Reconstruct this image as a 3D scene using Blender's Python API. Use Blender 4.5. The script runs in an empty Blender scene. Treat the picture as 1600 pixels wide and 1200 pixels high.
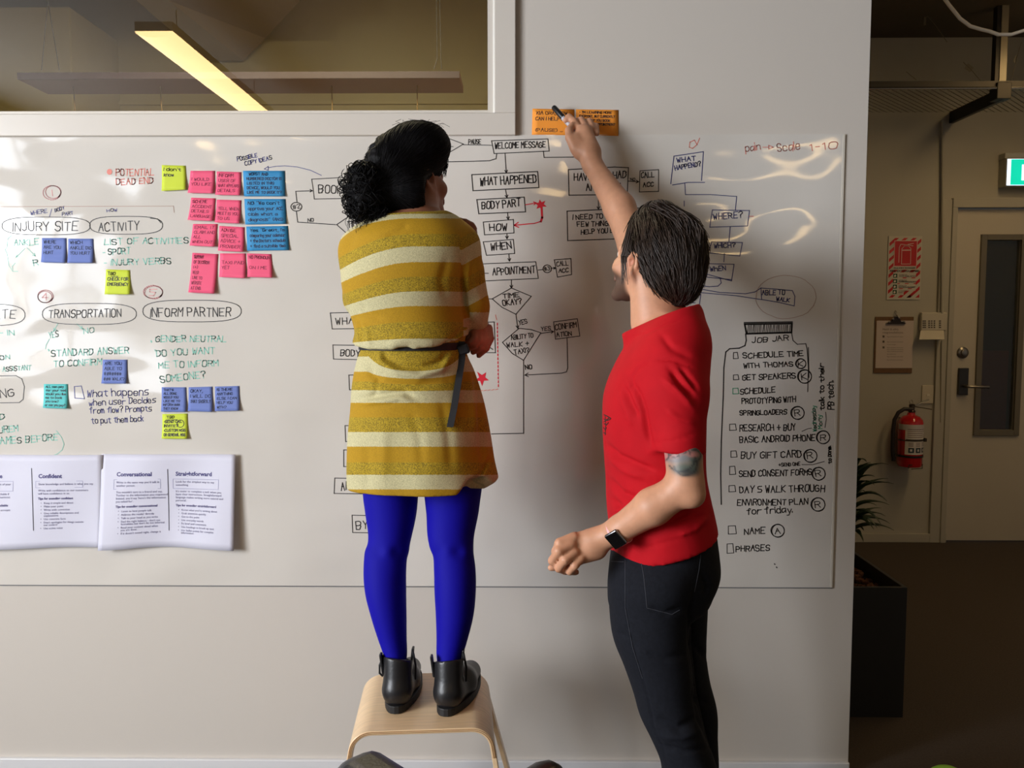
import bpy, math, random
import numpy as np
from mathutils import Vector, Matrix

# ------------------------------------------------------------------ camera
SC = bpy.context.scene
COL = SC.collection
F = 1295.0
CAMZ = 1.40
PITCH = math.atan(95.0 / F)
YAW = math.radians(0.6)
cam_data = bpy.data.cameras.new('camera')
cam_data.sensor_width = 36.0
cam_data.lens = 36.0 * F / 1600.0
cam_data.clip_start = 0.02
cam = bpy.data.objects.new('camera', cam_data)
cam.location = (0, 0, CAMZ)
cam.rotation_euler = (math.pi / 2 - PITCH, 0, YAW)
COL.objects.link(cam)
SC.camera = cam
CM = cam.rotation_euler.to_matrix()

# ------------------------------------------------------------------ world, lights, exposure
world = bpy.data.worlds.new('world')
SC.world = world
world.use_nodes = True
world.node_tree.nodes['Background'].inputs[0].default_value = (0.75, 0.83, 1.0, 1)
world.node_tree.nodes['Background'].inputs[1].default_value = 0.30
SC.view_settings.view_transform = 'Standard'
SC.view_settings.look = 'None'
SC.view_settings.exposure = 0.58
SC.view_settings.gamma = 1.0
SC.view_settings.use_curve_mapping = False
SC.cycles.max_bounces = 6
SC.cycles.diffuse_bounces = 4
SC.cycles.glossy_bounces = 3
SC.cycles.transparent_max_bounces = 8
SC.cycles.sample_clamp_indirect = 4.0
SC.cycles.caustics_reflective = False
SC.cycles.caustics_refractive = False
LAMP_POWER = 7.5        # emission strength of the linear lamps
WALL_Y = 2.51           # face of the wall that carries the whiteboard
FAR_Y = 5.26            # far wall with the door
CEIL_Z = 3.15
ROOM_L, ROOM_R, ROOM_B = -4.2, 4.6, -6.0
WALL_END = 1.025


def area_light(name, loc, rot, sx, sy, power, color):
    l = bpy.data.lights.new(name, 'AREA')
    l.shape = 'RECTANGLE'
    l.size, l.size_y = sx, sy
    l.energy = power
    l.color = color
    o = bpy.data.objects.new(name, l)
    o.location = loc
    o.rotation_euler = rot
    COL.objects.link(o)
    return o


# daylight entering through the window in the left wall (behind the camera)
area_light('daylight_rear_panes', (ROOM_L - 0.12, -2.85, 1.85), (0, -math.pi / 2, 0), 1.7, 2.0, 62, (0.84, 0.91, 1.0))
area_light('daylight_front_panes', (ROOM_L - 0.12, -0.7, 1.85), (0, -math.pi / 2 + 0.12, 0), 1.7, 2.0, 240, (0.92, 0.95, 1.0))
# unseen area light added to brighten the room behind the interior window
area_light('store_room_fill', (-1.2, 3.4, 3.35), (math.radians(10), 0, 0), 1.6, 0.3, 42, (1.0, 0.86, 0.58))

def depth_at(py, z):
    """distance from the camera at which a point of height z appears at picture row py"""
    return (CAMZ - z) / math.tan(math.atan((py - 600) / F) + PITCH)


# ------------------------------------------------------------------ helpers
def ray(px, py):
    return CM @ Vector(((px - 800) / F, -(py - 600) / F, -1.0))


def P(px, py, Y):
    d = ray(px, py)
    t = Y / d.y
    return Vector((d.x * t, Y, CAMZ + d.z * t))


def lin(c):
    return tuple(((v / 255.0) / 12.92 if v / 255.0 <= 0.04045 else ((v / 255.0 + 0.055) / 1.055) ** 2.4) for v in c)


MATS = {}


def mat(name, rgb, rough=0.5, metal=0.0, spec=0.5, noise=0.0, nscale=20.0, bump=0.0, bscale=60.0, stretch=(1, 1, 1),
        emit=None, estr=0.0, coat=0.0, sss=0.0, attr=None, bdist=0.002, srgb=True):
    if name in MATS:
        return MATS[name]
    m = bpy.data.materials.new(name)
    m.use_nodes = True
    nt = m.node_tree
    b = nt.nodes['Principled BSDF']
    c = lin(rgb) if srgb else rgb
    b.inputs['Base Color'].default_value = (*c, 1)
    b.inputs['Roughness'].default_value = rough
    b.inputs['Metallic'].default_value = metal
    b.inputs['Specular IOR Level'].default_value = spec
    b.inputs['Coat Weight'].default_value = coat
    if sss:
        b.inputs['Subsurface Weight'].default_value = sss
        b.inputs['Subsurface Radius'].default_value = (1.0, 0.35, 0.2)
        b.inputs['Subsurface Scale'].default_value = 0.01
    if emit:
        b.inputs['Emission Color'].default_value = (*lin(emit), 1)
        b.inputs['Emission Strength'].default_value = estr
    tc = nt.nodes.new('ShaderNodeTexCoord')
    mp = nt.nodes.new('ShaderNodeMapping')
    mp.inputs['Scale'].default_value = stretch
    nt.links.new(tc.outputs['Object'], mp.inputs[0])
    col_out = None
    if attr:
        a = nt.nodes.new('ShaderNodeAttribute')
        a.attribute_name = attr
        col_out = a.outputs['Color']
        nt.links.new(col_out, b.inputs['Base Color'])
    if noise:
        n = nt.nodes.new('ShaderNodeTexNoise')
        n.inputs['Scale'].default_value = nscale
        n.inputs['Detail'].default_value = 5
        nt.links.new(mp.outputs[0], n.inputs['Vector'])
        r = nt.nodes.new('ShaderNodeMapRange')
        r.inputs[1].default_value = 0.3
        r.inputs[2].default_value = 0.7
        r.inputs[3].default_value = 1 - noise
        r.inputs[4].default_value = 1 + noise
        nt.links.new(n.outputs[0], r.inputs[0])
        hs = nt.nodes.new('ShaderNodeHueSaturation')
        if col_out:
            nt.links.new(col_out, hs.inputs['Color'])
        else:
            hs.inputs['Color'].default_value = (*c, 1)
        nt.links.new(r.outputs[0], hs.inputs['Value'])
        nt.links.new(hs.outputs[0], b.inputs['Base Color'])
    if bump:
        n2 = nt.nodes.new('ShaderNodeTexNoise')
        n2.inputs['Scale'].default_value = bscale
        n2.inputs['Detail'].default_value = 4
        nt.links.new(mp.outputs[0], n2.inputs['Vector'])
        bp = nt.nodes.new('ShaderNodeBump')
        bp.inputs['Strength'].default_value = bump
        bp.inputs['Distance'].default_value = bdist
        nt.links.new(n2.outputs[0], bp.inputs['Height'])
        nt.links.new(bp.outputs[0], b.inputs['Normal'])
    MATS[name] = m
    return m


def link(name, me, parent=None, loc=None):
    o = bpy.data.objects.new(name, me)
    COL.objects.link(o)
    if parent is not None:
        o.parent = parent
    if loc is not None:
        o.location = loc
    return o


def tag(o, label=None, cat=None, group=None, kind=None):
    if label: o['label'] = label
    if cat: o['category'] = cat
    if group: o['group'] = group
    if kind: o['kind'] = kind
    return o


def empty(name, loc, label, cat, group=None):
    o = bpy.data.objects.new(name, None)
    o.empty_display_size = 0.1
    COL.objects.link(o)
    o.location = loc
    return tag(o, label, cat, group)


def worldloc(parent):
    v = Vector((0, 0, 0))
    while parent is not None:
        v = v + parent.location
        parent = parent.parent
    return v


class MB:
    """collects shapes given in world coordinates; build() links them as one mesh object"""
    def __init__(self):
        self.v = []; self.f = []; self.mi = []; self.cur = 0

    def add(self, vs, fs):
        n = len(self.v)
        self.v += [tuple(v) for v in vs]
        for f in fs:
            self.f.append(tuple(i + n for i in f)); self.mi.append(self.cur)
        return self

    def box(self, x0, x1, y0, y1, z0, z1):
        vs = [(x, y, z) for x in (x0, x1) for y in (y0, y1) for z in (z0, z1)]
        fs = [(0, 1, 3, 2), (4, 6, 7, 5), (0, 4, 5, 1), (2, 3, 7, 6), (0, 2, 6, 4), (1, 5, 7, 3)]
        return self.add(vs, fs)

    def obox(self, c, ax, ay, az):
        c = Vector(c); ax = Vector(ax); ay = Vector(ay); az = Vector(az)
        vs = [c + sx * ax + sy * ay + sz * az for sx in (-1, 1) for sy in (-1, 1) for sz in (-1, 1)]
        fs = [(0, 1, 3, 2), (4, 6, 7, 5), (0, 4, 5, 1), (2, 3, 7, 6), (0, 2, 6, 4), (1, 5, 7, 3)]
        return self.add(vs, fs)

    def prism(self, pts, y0, y1):
        """outline in (x, z) extruded from y0 to y1"""
        n = len(pts)
        vs = [(p[0], y0, p[1]) for p in pts] + [(p[0], y1, p[1]) for p in pts]
        fs = [tuple(range(n)), tuple(range(2 * n - 1, n - 1, -1))]
        fs += [(i, i + n, (i + 1) % n + n, (i + 1) % n) for i in range(n)]
        return self.add(vs, fs)

    def tube(self, pts, r, seg=8, caps=True, flat=None):
        pts = [Vector(p) for p in pts]
        n = len(pts)
        rs = r if isinstance(r, (list, tuple)) else [r] * n
        vs = []; fs = []
        prev = None
        for i, p in enumerate(pts):
            t = (pts[min(i + 1, n - 1)] - pts[max(i - 1, 0)])
            if t.length < 1e-9: t = Vector((0, 0, 1))
            t.normalize()
            if prev is None:
                u = t.orthogonal().normalized() if flat is None else (Vector(flat) - t * t.dot(Vector(flat))).normalized()
            else:
                u = prev - t * prev.dot(t)
                u = u.normalized() if u.length > 1e-6 else t.orthogonal().normalized()
            prev = u
            w = t.cross(u)
            for k in range(seg):
                a = 2 * math.pi * k / seg
                vs.append(p + (u * math.cos(a) + w * math.sin(a)) * rs[i])
        for i in range(n - 1):
            for k in range(seg):
                a = i * seg + k; b = i * seg + (k + 1) % seg
                fs.append((a, b, b + seg, a + seg))
        if caps:
            fs.append(tuple(range(seg - 1, -1, -1)))
            fs.append(tuple((n - 1) * seg + k for k in range(seg)))
        return self.add(vs, fs)

    def lathe(self, c, prof, axis=(0, 0, 1), seg=20, ref=None):
        """prof: list of (radius, height along axis)"""
        c = Vector(c); ax = Vector(axis).normalized()
        u = ax.orthogonal().normalized() if ref is None else Vector(ref)
        w = ax.cross(u)
        vs = []; fs = []
        for r, h in prof:
            for k in range(seg):
                a = 2 * math.pi * k / seg
                vs.append(c + ax * h + (u * math.cos(a) + w * math.sin(a)) * r)
        for i in range(len(prof) - 1):
            for k in range(seg):
                a = i * seg + k; b = i * seg + (k + 1) % seg
                fs.append((a, b, b + seg, a + seg))
        fs.append(tuple(range(seg - 1, -1, -1)))
        fs.append(tuple((len(prof) - 1) * seg + k for k in range(seg)))
        return self.add(vs, fs)

    def build(self, name, m, parent=None, smooth=False, bevel=0.0, loc=None, seg=2):
        me = bpy.data.meshes.new(name)
        off = worldloc(parent) if parent is not None else (Vector(loc) if loc is not None else Vector((0, 0, 0)))
        me.from_pydata([(v[0] - off.x, v[1] - off.y, v[2] - off.z) for v in self.v], [], self.f)
        me.update()
        for mm in (m if isinstance(m, (list, tuple)) else [m]):
            me.materials.append(mm)
        if any(self.mi):
            me.polygons.foreach_set('material_index', self.mi)
        if smooth:
            me.polygons.foreach_set('use_smooth', [True] * len(me.polygons))
            try:
                me.set_sharp_from_angle(angle=math.radians(40))
            except Exception:
                pass
        o = link(name, me, parent, loc if parent is None else None)
        if bevel:
            b = o.modifiers.new('bevel', 'BEVEL')
            b.width = bevel; b.segments = seg; b.limit_method = 'ANGLE'
        return o


# ------------------------------------------------------------------ signed-distance modelling of soft bodies
class Field:
    def __init__(self, lo, hi, h):
        self.lo = np.array(lo, float); self.h = h
        self.n = tuple(int(math.ceil((b - a) / h)) + 1 for a, b in zip(lo, hi))
        self.D = np.full(self.n, 0.3, np.float32)
        self.ax = [self.lo[i] + h * np.arange(self.n[i]) for i in range(3)]

    def sub(self, lo, hi, pad):
        s = []
        for i in range(3):
            a = int(max(0, math.floor((lo[i] - pad - self.lo[i]) / self.h)))
            b = int(min(self.n[i], math.ceil((hi[i] + pad - self.lo[i]) / self.h) + 1))
            if b <= a: return None, None
            s.append(slice(a, b))
        g = np.meshgrid(*[self.ax[i][s[i]] for i in range(3)], indexing='ij', sparse=True)
        return tuple(s), g

    def merge(self, s, d, k, op='union'):
        a = self.D[s]
        d = d.astype(np.float32)
        if op == 'union':
            hh = np.maximum(k - np.abs(a - d), 0) / k if k > 0 else 0
            self.D[s] = np.minimum(a, d) - hh * hh * k * 0.25
        else:
            hh = np.maximum(k - np.abs(a + d), 0) / k if k > 0 else 0
            self.D[s] = np.maximum(a, -d) + hh * hh * k * 0.25

    def rc(self, a, b, ra, rb=None, k=0.012, flat=None, cut=None, op='union'):
        rb = ra if rb is None else rb
        a = np.array(a, float); b = np.array(b, float)
        m = max(ra, rb) * (max(1, flat[1]) if flat else 1)
        s, g = self.sub(np.minimum(a, b) - m, np.maximum(a, b) + m, k + 3 * self.h)
        if s is None: return
        ab = b - a; L2 = float(ab @ ab) + 1e-12
        v = [g[i] - a[i] for i in range(3)]
        t = np.clip((v[0] * ab[0] + v[1] * ab[1] + v[2] * ab[2]) / L2, 0, 1)
        w = [v[i] - t * ab[i] for i in range(3)]
        if flat:
            n = np.array(flat[0], float); n /= np.linalg.norm(n)
            q = (w[0] * n[0] + w[1] * n[1] + w[2] * n[2]) * (1.0 / flat[1] - 1)
            w = [w[i] + q * n[i] for i in range(3)]
        d = np.sqrt(w[0] ** 2 + w[1] ** 2 + w[2] ** 2) - (ra + (rb - ra) * t)
        if flat: d = d * min(1, flat[1])
        if cut:
            for (c0, nn) in cut:
                d = np.maximum(d, (g[0] - c0[0]) * nn[0] + (g[1] - c0[1]) * nn[1] + (g[2] - c0[2]) * nn[2])
        self.merge(s, d, k, op)

    def chain(self, pts, rs, k=0.008, flat=None):
        for i in range(len(pts) - 1):
            self.rc(pts[i], pts[i + 1], rs[i], rs[i + 1], k=k if i else k, flat=flat)

    def ell(self, c, r, R=None, k=0.012, op='union'):
        c = np.array(c, float); m = max(r)
        s, g = self.sub(c - m, c + m, k + 3 * self.h)
        if s is None: return
        v = [g[i] - c[i] for i in range(3)]
        if R is not None:
            R = np.array(R)
            v = [v[0] * R[0][j] + v[1] * R[1][j] + v[2] * R[2][j] for j in range(3)]
        k0 = np.sqrt(sum((v[i] / r[i]) ** 2 for i in range(3)))
        k1 = np.sqrt(sum((v[i] / (r[i] * r[i])) ** 2 for i in range(3))) + 1e-6
        self.merge(s, k0 * (k0 - 1) / k1, k, op)

    def stack(self, rings, k=0.012, cut=None, grow=0.0, power=2.0, wob=None):
        """rings of (z, cx, cy, ax, ay), any order"""
        rg = np.array(sorted([tuple(r) for r in rings]), float)
        z = rg[:, 0]
        zz = np.linspace(z[0], z[-1], 240)
        cols = []
        for j in range(1, 5):
            y = rg[:, j]
            m = np.gradient(y, z)
            i = np.clip(np.searchsorted(z, zz) - 1, 0, len(z) - 2)
            hh = z[i + 1] - z[i]; t = (zz - z[i]) / hh
            cols.append((2 * t**3 - 3 * t**2 + 1) * y[i] + (t**3 - 2 * t**2 + t) * hh * m[i] + (-2 * t**3 + 3 * t**2) * y[i + 1] + (t**3 - t**2) * hh * m[i + 1])
        mx = max(rg[:, 3].max(), rg[:, 4].max()) + grow
        lo = (rg[:, 1].min() - mx, rg[:, 2].min() - mx, z[0]); hi = (rg[:, 1].max() + mx, rg[:, 2].max() + mx, z[-1])
        s, g = self.sub(lo, hi, k + 3 * self.h)
        if s is None: return
        zi = g[2]
        cx, cy, ax, ay = [np.interp(zi, zz, c) for c in cols]
        ax = np.maximum(ax + grow, 0.004); ay = np.maximum(ay + grow, 0.004)
        if wob is not None:
            an = np.arctan2(g[1] - cy, g[0] - cx)
            f = 1 + wob(an, zi)
            ax = ax * f; ay = ay * f
        u = np.abs((g[0] - cx) / ax) ** power + np.abs((g[1] - cy) / ay) ** power
        d = (u ** (1 / power) - 1) * np.minimum(ax, ay)
        d = np.maximum(d, np.maximum(zi - z[-1], z[0] - zi))
        if cut:
            for fn in cut:
                d = np.maximum(d, fn(g[0], g[1], g[2]))
        self.merge(s, d, k)

    def mesh(self, smooth=1):
        D = self.D; n = D.shape
        mn = None
        for i in (0, 1):
            for j in (0, 1):
                for k in (0, 1):
                    c = (D[i:n[0] - 1 + i, j:n[1] - 1 + j, k:n[2] - 1 + k] < 0)
                    if mn is None: anyv = c.copy(); allv = c.copy(); mn = 1
                    else: anyv |= c; allv &= c
        act = anyv & ~allv
        I = np.argwhere(act)
        idx = np.full(act.shape, -1, np.int64)
        idx[act] = np.arange(len(I))
        acc = np.zeros((len(I), 3)); cnt = np.zeros(len(I))
        cor = [(i, j, k) for i in (0, 1) for j in (0, 1) for k in (0, 1)]
        vals = {c: D[I[:, 0] + c[0], I[:, 1] + c[1], I[:, 2] + c[2]].astype(float) for c in cor}
        for c in cor:
            for ax in range(3):
                if c[ax] == 0:
                    c2 = list(c); c2[ax] = 1; c2 = tuple(c2)
                    a = vals[c]; b = vals[c2]
                    m = (a < 0) != (b < 0)
                    t = np.where(m, a / np.where(m, a - b, 1), 0)
                    p = np.zeros((len(I), 3)) + np.array(c, float)
                    p[:, ax] += t
                    acc += p * m[:, None]; cnt += m
        V = (I + acc / cnt[:, None]) * self.h + self.lo
        faces = []
        for ax in range(3):
            u, v = (ax + 1) % 3, (ax + 2) % 3
            sl0 = [slice(None)] * 3; sl1 = [slice(None)] * 3
            sl0[ax] = slice(0, n[ax] - 1); sl1[ax] = slice(1, n[ax])
            A = D[tuple(sl0)] < 0; B = D[tuple(sl1)] < 0
            E = np.argwhere(A != B)
            E = E[(E[:, u] > 0) & (E[:, v] > 0) & (E[:, u] < n[u] - 1) & (E[:, v] < n[v] - 1)]
            if not len(E): continue
            ins = A[E[:, 0], E[:, 1], E[:, 2]]
            def cell(du, dv):
                c = E.copy(); c[:, u] -= du; c[:, v] -= dv
                return idx[c[:, 0], c[:, 1], c[:, 2]]
            q = np.stack([cell(1, 1), cell(0, 1), cell(0, 0), cell(1, 0)], 1)
            q[~ins] = q[~ins][:, ::-1]
            faces.append(q)
        Q = np.concatenate(faces)
        Q = Q[(Q >= 0).all(1)]
        for _ in range(smooth):
            S = np.zeros_like(V); C = np.zeros(len(V))
            for a in range(4):
                b = (a + 1) % 4
                for x, y in ((a, b), (b, a)):
                    for j in range(3):
                        S[:, j] += np.bincount(Q[:, x], V[Q[:, y], j], len(V))
                    C += np.bincount(Q[:, x], minlength=len(V))
            V = 0.4 * V + 0.6 * S / np.maximum(C, 1)[:, None]
        return V, Q


def normals(V, Q):
    a = V[Q[:, 2]] - V[Q[:, 0]]; b = V[Q[:, 3]] - V[Q[:, 1]]
    fn = np.cross(a, b)
    N = np.zeros_like(V)
    for i in range(4):
        for j in range(3):
            N[:, j] += np.bincount(Q[:, i], fn[:, j], len(V))
    return N / (np.linalg.norm(N, axis=1)[:, None] + 1e-12)


def soft_object(name, V, Q, m, parent=None, loc=None, colors=None, floats=None, extra=None):
    """V, Q arrays in world space; extra = MB of tubes added to the same mesh"""
    off = np.array(worldloc(parent) if parent is not None else (loc if loc is not None else (0, 0, 0)))
    nv = len(V)
    if extra is not None and extra.v:
        EV = np.array(extra.v)
        allv = np.concatenate([V, EV])
        faces = Q.tolist() + [tuple(i + nv for i in f) for f in extra.f]
        me = bpy.data.meshes.new(name)
        me.from_pydata((allv - off).tolist(), [], faces)
        nv2 = len(allv)
    else:
        me = bpy.data.meshes.new(name)
        me.vertices.add(nv); me.vertices.foreach_set('co', (V - off).ravel())
        me.loops.add(Q.size); me.loops.foreach_set('vertex_index', Q.ravel().astype(np.int32))
        me.polygons.add(len(Q)); me.polygons.foreach_set('loop_start', np.arange(0, Q.size, 4, dtype=np.int32))
        try:
            me.polygons.foreach_set('loop_total', np.full(len(Q), 4, np.int32))
        except Exception:
            pass
        nv2 = nv
    me.update(calc_edges=True)
    me.validate()
    for mm in (m if isinstance(m, (list, tuple)) else [m]):
        me.materials.append(mm)
    me.polygons.foreach_set('use_smooth', [True] * len(me.polygons))
    if colors is not None:
        at = me.color_attributes.new('Col', 'FLOAT_COLOR', 'POINT')
        c4 = np.ones((nv2, 4)); c4[:nv, :3] = colors
        at.data.foreach_set('color', c4.ravel())
    if floats is not None:
        at = me.attributes.new('stripe', 'FLOAT', 'POINT')
        f = np.zeros(nv2); f[:nv] = floats
        at.data.foreach_set('value', f)
    return link(name, me, parent, loc if parent is None else None)


def project(V):
    """picture position of world points (used only to lay pattern and folds on garments while modelling)"""
    R = np.array(CM)
    q = (V - np.array([0, 0, CAMZ])) @ R
    return 800 + F * q[:, 0] / -q[:, 2], 600 - F * q[:, 1] / -q[:, 2]


def folds(V, N, segs, front=-0.1):
    """press creases / raise ridges along polylines: (points, width px, depth m)"""
    px, py = project(V)
    d = np.zeros(len(V))
    for pts, w, amp in segs:
        best = np.full(len(V), 1e9)
        tt = np.zeros(len(V)); tot = len(pts) - 1
        for i in range(tot):
            ax, ay = pts[i]; bx, by = pts[i + 1]
            L = (bx - ax) ** 2 + (by - ay) ** 2 + 1e-9
            t = np.clip(((px - ax) * (bx - ax) + (py - ay) * (by - ay)) / L, 0, 1)
            q = (px - ax - t * (bx - ax)) ** 2 + (py - ay - t * (by - ay)) ** 2
            m = q < best
            best = np.where(m, q, best); tt = np.where(m, (i + t) / tot, tt)
        taper = np.clip(np.sin(np.pi * np.clip(tt, 0.04, 0.96)) * 1.6, 0, 1)
        d += amp * np.exp(-best / (w * w)) * taper
    d *= (N[:, 1] < front)
    return V + N * d[:, None]


def smooth_noise(V, scale, seed=0):
    """cheap smooth 3-D noise from sums of sines"""
    r = np.random.RandomState(seed)
    out = np.zeros(len(V))
    for i in range(6):
        k = r.normal(size=3); k /= np.linalg.norm(k)
        f = scale * (0.7 + 0.9 * r.rand())
        out += np.sin((V @ k) * f + r.rand() * 6.28 + 1.3 * np.sin((V @ np.roll(k, 1)) * f * 0.6))
    return out / 3.0

# ================================================================== THE ROOM
M_wall = mat('wall_paint', (214, 207, 198), 0.32, bump=0.05, bscale=9, bdist=0.01)
M_trim = mat('trim_paint', (220, 213, 203), 0.3)
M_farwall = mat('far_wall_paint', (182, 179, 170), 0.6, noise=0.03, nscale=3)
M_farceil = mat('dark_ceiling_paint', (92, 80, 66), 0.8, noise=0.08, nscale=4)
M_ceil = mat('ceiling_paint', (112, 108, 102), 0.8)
M_side = mat('side_wall_paint', (138, 132, 124), 0.7)
M_floor = mat('carpet', (72, 62, 54), 0.95, noise=0.18, nscale=160, bump=0.6, bscale=500)
M_store = mat('store_room_plaster', (206, 190, 140), 0.75, noise=0.04, nscale=2)
M_beam = mat('store_room_beam', (178, 160, 122), 0.75, noise=0.05, nscale=3)
M_black = mat('black_plastic', (26, 26, 28), 0.45)
M_metal = mat('brushed_steel', (150, 145, 138), 0.3, metal=1.0, bump=0.1, bscale=200)
M_dmetal = mat('dark_galvanised_metal', (60, 57, 54), 0.5, metal=0.6)


def struct(mb, name, m, **k):
    return tag(mb.build(name, m, **k), kind='structure')


# interior window opening in the board wall: glass edge (765,173); casing outer corner (805,213)
gx = P(762, 120, WALL_Y).x
gz = P(400, 173, WALL_Y).z
cx1 = P(805.5, 150, WALL_Y).x
cz0 = P(400, 213.5, WALL_Y).z
WT = 0.12
w = MB()
w.box(ROOM_L, WALL_END, WALL_Y, WALL_Y + WT, 0, gz)
w.box(gx, WALL_END, WALL_Y, WALL_Y + WT, gz, CEIL_Z)
w.box(ROOM_L, gx, WALL_Y, WALL_Y + WT, 2.95, CEIL_Z)
w.box(ROOM_L, -2.9, WALL_Y, WALL_Y + WT, gz, 2.95)
struct(w, 'wall_front', M_wall)
# floor in one slab, ceilings
struct(MB().box(ROOM_L - .1, ROOM_R + .1, ROOM_B - .1, 6.6, -0.1, 0), 'floor', M_floor)
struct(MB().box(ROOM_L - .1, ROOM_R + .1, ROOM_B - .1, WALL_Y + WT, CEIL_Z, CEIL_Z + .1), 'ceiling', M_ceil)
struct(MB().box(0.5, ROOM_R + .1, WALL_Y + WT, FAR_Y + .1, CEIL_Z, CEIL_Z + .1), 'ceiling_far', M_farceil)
# left wall with daylight window
l = MB()
l.box(ROOM_L - .1, ROOM_L, -3.9, 0.35, 0, 0.95)
l.box(ROOM_L - .1, ROOM_L, -3.9, 0.35, 2.75, CEIL_Z)
l.box(ROOM_L - .1, ROOM_L, ROOM_B, -3.9, 0, CEIL_Z)
l.box(ROOM_L - .1, ROOM_L, 0.35, 6.6, 0, CEIL_Z)
struct(l, 'wall_left', M_side)
w2 = MB()
for yy in (-3.9, -2.83, -1.79, -0.7, 0.29):
    w2.box(ROOM_L - .08, ROOM_L + .01, yy, yy + .06, 0.95, 2.75)
w2.box(ROOM_L - .08, ROOM_L + .012, -3.9, 0.35, 0.93, 0.99)
w2.box(ROOM_L - .08, ROOM_L + .012, -3.9, 0.35, 2.70, 2.76)
struct(w2, 'window_2', M_trim)
struct(MB().box(ROOM_R, ROOM_R + .1, ROOM_B, 6.6, 0, CEIL_Z), 'wall_right', M_side)
struct(MB().box(ROOM_L - .1, ROOM_R + .1, ROOM_B - .1, ROOM_B, 0, CEIL_Z), 'wall_rear', M_side)
# casing of the interior window: proud boards with a recessed reveal
cs = MB()
cs.box(-3.0, cx1, WALL_Y - .018, WALL_Y, cz0, gz - 0.012)
cs.box(gx + 0.021, cx1, WALL_Y - .018, WALL_Y, gz - 0.012, 3.05)
cas = struct(cs, 'window_1', M_trim, bevel=0.002)
rv = MB()
rv.add([(-2.9, WALL_Y - .017, gz - .012), (gx + .021, WALL_Y - .017, gz - .012), (gx, WALL_Y + .05, gz), (-2.9, WALL_Y + .05, gz)], [(0, 1, 2, 3)])
rv.add([(gx + .021, WALL_Y - .017, gz - .012), (gx + .021, WALL_Y - .017, 3.05), (gx, WALL_Y + .05, 3.05), (gx, WALL_Y + .05, gz)], [(0, 1, 2, 3)])
rv.build('reveal', mat('lit_reveal_paint', (232, 230, 224), 0.3), cas)  # paler than the casing: light falling on the reveal is put into its colour
mg = bpy.data.materials.new('window_glass')
mg.use_nodes = True
nt = mg.node_tree
nt.nodes.remove(nt.nodes['Principled BSDF'])
tr = nt.nodes.new('ShaderNodeBsdfTransparent'); tr.inputs[0].default_value = (0.93, 0.95, 0.92, 1)
gl = nt.nodes.new('ShaderNodeBsdfGlossy'); gl.inputs['Roughness'].default_value = 0.0
fr = nt.nodes.new('ShaderNodeFresnel'); fr.inputs[0].default_value = 2.2
mx = nt.nodes.new('ShaderNodeMixShader')
nt.links.new(fr.outputs[0], mx.inputs[0]); nt.links.new(tr.outputs[0], mx.inputs[1]); nt.links.new(gl.outputs[0], mx.inputs[2])
nt.links.new(mx.outputs[0], nt.nodes['Material Output'].inputs[0])
MATS['window_glass'] = mg
MB().add([(-2.9, WALL_Y + .05, gz), (gx, WALL_Y + .05, gz), (gx, WALL_Y + .05, 2.95), (-2.9, WALL_Y + .05, 2.95)], [(0, 1, 2, 3)]).build('pane', mg, cas)
# skirting of the board wall
sk = MB().box(ROOM_L, WALL_END - .0, WALL_Y - .014, WALL_Y, 0, P(300, 1187, WALL_Y - .014).z)
struct(sk, 'baseboard_front', mat('skirting_paint', (228, 228, 230), 0.3), bevel=0.003)

# ---- room behind the interior window
SB = 6.6
struct(MB().box(ROOM_L, 0.5, SB, SB + .1, 0, 4.7), 'wall_store_back', M_store)
struct(MB().box(0.4, 0.5, WALL_Y + WT, SB, 0, 4.7), 'wall_store_side', M_store)
struct(MB().box(ROOM_L - .1, ROOM_L, WALL_Y, SB, CEIL_Z, 4.7), 'wall_store_left', M_store)
struct(MB().box(ROOM_L, 0.5, WALL_Y, WALL_Y + WT, CEIL_Z + .1, 4.7), 'wall_store_front', M_store)
struct(MB().box(ROOM_L - .1, 0.5, WALL_Y, SB + .1, 4.0, 4.1), 'ceiling_store', M_store)
# projecting pier on the left of that room
pa = P(122, 60, 6.0); pb = P(141, 60, 6.6)
struct(MB().box(ROOM_L, pa.x, 5.9, SB, 0, P(122, 10, 5.9).z), 'pillar_store', M_store, bevel=0.01)
# horizontal picture-rail moulding low on the back wall
zz = P(500, 158, SB).z
struct(MB().box(ROOM_L, 0.4, SB - .03, SB, zz - .03, zz), 'trim_store', M_store)
# sloping beam under the ceiling running away from us
b0 = [P(225, -60, 4.2), P(385, -60, 4.2)]
beam = MB()
A_ = P(300, -120, 3.6); B_ = P(250, -20, 5.0); 
pts_near = [P(150, -60, 5.2), P(330, -60, 5.2)]
q1 = P(262, 0, 5.6); q2 = P(380, 95, 6.55); q3 = P(212, 0, 5.6); q4 = P(322, 95, 6.55)
def up(v, d): return Vector((v.x, v.y, v.z + d))
def ext(a, b, t): return a + (b - a) * t
e1 = ext(q1, q2, -1.2); e3 = ext(q3, q4, -1.2)
beam.add([e3, e1, q2, q4, up(e3, 1.2), up(e1, 1.2), up(q2, 1.2), up(q4, 1.2)], [(0, 1, 2, 3), (4, 7, 6, 5), (0, 4, 5, 1), (1, 5, 6, 2), (2, 6, 7, 3), (3, 7, 4, 0)])
struct(beam, 'beam_store', M_beam)
d1 = P(420, 95, 6.5)
sof = MB()
s1 = P(385, 93, 6.5); s2 = P(400, -60, 6.0)
sof.add([q1, P(470, 0, 5.6), P(415, 60, 6.5), q2, up(q1, 1), up(P(470, 0, 5.6), 1), up(P(415, 60, 6.5), 1), up(q2, 1)], [(0, 1, 2, 3), (0, 4, 5, 1), (1, 5, 6, 2), (2, 6, 7, 3), (3, 7, 4, 0)])
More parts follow.
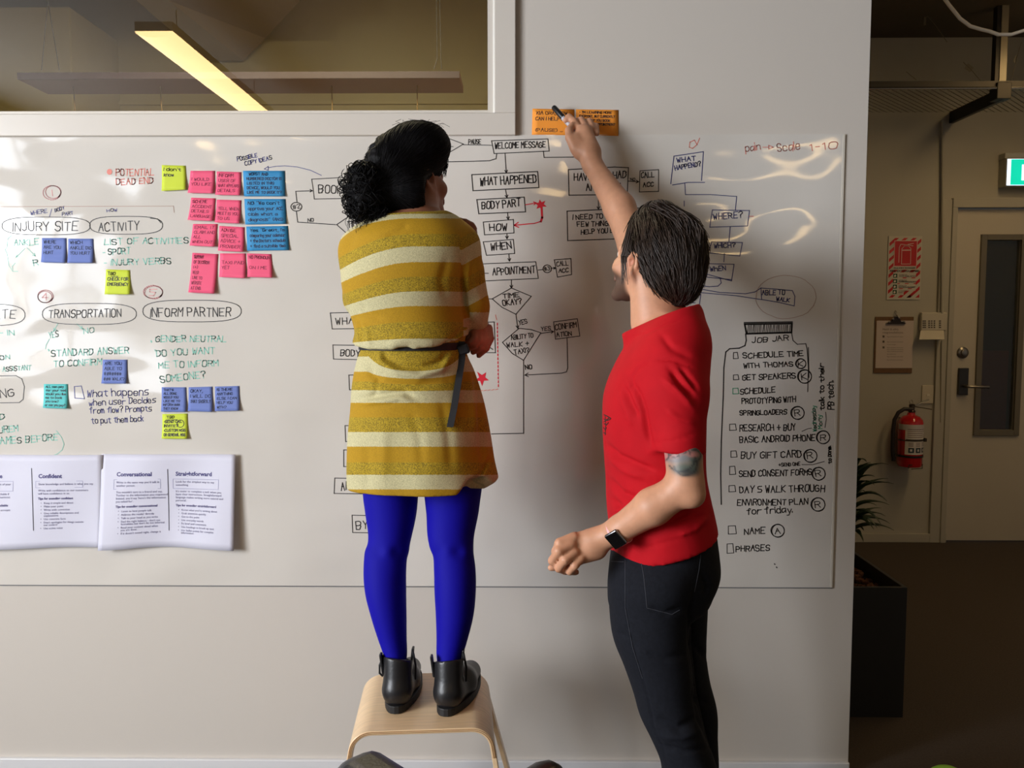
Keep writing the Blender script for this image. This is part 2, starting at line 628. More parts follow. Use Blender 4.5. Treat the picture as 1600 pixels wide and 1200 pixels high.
struct(sof, 'trim_store_soffit', mat('store_soffit_paint', (165, 140, 92), 0.8))

# hanging board with wires and cords behind the glass
HD1 = 4.5
hz = P(300, 123, HD1).z
hx0 = P(27, 123, HD1).x; hx1 = P(718, 117, HD1).x
M_board = mat('purple_brown_laminate', (168, 122, 114), 0.4)
hb = empty('pendant_board', (0.5 * (hx0 + hx1), HD1 + .15, hz), 'long purple-brown board hanging on wires behind the interior window glass', 'hanging board')
MB().box(hx0, hx1, HD1 + .004, HD1 + .29, hz, hz + .035).build('board', M_board, hb)
MB().box(hx0, hx1, HD1, HD1 + .0038, hz, hz + .035).build('front_edge', mat('shaded_front_laminate', (74, 54, 52), .5), hb)  # front face coloured darker than the board in place of shade on it
M_wire = mat('dark_wire', (70, 62, 48), 0.5)
for (ax_, ay_, bx_, by_) in ((75, 2, 65, 110), (75, 2, 93, 110), (682, 0, 683, 92), (687, 0, 689, 92), (683, 92, 678, 108), (689, 92, 690, 108)):
    MB().tube([P(ax_, ay_, HD1 + .12), P(bx_, by_, HD1 + .12)], 0.0022, 5).build('wire', M_wire, hb)
for xx in (75, 684.5):
    tp = P(xx, 2, HD1 + .12)
    MB().tube([tp, (tp.x, tp.y, 4.0)], 0.0022, 5).build('wire', M_wire, hb)
for xx, yy in ((65, 110), (93, 109), (683, 107)):
    c = P(xx, yy, HD1 + .12)
    MB().box(c.x - .012, c.x + .012, c.y - .01, c.y + .01, hz + .035, hz + .05).build('clamp', M_wire, hb)
M_cord = mat('tan_cord', (140, 112, 60), 0.6)
for (ax_, ay_, bx_, by_) in ((115, 132, 118, 190), (250, 130, 254, 190), (518, 132, 520, 190), (652, 128, 652, 190)):
    MB().tube([P(ax_, ay_, HD1 + .14), P(bx_, by_, HD1 + .14)], 0.0035, 6).build('cord', M_cord, hb)

# ---- far wall with door
def Pf(px, py, d=0.0): return P(px, py, FAR_Y - d)
dx0 = Pf(1487, 500).x; dz1 = Pf(1500, 325).z
fw = MB()
fw.box(0.5, dx0, FAR_Y, FAR_Y + .12, 0, CEIL_Z)
fw.box(dx0, ROOM_R, FAR_Y, FAR_Y + .12, dz1, CEIL_Z)
fw.box(dx0 + .93, ROOM_R, FAR_Y, FAR_Y + .12, 0, dz1)
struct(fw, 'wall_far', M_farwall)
bx = MB().box(0.5, Pf(1478, 800).x, FAR_Y - .018, FAR_Y, 0, Pf(1400, 833).z)
struct(bx, 'baseboard_far', M_farwall, bevel=.003)
tx = MB().box(Pf(1463, 500).x, Pf(1479, 500).x, FAR_Y - .02, FAR_Y, 0, Pf(1470, 312).z)
tx.box(Pf(1479, 500).x, dx0, FAR_Y - .028, FAR_Y, 0, dz1 + .0)
tx.box(Pf(1479, 500).x, dx0 + 1.0, FAR_Y - .028, FAR_Y, dz1, Pf(1500, 310).z)
tx.box(dx0 + .93, dx0 + 1.0, FAR_Y - .028, FAR_Y, 0, dz1)
struct(tx, 'trim_1', M_farwall, bevel=.003)
cd = MB().tube([Pf(1473, 188, .02), Pf(1473, 320, .02), Pf(1472, 490, .03)], .009, 8)
cd.tube([Pf(1472, 532, .03), Pf(1470, 660, .02)], .005, 8)
tag(cd.build('wall_conduit', M_farwall, loc=Pf(1473, 490)), 'thin cream conduit running down the far wall to the alarm keypad', 'conduit')
door = MB().box(dx0 + .006, dx0 + .924, FAR_Y + .01, FAR_Y + .05, 0.008, dz1 - .006)
M_door = mat('door_paint', (200, 194, 184), 0.5, noise=.02, nscale=3)
# leaf with vision panel cut-out
vx0 = Pf(1537, 500).x; vx1 = Pf(1591, 500).x; vz0 = Pf(1560, 672).z; vz1 = Pf(1560, 375).z
door = MB()
door.box(dx0 + .006, vx0, FAR_Y + .01, FAR_Y + .05, .008, dz1 - .006)
door.box(vx1, dx0 + .924, FAR_Y + .01, FAR_Y + .05, .008, dz1 - .006)
door.box(vx0, vx1, FAR_Y + .01, FAR_Y + .05, .008, vz0)
door.box(vx0, vx1, FAR_Y + .01, FAR_Y + .05, vz1, dz1 - .006)
D1 = struct(door, 'door_1', M_door)
M_alu = mat('grey_aluminium', (122, 116, 104), 0.45, metal=.3)
door_glass = mg.copy(); door_glass.name = 'door_glass'
for n_ in door_glass.node_tree.nodes:
    if n_.type == 'FRESNEL': n_.inputs[0].default_value = 1.45
fm = MB()
e = .035
fm.box(vx0 - e, vx0, FAR_Y - .006, FAR_Y + .012, vz0 - e, vz1 + e)
fm.box(vx1, vx1 + e, FAR_Y - .006, FAR_Y + .012, vz0 - e, vz1 + e)
fm.box(vx0, vx1, FAR_Y - .006, FAR_Y + .012, vz0 - e, vz0)
fm.box(vx0, vx1, FAR_Y - .006, FAR_Y + .012, vz1, vz1 + e)
fm.build('vision_panel_frame', M_alu, D1, bevel=.002)
MB().box(vx0, vx1, FAR_Y + .02, FAR_Y + .026, vz0, vz1).build('vision_panel_glass', door_glass, D1)
MB().box(vx0, vx1, FAR_Y + .044, FAR_Y + .047, vz0, vz1).build('backing_stand_in', mat('dark_beyond_door', (34, 31, 29), .6), D1)  # dark sheet added behind the glass, standing in for the darkness beyond
# what shows dimly behind the door glass
MB().box(vx0 + .005, vx1 - .03, FAR_Y + .034, FAR_Y + .040, vz0, Pf(1560, 548).z).build('backing_stand_in', mat('dark_red_board', (70, 24, 20), 0.5), D1)
lk = Pf(1505, 551)
MB().lathe((lk.x, FAR_Y + .01, lk.z), [(.036, 0), (.036, -.008), (.03, -.014), (.02, -.016), (.018, -.028), (.012, -.03)], axis=(0, 1, 0)).build('lock_cylinder', M_metal, D1, smooth=True)
pl = (Pf(1498, 575), Pf(1511, 617))
hd = MB().box(pl[0].x, pl[1].x, FAR_Y - .012, FAR_Y + .01, pl[1].z, pl[0].z)
ho = hd.build('handle_plate', mat('dark_steel', (74, 72, 70), .35, metal=.9), D1, bevel=.003)
lv = Pf(1505, 603)
MB().tube([(lv.x, FAR_Y - .01, lv.z), (lv.x, FAR_Y - .055, lv.z), (lv.x + .01, FAR_Y - .06, lv.z), (lv.x + .13, FAR_Y - .06, lv.z - .002)], .009, 10).build('lever', M_metal, ho, smooth=True)

# ---- cable tray, struts
TZ = 2.70
ty0 = 4.73
tray = empty('cable_tray', (2.5, 5.0, TZ), 'dark metal mesh cable tray fixed high along the far wall', 'cable tray')
MB().tube([(0.55, ty0, TZ), (4.5, ty0, TZ)], .008, 8).build('front_rail', mat('rail_steel', (170, 165, 155), .25, metal=1), tray)
MB().box(.55, 4.5, ty0 + .004, ty0 + .02, TZ + .0, TZ + .04).build('side_rail', M_dmetal, tray)
MB().box(.55, 4.5, 5.28, 5.3, TZ, TZ + .04).build('side_rail', M_dmetal, tray)
ms = MB()
st = 0.044; sv = 0.022
ny = int((5.26 - ty0) / sv)
for j in range(ny):
    y0_ = ty0 + j * sv
    n_ = int((3.4 - .9) / st)
    for i in range(n_):
        xa = .9 + i * st + (st / 2 if j % 2 else 0)
        for sgn in (-1, 1):
            a = Vector((xa, y0_, TZ)); b = Vector((xa + sgn * st / 2, y0_ + sv, TZ))
            nrm = Vector((b.y - a.y, -(b.x - a.x), 0)).normalized() * .0026
            ms.add([a - nrm, a + nrm, b + nrm, b - nrm], [(0, 1, 2, 3)])
tag(ms.build('mesh_floor', mat('tray_mesh_metal', (88, 86, 84), .5, metal=.5), tray), kind='stuff')
bk = MB()
ba = P(1567, 155, 4.75); bb = P(1482, 193, 5.29)
bk.obox(((ba.x + bb.x) / 2, (ba.y + bb.y) / 2, TZ - .03), (bb - ba) * .5, (0.012, .012, 0), (0, 0, .035))
bk.build('bracket', M_dmetal, tray)
bk2 = MB().box(ba.x - .05, ba.x + .03, 4.72, 4.8, TZ - .06, TZ + .03)
bk2.build('clamp', M_dmetal, tray, bevel=.004)
sa = P(1565, 100, 4.76)
st1 = MB()
st1.box(sa.x - .02, sa.x + .018, 4.74, 4.78, TZ + .03, CEIL_Z)
so = st1.build('strut', mat('pale_strut_metal', (168, 160, 142), .5, metal=.3), tray)
MB().box(sa.x - .043, sa.x - .021, 4.745, 4.785, TZ, CEIL_Z).build('slotted_strut', M_dmetal, tray)
sb = P(1484, 100, 5.3)
MB().box(sb.x - .006, sb.x + .042, 5.28, 5.32, TZ + .03, P(1484, 30, 5.3).z).build('strut', mat('dim_strut_paint', (112, 104, 86), .7), tray)
MB().box(sb.x - .024, sb.x - .008, 5.285, 5.315, TZ + .03, P(1484, 30, 5.3).z).build('slotted_strut', M_black, tray)
# thin wires and paper tags hanging round the tray
tw = MB()
for pts in ([(1444, 28), (1450, 26), (1462, 40), (1480, 66)], [(1505, 97), (1520, 112), (1548, 145)], [(1596, 66), (1588, 92), (1580, 128), (1568, 150)], [(1416, 112), (1432, 125)]):
    tw.tube([P(a, b, 4.9) for a, b in pts], .0016, 5)
tag(tw.build('loose_wires', mat('thin_grey_wire', (120, 112, 96), .5), loc=P(1500, 97, 4.9)), 'thin loose wires dangling around the cable tray', 'wires', kind='stuff')
c = P(1514, 106, 4.9)
tag(MB().obox(c, (.017, 0, -.012), (0, .001, 0), (.010, 0, .013)).build('paper_tag', mat('tag_paper', (165, 158, 142), .7), loc=c), 'small white paper tag hanging on a wire above the cable tray', 'tag')
c = P(1586, 92, 4.9)
tag(MB().obox(c, (.006, 0, .018), (0, .001, 0), (.004, 0, -.002)).build('cable_label', mat('tag_paper', (165, 158, 142), .7), loc=c), 'narrow white cable label right of the pale vertical strut', 'tag')
c = P(1444, 33, 4.9)
tag(MB().box(c.x - .008, c.x + .008, 4.89, 4.905, c.z - .025, c.z + .02).build('wire_hook', mat('dim_strut_paint', (112, 104, 86), .7), loc=c, bevel=.003), 'small grey hook holding a thin wire near the dark ceiling', 'hook')

# white cable looping at the top right
cp = [(1455, -40), (1470, -10), (1483, 8), (1500, 29), (1516, 41), (1533, 46), (1546, 49), (1560, 54), (1580, 54), (1602, 47), (1630, 36)]
cab = MB().tube([P(a, b, 3.0) for a, b in cp], .0062, 10)
u0 = P(*cp[0], 3.0)
cab.tube([u0, (u0.x - .02, 3.0, 3.0), (u0.x - .02, 3.0, CEIL_Z)], .0062, 8)
u1 = P(*cp[-1], 3.0)
cab.tube([u1, (u1.x + .2, 3.0, u1.z + .2), (u1.x + .25, 3.0, CEIL_Z)], .0062, 8)
tag(cab.build('white_cable', mat('white_cable_jacket', (232, 220, 200), .45), smooth=True, loc=(u0.x, 3.0, CEIL_Z)), 'thick white cable looping down from the ceiling in front of the tray', 'cable')

# ---- linear pendant lamps of the main room (seen only as reflections), plus an unseen corridor lamp added to brighten the far wall
M_diff = mat('lamp_diffuser', (255, 236, 190), 0.5, emit=(255, 214, 150), estr=LAMP_POWER)
M_lampbody = mat('lamp_housing', (205, 205, 205), .4)
LAMPS = [('linear pendant lamp nearest the interior window', -1.93, -1.3, 0.66), ('linear pendant lamp above the left of the room behind the camera', -3.0, -4.6, -2.9),
         ('linear pendant lamp above the middle of the room behind the camera', 0.45, -4.6, -2.5), ('linear pendant lamp above the right of the room behind the camera', 2.6, -4.6, -2.4),
         ('added unseen linear lamp brightening the corridor right of the whiteboard wall', 2.95, 2.2, 4.5)]
for lab, x, y0, y1 in LAMPS:
    r = empty('linear_lamp', (x, (y0 + y1) / 2, 2.98), lab, 'ceiling lamp')
    hw = .1
    n = 8
    prof = [(x + hw * math.cos(math.pi + math.pi * k / n), 2.93 + .03 * math.sin(math.pi + math.pi * k / n)) for k in range(n + 1)]
    MB().prism(prof, y0, y1).build('diffuser', M_diff, r, smooth=True)
    MB().box(x - hw, x + hw, y0, y1, 2.932, 2.98).build('housing', M_lampbody, r)
    for yy in (y0 + .3, y1 - .3):
        MB().tube([(x, yy, 2.98), (x, yy, CEIL_Z)], .003, 5).build('wire', M_metal, r)

# ================================================================== WHITEBOARD
BY = WALL_Y - 0.004
mb_ = bpy.data.materials.new('whiteboard_film')
mb_.use_nodes = True
nt = mb_.node_tree
b = nt.nodes['Principled BSDF']
b.inputs['Base Color'].default_value = (*lin((221, 216, 208)), 1)
b.inputs['Roughness'].default_value = 0.10
b.inputs['Specular IOR Level'].default_value = 0.5
tc = nt.nodes.new('ShaderNodeTexCoord')
mp = nt.nodes.new('ShaderNodeMapping'); mp.inputs['Scale'].default_value = (1.0, 1, 1.7)
n1 = nt.nodes.new('ShaderNodeTexNoise'); n1.inputs['Scale'].default_value = 2.6; n1.inputs['Detail'].default_value = 1.0
n2 = nt.nodes.new('ShaderNodeTexNoise'); n2.inputs['Scale'].default_value = 6; n2.inputs['Detail'].default_value = 3
n2.inputs['Roughness'].default_value = .6
mr = nt.nodes.new('ShaderNodeMapRange'); mr.inputs[3].default_value = .03; mr.inputs[4].default_value = .10
bp = nt.nodes.new('ShaderNodeBump'); bp.inputs['Strength'].default_value = 1.0; bp.inputs['Distance'].default_value = 0.022
nt.links.new(tc.outputs['Object'], mp.inputs[0]); nt.links.new(mp.outputs[0], n1.inputs['Vector']); nt.links.new(mp.outputs[0], n2.inputs['Vector'])
nt.links.new(n1.outputs[0], bp.inputs['Height']); nt.links.new(bp.outputs[0], b.inputs['Normal'])
nt.links.new(n2.outputs[0], mr.inputs[0]); nt.links.new(mr.outputs[0], b.inputs['Roughness'])
MATS['whiteboard_film'] = mb_

def W(px, py, d=0.0):
    return P(px, py, BY - d)

bc = [W(0, 214.5), W(1321, 209.5), W(1300.5, 918), W(0, 915)]
WB = empty('whiteboard', (0, WALL_Y, 1.0), 'wide glossy whiteboard covered in handwritten flowcharts and sticky notes', 'whiteboard')
xl = ROOM_L + .3
zt = bc[1].z; zb = bc[2].z; xr = (bc[1].x + bc[2].x) / 2
s = MB().box(xl, xr - .008, BY, WALL_Y, zb, zt)
s.build('panel', mb_, WB)
MB().box(xr - .0075, xr, BY - .0012, WALL_Y, zb, zt).build('edge_strip', mat('edge_strip_paint', (216, 210, 198), .25), WB, bevel=.001)
MB().box(xl, xr, BY - .0005, WALL_Y, zb - .003, zb - .0004).build('lower_seam', mat('seam_grey', (120, 120, 122), .4), WB)
# shade line under the casing is real: the casing stands proud of the board

# ---------------------------------------------------------------- handwriting: single-stroke letters
G = {
 'A': '022842|1535', 'B': '0208|0838474635 05|35443332 02', 'C': '47382817070312223243', 'D': '0208|08284737 4433 22 02', 'E': '48080242|0535',
 'F': '480802|0535', 'G': '473828170703122232434525', 'H': '0208|4248|0545', 'I': '2228', 'J': '3833221203', 'K': '0208|4805|0542', 'L': '080242',
 'M': '0208254842', 'N': '02084248', 'O': '180703123243473818', 'P': '0208|0838474635 05', 'Q': '180703123243473818|2442', 'R': '0208|0838474635 05|2542',
 'S': '473818070615354443321203', 'T': '0848|2822', 'U': '080312324348', 'V': '082248', 'W': '0812263248', 'X': '0842|4802', 'Y': '082548|2522', 'Z': '08480242',
 'a': '36160503123344|4642', 'b': '0802|0516364543321203', 'c': '4536160503123243', 'd': '4842|4536160503123243', 'e': '0444453616050312 3243', 'f': '47382722|0636',
 'g': '4641301001|4536160503133344', 'h': '0802|0516364542', 'i': '2622|2728', 'j': '26211000|2728', 'k': '0802|3604|1432', 'l': '2822', 'm': '0602|05162522|25364542',
 'n': '0602|0516364542', 'o': '160503123243453616', 'p': '0600|0516364543321203', 'q': '4640|4536160503123243', 'r': '0602|04163646', 's': '4636160514344332 02',
 't': '27233242|0646', 'u': '0603123243|4642', 'v': '062246', 'w': '0612253246', 'x': '0642|4602', 'y': '0623|462000', 'z': '06460242',
 '0': '180703123243473818', '1': '172822', '2': '071838474602 42', '3': '08482536454332 12 03', '4': '38044 4|3832', '5': '480805354443 32 02', '?': '0718384746252423|2222',
 '.': '2223', ',': '2210', "'": '2827', '"': '1817|3837', '-': '1535', '+': '0545|2327', '/': '0248', '#': '1218|3238|0646|0444', '(': '38262432', ')': '18262412',
 '*': '2425', ':': '2324|2627', '!': '2824|2222', '_': '0242', '>': '063502',
}
ROUND = set('BCDGJOPQRSUabcdeghmnopqsu0235?')
GL = {}
for ch, s_ in G.items():
    st_ = []
    for part in s_.split('|'):
        d_ = part.replace(' ', '')
        pts = [(float(d_[i]), float(d_[i + 1]) - 2) for i in range(0, len(d_) - 1, 2)]
        if ch in ROUND and len(pts) > 4:
            o_ = [pts[0]]
            for a, b2 in zip(pts[:-1], pts[1:]):
                o_.append((a[0] * .75 + b2[0] * .25, a[1] * .75 + b2[1] * .25)); o_.append((a[0] * .25 + b2[0] * .75, a[1] * .25 + b2[1] * .75))
            o_.append(pts[-1]); pts = o_
        st_.append(pts)
    xs = [p[0] for q in st_ for p in q]
    GL[ch] = (st_, min(xs), max(xs))
RND = random.Random(5)


def text_strokes(txt, x0, y0, x1, y1, h, jit=1.0):
    """letter strokes in picture-like units: baseline from (x0,y0) to (x1,y1), cap height h"""
    cur = 0.0; items = []
    for ch in txt:
        if ch == ' ':
            cur += 2.8; continue
        g = GL.get(ch) or GL.get(ch.upper())
        if g is None: continue
        items.append((g, cur)); cur += (g[2] - g[1]) + 1.5
    tot = max(cur - 1.5, 0.1)
    L = math.hypot(x1 - x0, y1 - y0)
    dx, dy = (x1 - x0) / L, (y1 - y0) / L
    sx = L / tot; sy = h / 6.0
    out = []
    for (st_, mn, mxx), c in items:
        sl = RND.uniform(-.08, .14) * jit; oy = RND.uniform(-.35, .35) * jit; sc = 1 + RND.uniform(-.09, .09) * jit; rot = RND.uniform(-.05, .05) * jit
        for pts in st_:
            q = []
            for (gx_, gy_) in pts:
                ux = (c + (gx_ - mn) + gy_ * sl + RND.uniform(-.13, .13) * jit) * sx
                uy = (gy_ * sc + oy + rot * gx_ + RND.uniform(-.13, .13) * jit) * sy
                q.append((x0 + dx * ux + dy * uy, y0 + dy * ux - dx * uy))
            out.append(q)
    return out


def ribbons(mb, strokes, mapf, width, depth_step=None):
    """flat pen lines: strokes in picture units mapped to the surface; width in metres"""
    for q in strokes:
        pts = [mapf(x, y) for x, y in q]
        for a, b2 in zip(pts[:-1], pts[1:]):
            d = b2 - a
            if d.length < 1e-6: d = Vector((1e-4, 0, 0))
            t = d.normalized() * (width * .45)
            nrm = Vector((-d.z, 0, d.x)).normalized() * (width * .5)
            if nrm.length < 1e-9: nrm = Vector((width / 2, 0, 0))
            a2 = a - t; b3 = b2 + t
            mb.add([a2 - nrm, b3 - nrm, b3 + nrm, a2 + nrm], [(0, 1, 2, 3)])
    return mb


INK = {'k': mat('black_marker_ink', (34, 32, 34), .45), 'b': mat('blue_marker_ink', (62, 66, 140), .45), 'g': mat('green_marker_ink', (134, 206, 188), .45),
       'r': mat('red_marker_ink', (226, 40, 60), .45), 'o': mat('faint_red_marker_ink', (228, 128, 112), .45), 'p': mat('faint_pink_marker_ink', (226, 160, 158), .5),
       'G': mat('strong_green_marker_ink', (60, 160, 120), .45), 'n': mat('navy_marker_ink', (58, 62, 118), .45), 't': mat('thin_brown_ink', (176, 140, 124), .5)}


def ellipse(cx, cy, rx, ry, n=26, over=1.06, a0=0.4, j=.02):
    return [(cx + rx * (1 + RND.uniform(-j, j)) * math.cos(a0 + 2 * math.pi * over * i / n), cy + ry * (1 + RND.uniform(-j, j)) * math.sin(a0 + 2 * math.pi * over * i / n)) for i in range(n + 1)]


def pill(x0, x1, y0, y1):
    cx, cy, rx, ry = (x0 + x1) / 2, (y0 + y1) / 2, (x1 - x0) / 2, (y1 - y0) / 2
    pts = []
    for i in range(33):
        a = -0.5 + 2 * math.pi * 1.02 * i / 32
        c_, s_ = math.cos(a), math.sin(a)
        pts.append((cx + rx * math.copysign(abs(c_) ** .62, c_), cy + ry * math.copysign(abs(s_) ** .8, s_)))
    return pts


def arrow(pts, s=4.5):
    (ax, ay), (bx, by) = pts[-2], pts[-1]
    a = math.atan2(by - ay, bx - ax)
    h = [(bx - s * math.cos(a + .5), by - s * math.sin(a + .5)), (bx, by), (bx - s * math.cos(a - .5), by - s * math.sin(a - .5))]
    return [pts, h]


def close(*p): return list(p) + [p[0]]


class Ink:
    """one annotation: strokes of one colour drawn on the whiteboard"""
    def __init__(self, kind, c, wd=.0026, label=None):
        self.kind = kind; self.c = c; self.w = wd; self.s = []
    def T(self, *a, **k): self.s += text_strokes(*a, **k); return self
    def L(self, *polys): self.s += [list(p) for p in polys]; return self
    def done(self, name=None):
        mb = MB(); ribbons(mb, self.s, lambda x, y: W(x, y, .0006), self.w)
        return mb.build(name or self.kind, INK[self.c], WB)


def txt(c, t, x0, y0, x1, y1, h, w_=.0026): return Ink('lettering', c, w_).T(t, x0, y0, x1, y1, h).done()
def draw(name, c, *polys, w_=.0024): return Ink(name, c, w_).L(*polys).done()


# ---- left third
txt('o', 'POTENTIAL', 181, 275, 240, 274, 10); txt('o', 'DEAD END', 182, 289, 239, 286, 9)
dm = MB(); dm.add([W(171, 268.5, .0007)] + [W(171 + 4.2 * math.cos(a_ * .45), 268.5 - 4.6 * math.sin(a_ * .45), .0007) for a_ in range(14)], [(0, i_ + 1, (i_ + 1) % 14 + 1) for i_ in range(14)]); dm.build('drawn_dot', INK['o'], WB)
draw('drawn_circle', 'p', ellipse(81, 301, 14, 11), ellipse(83, 300, 12, 10), [(81, 297), (82, 306)])
draw('drawn_line', 't', [(0, 323), (271, 322), (272, 332)], w_=.0015)
txt('b', 'WHERE', 48, 336, 74, 332, 6, .0018); txt('b', '/', 77, 339, 81, 339, 12, .0016); txt('b', 'BODY', 86, 331, 101, 327, 5, .0018)
txt('b', 'PART', 97, 337, 114, 335, 5, .0018); txt('b', 'HOW', 167, 331, 183, 330, 4, .0018)
draw('drawn_oval', 'k', pill(3, 141, 339, 367), w_=.0022); txt('k', 'INJURY SITE', 20, 361, 121, 360, 14, .0026)
draw('drawn_oval', 'k', pill(140, 254, 338, 366), [(235, 341), (246, 342), (251, 348)], w_=.0022); txt('k', 'ACTIVITY', 154, 361, 217, 359, 13)
txt('g', 'ANKLE', 22, 384, 60, 382, 9); draw('drawn_arrow', 'g', *arrow([(39, 388), (25, 402)]), *arrow([(42, 387), (55, 400)]), w_=.0018)
txt('g', 'R', 53, 415, 60, 414, 9); draw('drawn_brace', 'g', [(18, 368), (12, 373), (11, 386), (8, 390), (11, 396), (14, 415), (20, 424), (28, 424)], [(24, 411), (19, 416), (20, 421)], w_=.0018)
txt('g', 'LIST OF ACTIVITIES', 163, 382, 294, 380, 9); txt('g', '- SPORT', 161, 399, 203, 396, 9); txt('g', '- INJURY VERBS', 163, 415, 267, 412, 9)
draw('drawn_circle', 'p', ellipse(71, 463, 12, 10), ellipse(70, 464, 11, 9), [(72, 458), (66, 465), (75, 465)], [(72, 460), (72, 469)])
draw('drawn_circle', 'p', ellipse(239, 456, 15, 10), ellipse(240, 457, 14, 10), [(245, 452), (234, 452), (234, 456), (243, 457), (240, 462), (233, 462)])
draw('drawn_oval', 'k', pill(66, 213, 474, 507), w_=.0022); txt('k', 'TRANSPORTATION', 76, 497, 189, 495, 12)
draw('drawn_oval', 'k', pill(223, 377, 469, 503), w_=.0022); txt('k', 'INFORM PARTNER', 235, 495, 360, 494, 13)
draw('drawn_oval', 'k', pill(-90, 39, 475, 509), w_=.0022); txt('k', 'CREATE', -45, 499, 24, 497, 12)
txt('g', '- IN', 0, 524, 22, 524, 8); txt('g', 'ON', 0, 562, 15, 561, 6); txt('g', 'ASSISTANT', 4, 580, 48, 578, 7, .0022)
draw('drawn_box', 'k', [(-40, 588), (25, 587), (34, 592), (38, 604), (36, 624), (30, 629), (-40, 630)], w_=.0022); txt('k', 'NG', 1, 621, 22, 618, 12)
txt('g', 'D', 0, 656, 7, 655, 8); txt('g', 'NUREM', -10, 678, 28, 674, 10); txt('g', 'NAMES BEFORE', -8, 695, 90, 688, 10)
draw('drawn_bracket', 'g', [(88, 673), (96, 683), (100, 694), (97, 703), (90, 709), (83, 712)], w_=.0018)
draw('drawn_arrow', 'g', *arrow([(90, 506), (84, 517)]), *arrow([(120, 506), (129, 514)]), [(77, 530), (72, 539), (71, 545)], w_=.0018)
txt('g', 'YES', 77, 528, 91, 526, 9, .0022); txt('g', 'NO', 131, 522, 147, 519, 8, .0022); txt('g', '*', 71, 551, 73, 551, 9, .004)
txt('g', 'STANDARD ANSWER', 80, 557, 201, 552, 10); txt('g', 'TO CONFIRM', 84, 573, 158, 570, 9)
txt('g', 'GENDER NEUTRAL', 243, 534, 353, 534, 9); txt('g', '*', 236, 537, 238, 537, 9, .004); txt('g', "'DO YOU WANT", 242, 557, 335, 552, 10)
txt('g', 'ME TO INFORM', 248, 575, 341, 572, 9); txt('g', 'SOMEONE?', 251, 598, 321, 590, 10)
draw('drawn_box', 'b', close((116, 604), (127, 603), (132, 623), (117, 622)), w_=.0022)
txt('b', 'What happens', 136, 620, 232, 617, 11, .0024); txt('b', 'when user Decides', 139, 634, 243, 629, 9, .0022)
txt('b', 'from flow? Prompts', 140, 646, 237, 642, 9, .0022); txt('b', 'to put them back', 143, 662, 224, 658, 9, .0022)
txt('b', 'POSSIBLE', 371, 252, 402, 245, 6, .0020); txt('b', 'COPY IDEAS', 383, 259, 425, 249, 6, .0020)
draw('drawn_arrow', 'b', [(502, 274), (485, 266), (465, 261), (445, 259), (430, 260), (419, 262)], close((413, 264), (419, 260), (419, 266)), w_=.0018)
# ---- flowchart beside and behind the woman
draw('drawn_box', 'k', [(600, 275), (540, 277), (487, 280), (489, 294), (491, 311), (600, 309)], w_=.0022); txt('k', 'BOOK APPT', 498, 302, 578, 300, 12)
draw('drawn_arrow', 'k', [(464, 316), (462, 299), (487, 298)], arrow([(475, 298), (488, 298)], 4)[1], ellipse(463, 323, 8.5, 6.8), [(463, 330), (465, 347), (524, 351)])
txt('k', '#2', 458, 327, 469, 325, 7, .002); txt('k', 'NO', 481, 347, 490, 346, 5, .002)
draw('drawn_diamond', 'k', [(575, 318), (551, 334), (526, 351), (550, 372), (570, 386)]); txt('k', 'TIME', 543, 356, 566, 353, 9)
draw('drawn_box', 'k', close((516, 489), (600, 487), (600, 513), (519, 514))); txt('k', 'WHAT', 525, 507, 562, 505, 10)
draw('drawn_box', 'k', close((520, 539), (600, 540), (600, 563), (521, 561))); txt('k', 'BODY', 532, 556, 562, 557, 10)
draw('drawn_box', 'k', [(600, 585), (545, 586), (546, 609), (600, 611)]); draw('drawn_box', 'k', [(600, 665), (539, 665), (540, 690), (600, 690)])
draw('drawn_box', 'k', [(600, 703), (537, 703), (537, 729), (600, 730)])
draw('drawn_box', 'k', close((523, 747), (600, 748), (600, 772), (522, 771))); txt('k', 'APPT', 533, 766, 562, 765, 12)
draw('drawn_box', 'k', close((550, 805), (600, 806), (600, 833), (551, 832))); txt('k', 'BY', 557, 828, 575, 826, 13)
draw('drawn_diamond', 'k', [(680, 211), (703, 217), (724, 225), (704, 237), (680, 247)], [(722, 226), (768, 227)], [(700, 229), (708, 229)], w_=.0020)
txt('k', 'PAUSE', 732, 225, 751, 225, 7, .0022); draw('drawn_box', 'k', close((768, 220), (856, 217), (858, 236), (772, 240)), [(690, 253), (740, 252), (765, 251), (775, 248), (776, 241)])
txt('k', 'WELCOME MESSAGE', 773, 232, 852, 230, 9, .0024)
draw('drawn_arrow', 'k', *arrow([(789, 240), (791, 270)])); draw('drawn_box', 'k', close((737, 273), (840, 268), (842, 293), (739, 298)), w_=.0028); txt('k', 'WHAT HAPPENED', 750, 290, 838, 285, 12, .003)
draw('drawn_arrow', 'k', *arrow([(790, 297), (792, 309)])); draw('drawn_box', 'k', close((745, 312), (819, 308), (821, 331), (748, 334)), w_=.0028); txt('k', 'BODY PART', 753, 327, 813, 322, 11, .003)
draw('drawn_arrow', 'r', *arrow([(821, 320), (838, 317)]), w_=.0028)
draw('drawn_arrow', 'r', [(846, 322), (847, 340), (845, 346)], w_=.006); draw('drawn_arrow', 'r', *arrow([(845, 346), (835, 349), (803, 352)], 8), w_=.003)


def star(cx, cy, R, r, n, name):
    mb = MB(); v = [W(cx, cy, .0007)]
    for i in range(2 * n):
        a = math.pi * i / n + .3; q = (R if i % 2 == 0 else r) * RND.uniform(.85, 1.1)
        v.append(W(cx + q * math.cos(a), cy + q * math.sin(a), .0007))
    mb.add(v, [(0, i + 1, (i + 1) % (2 * n) + 1) for i in range(2 * n)])
    mb.build(name, INK['r'], WB)


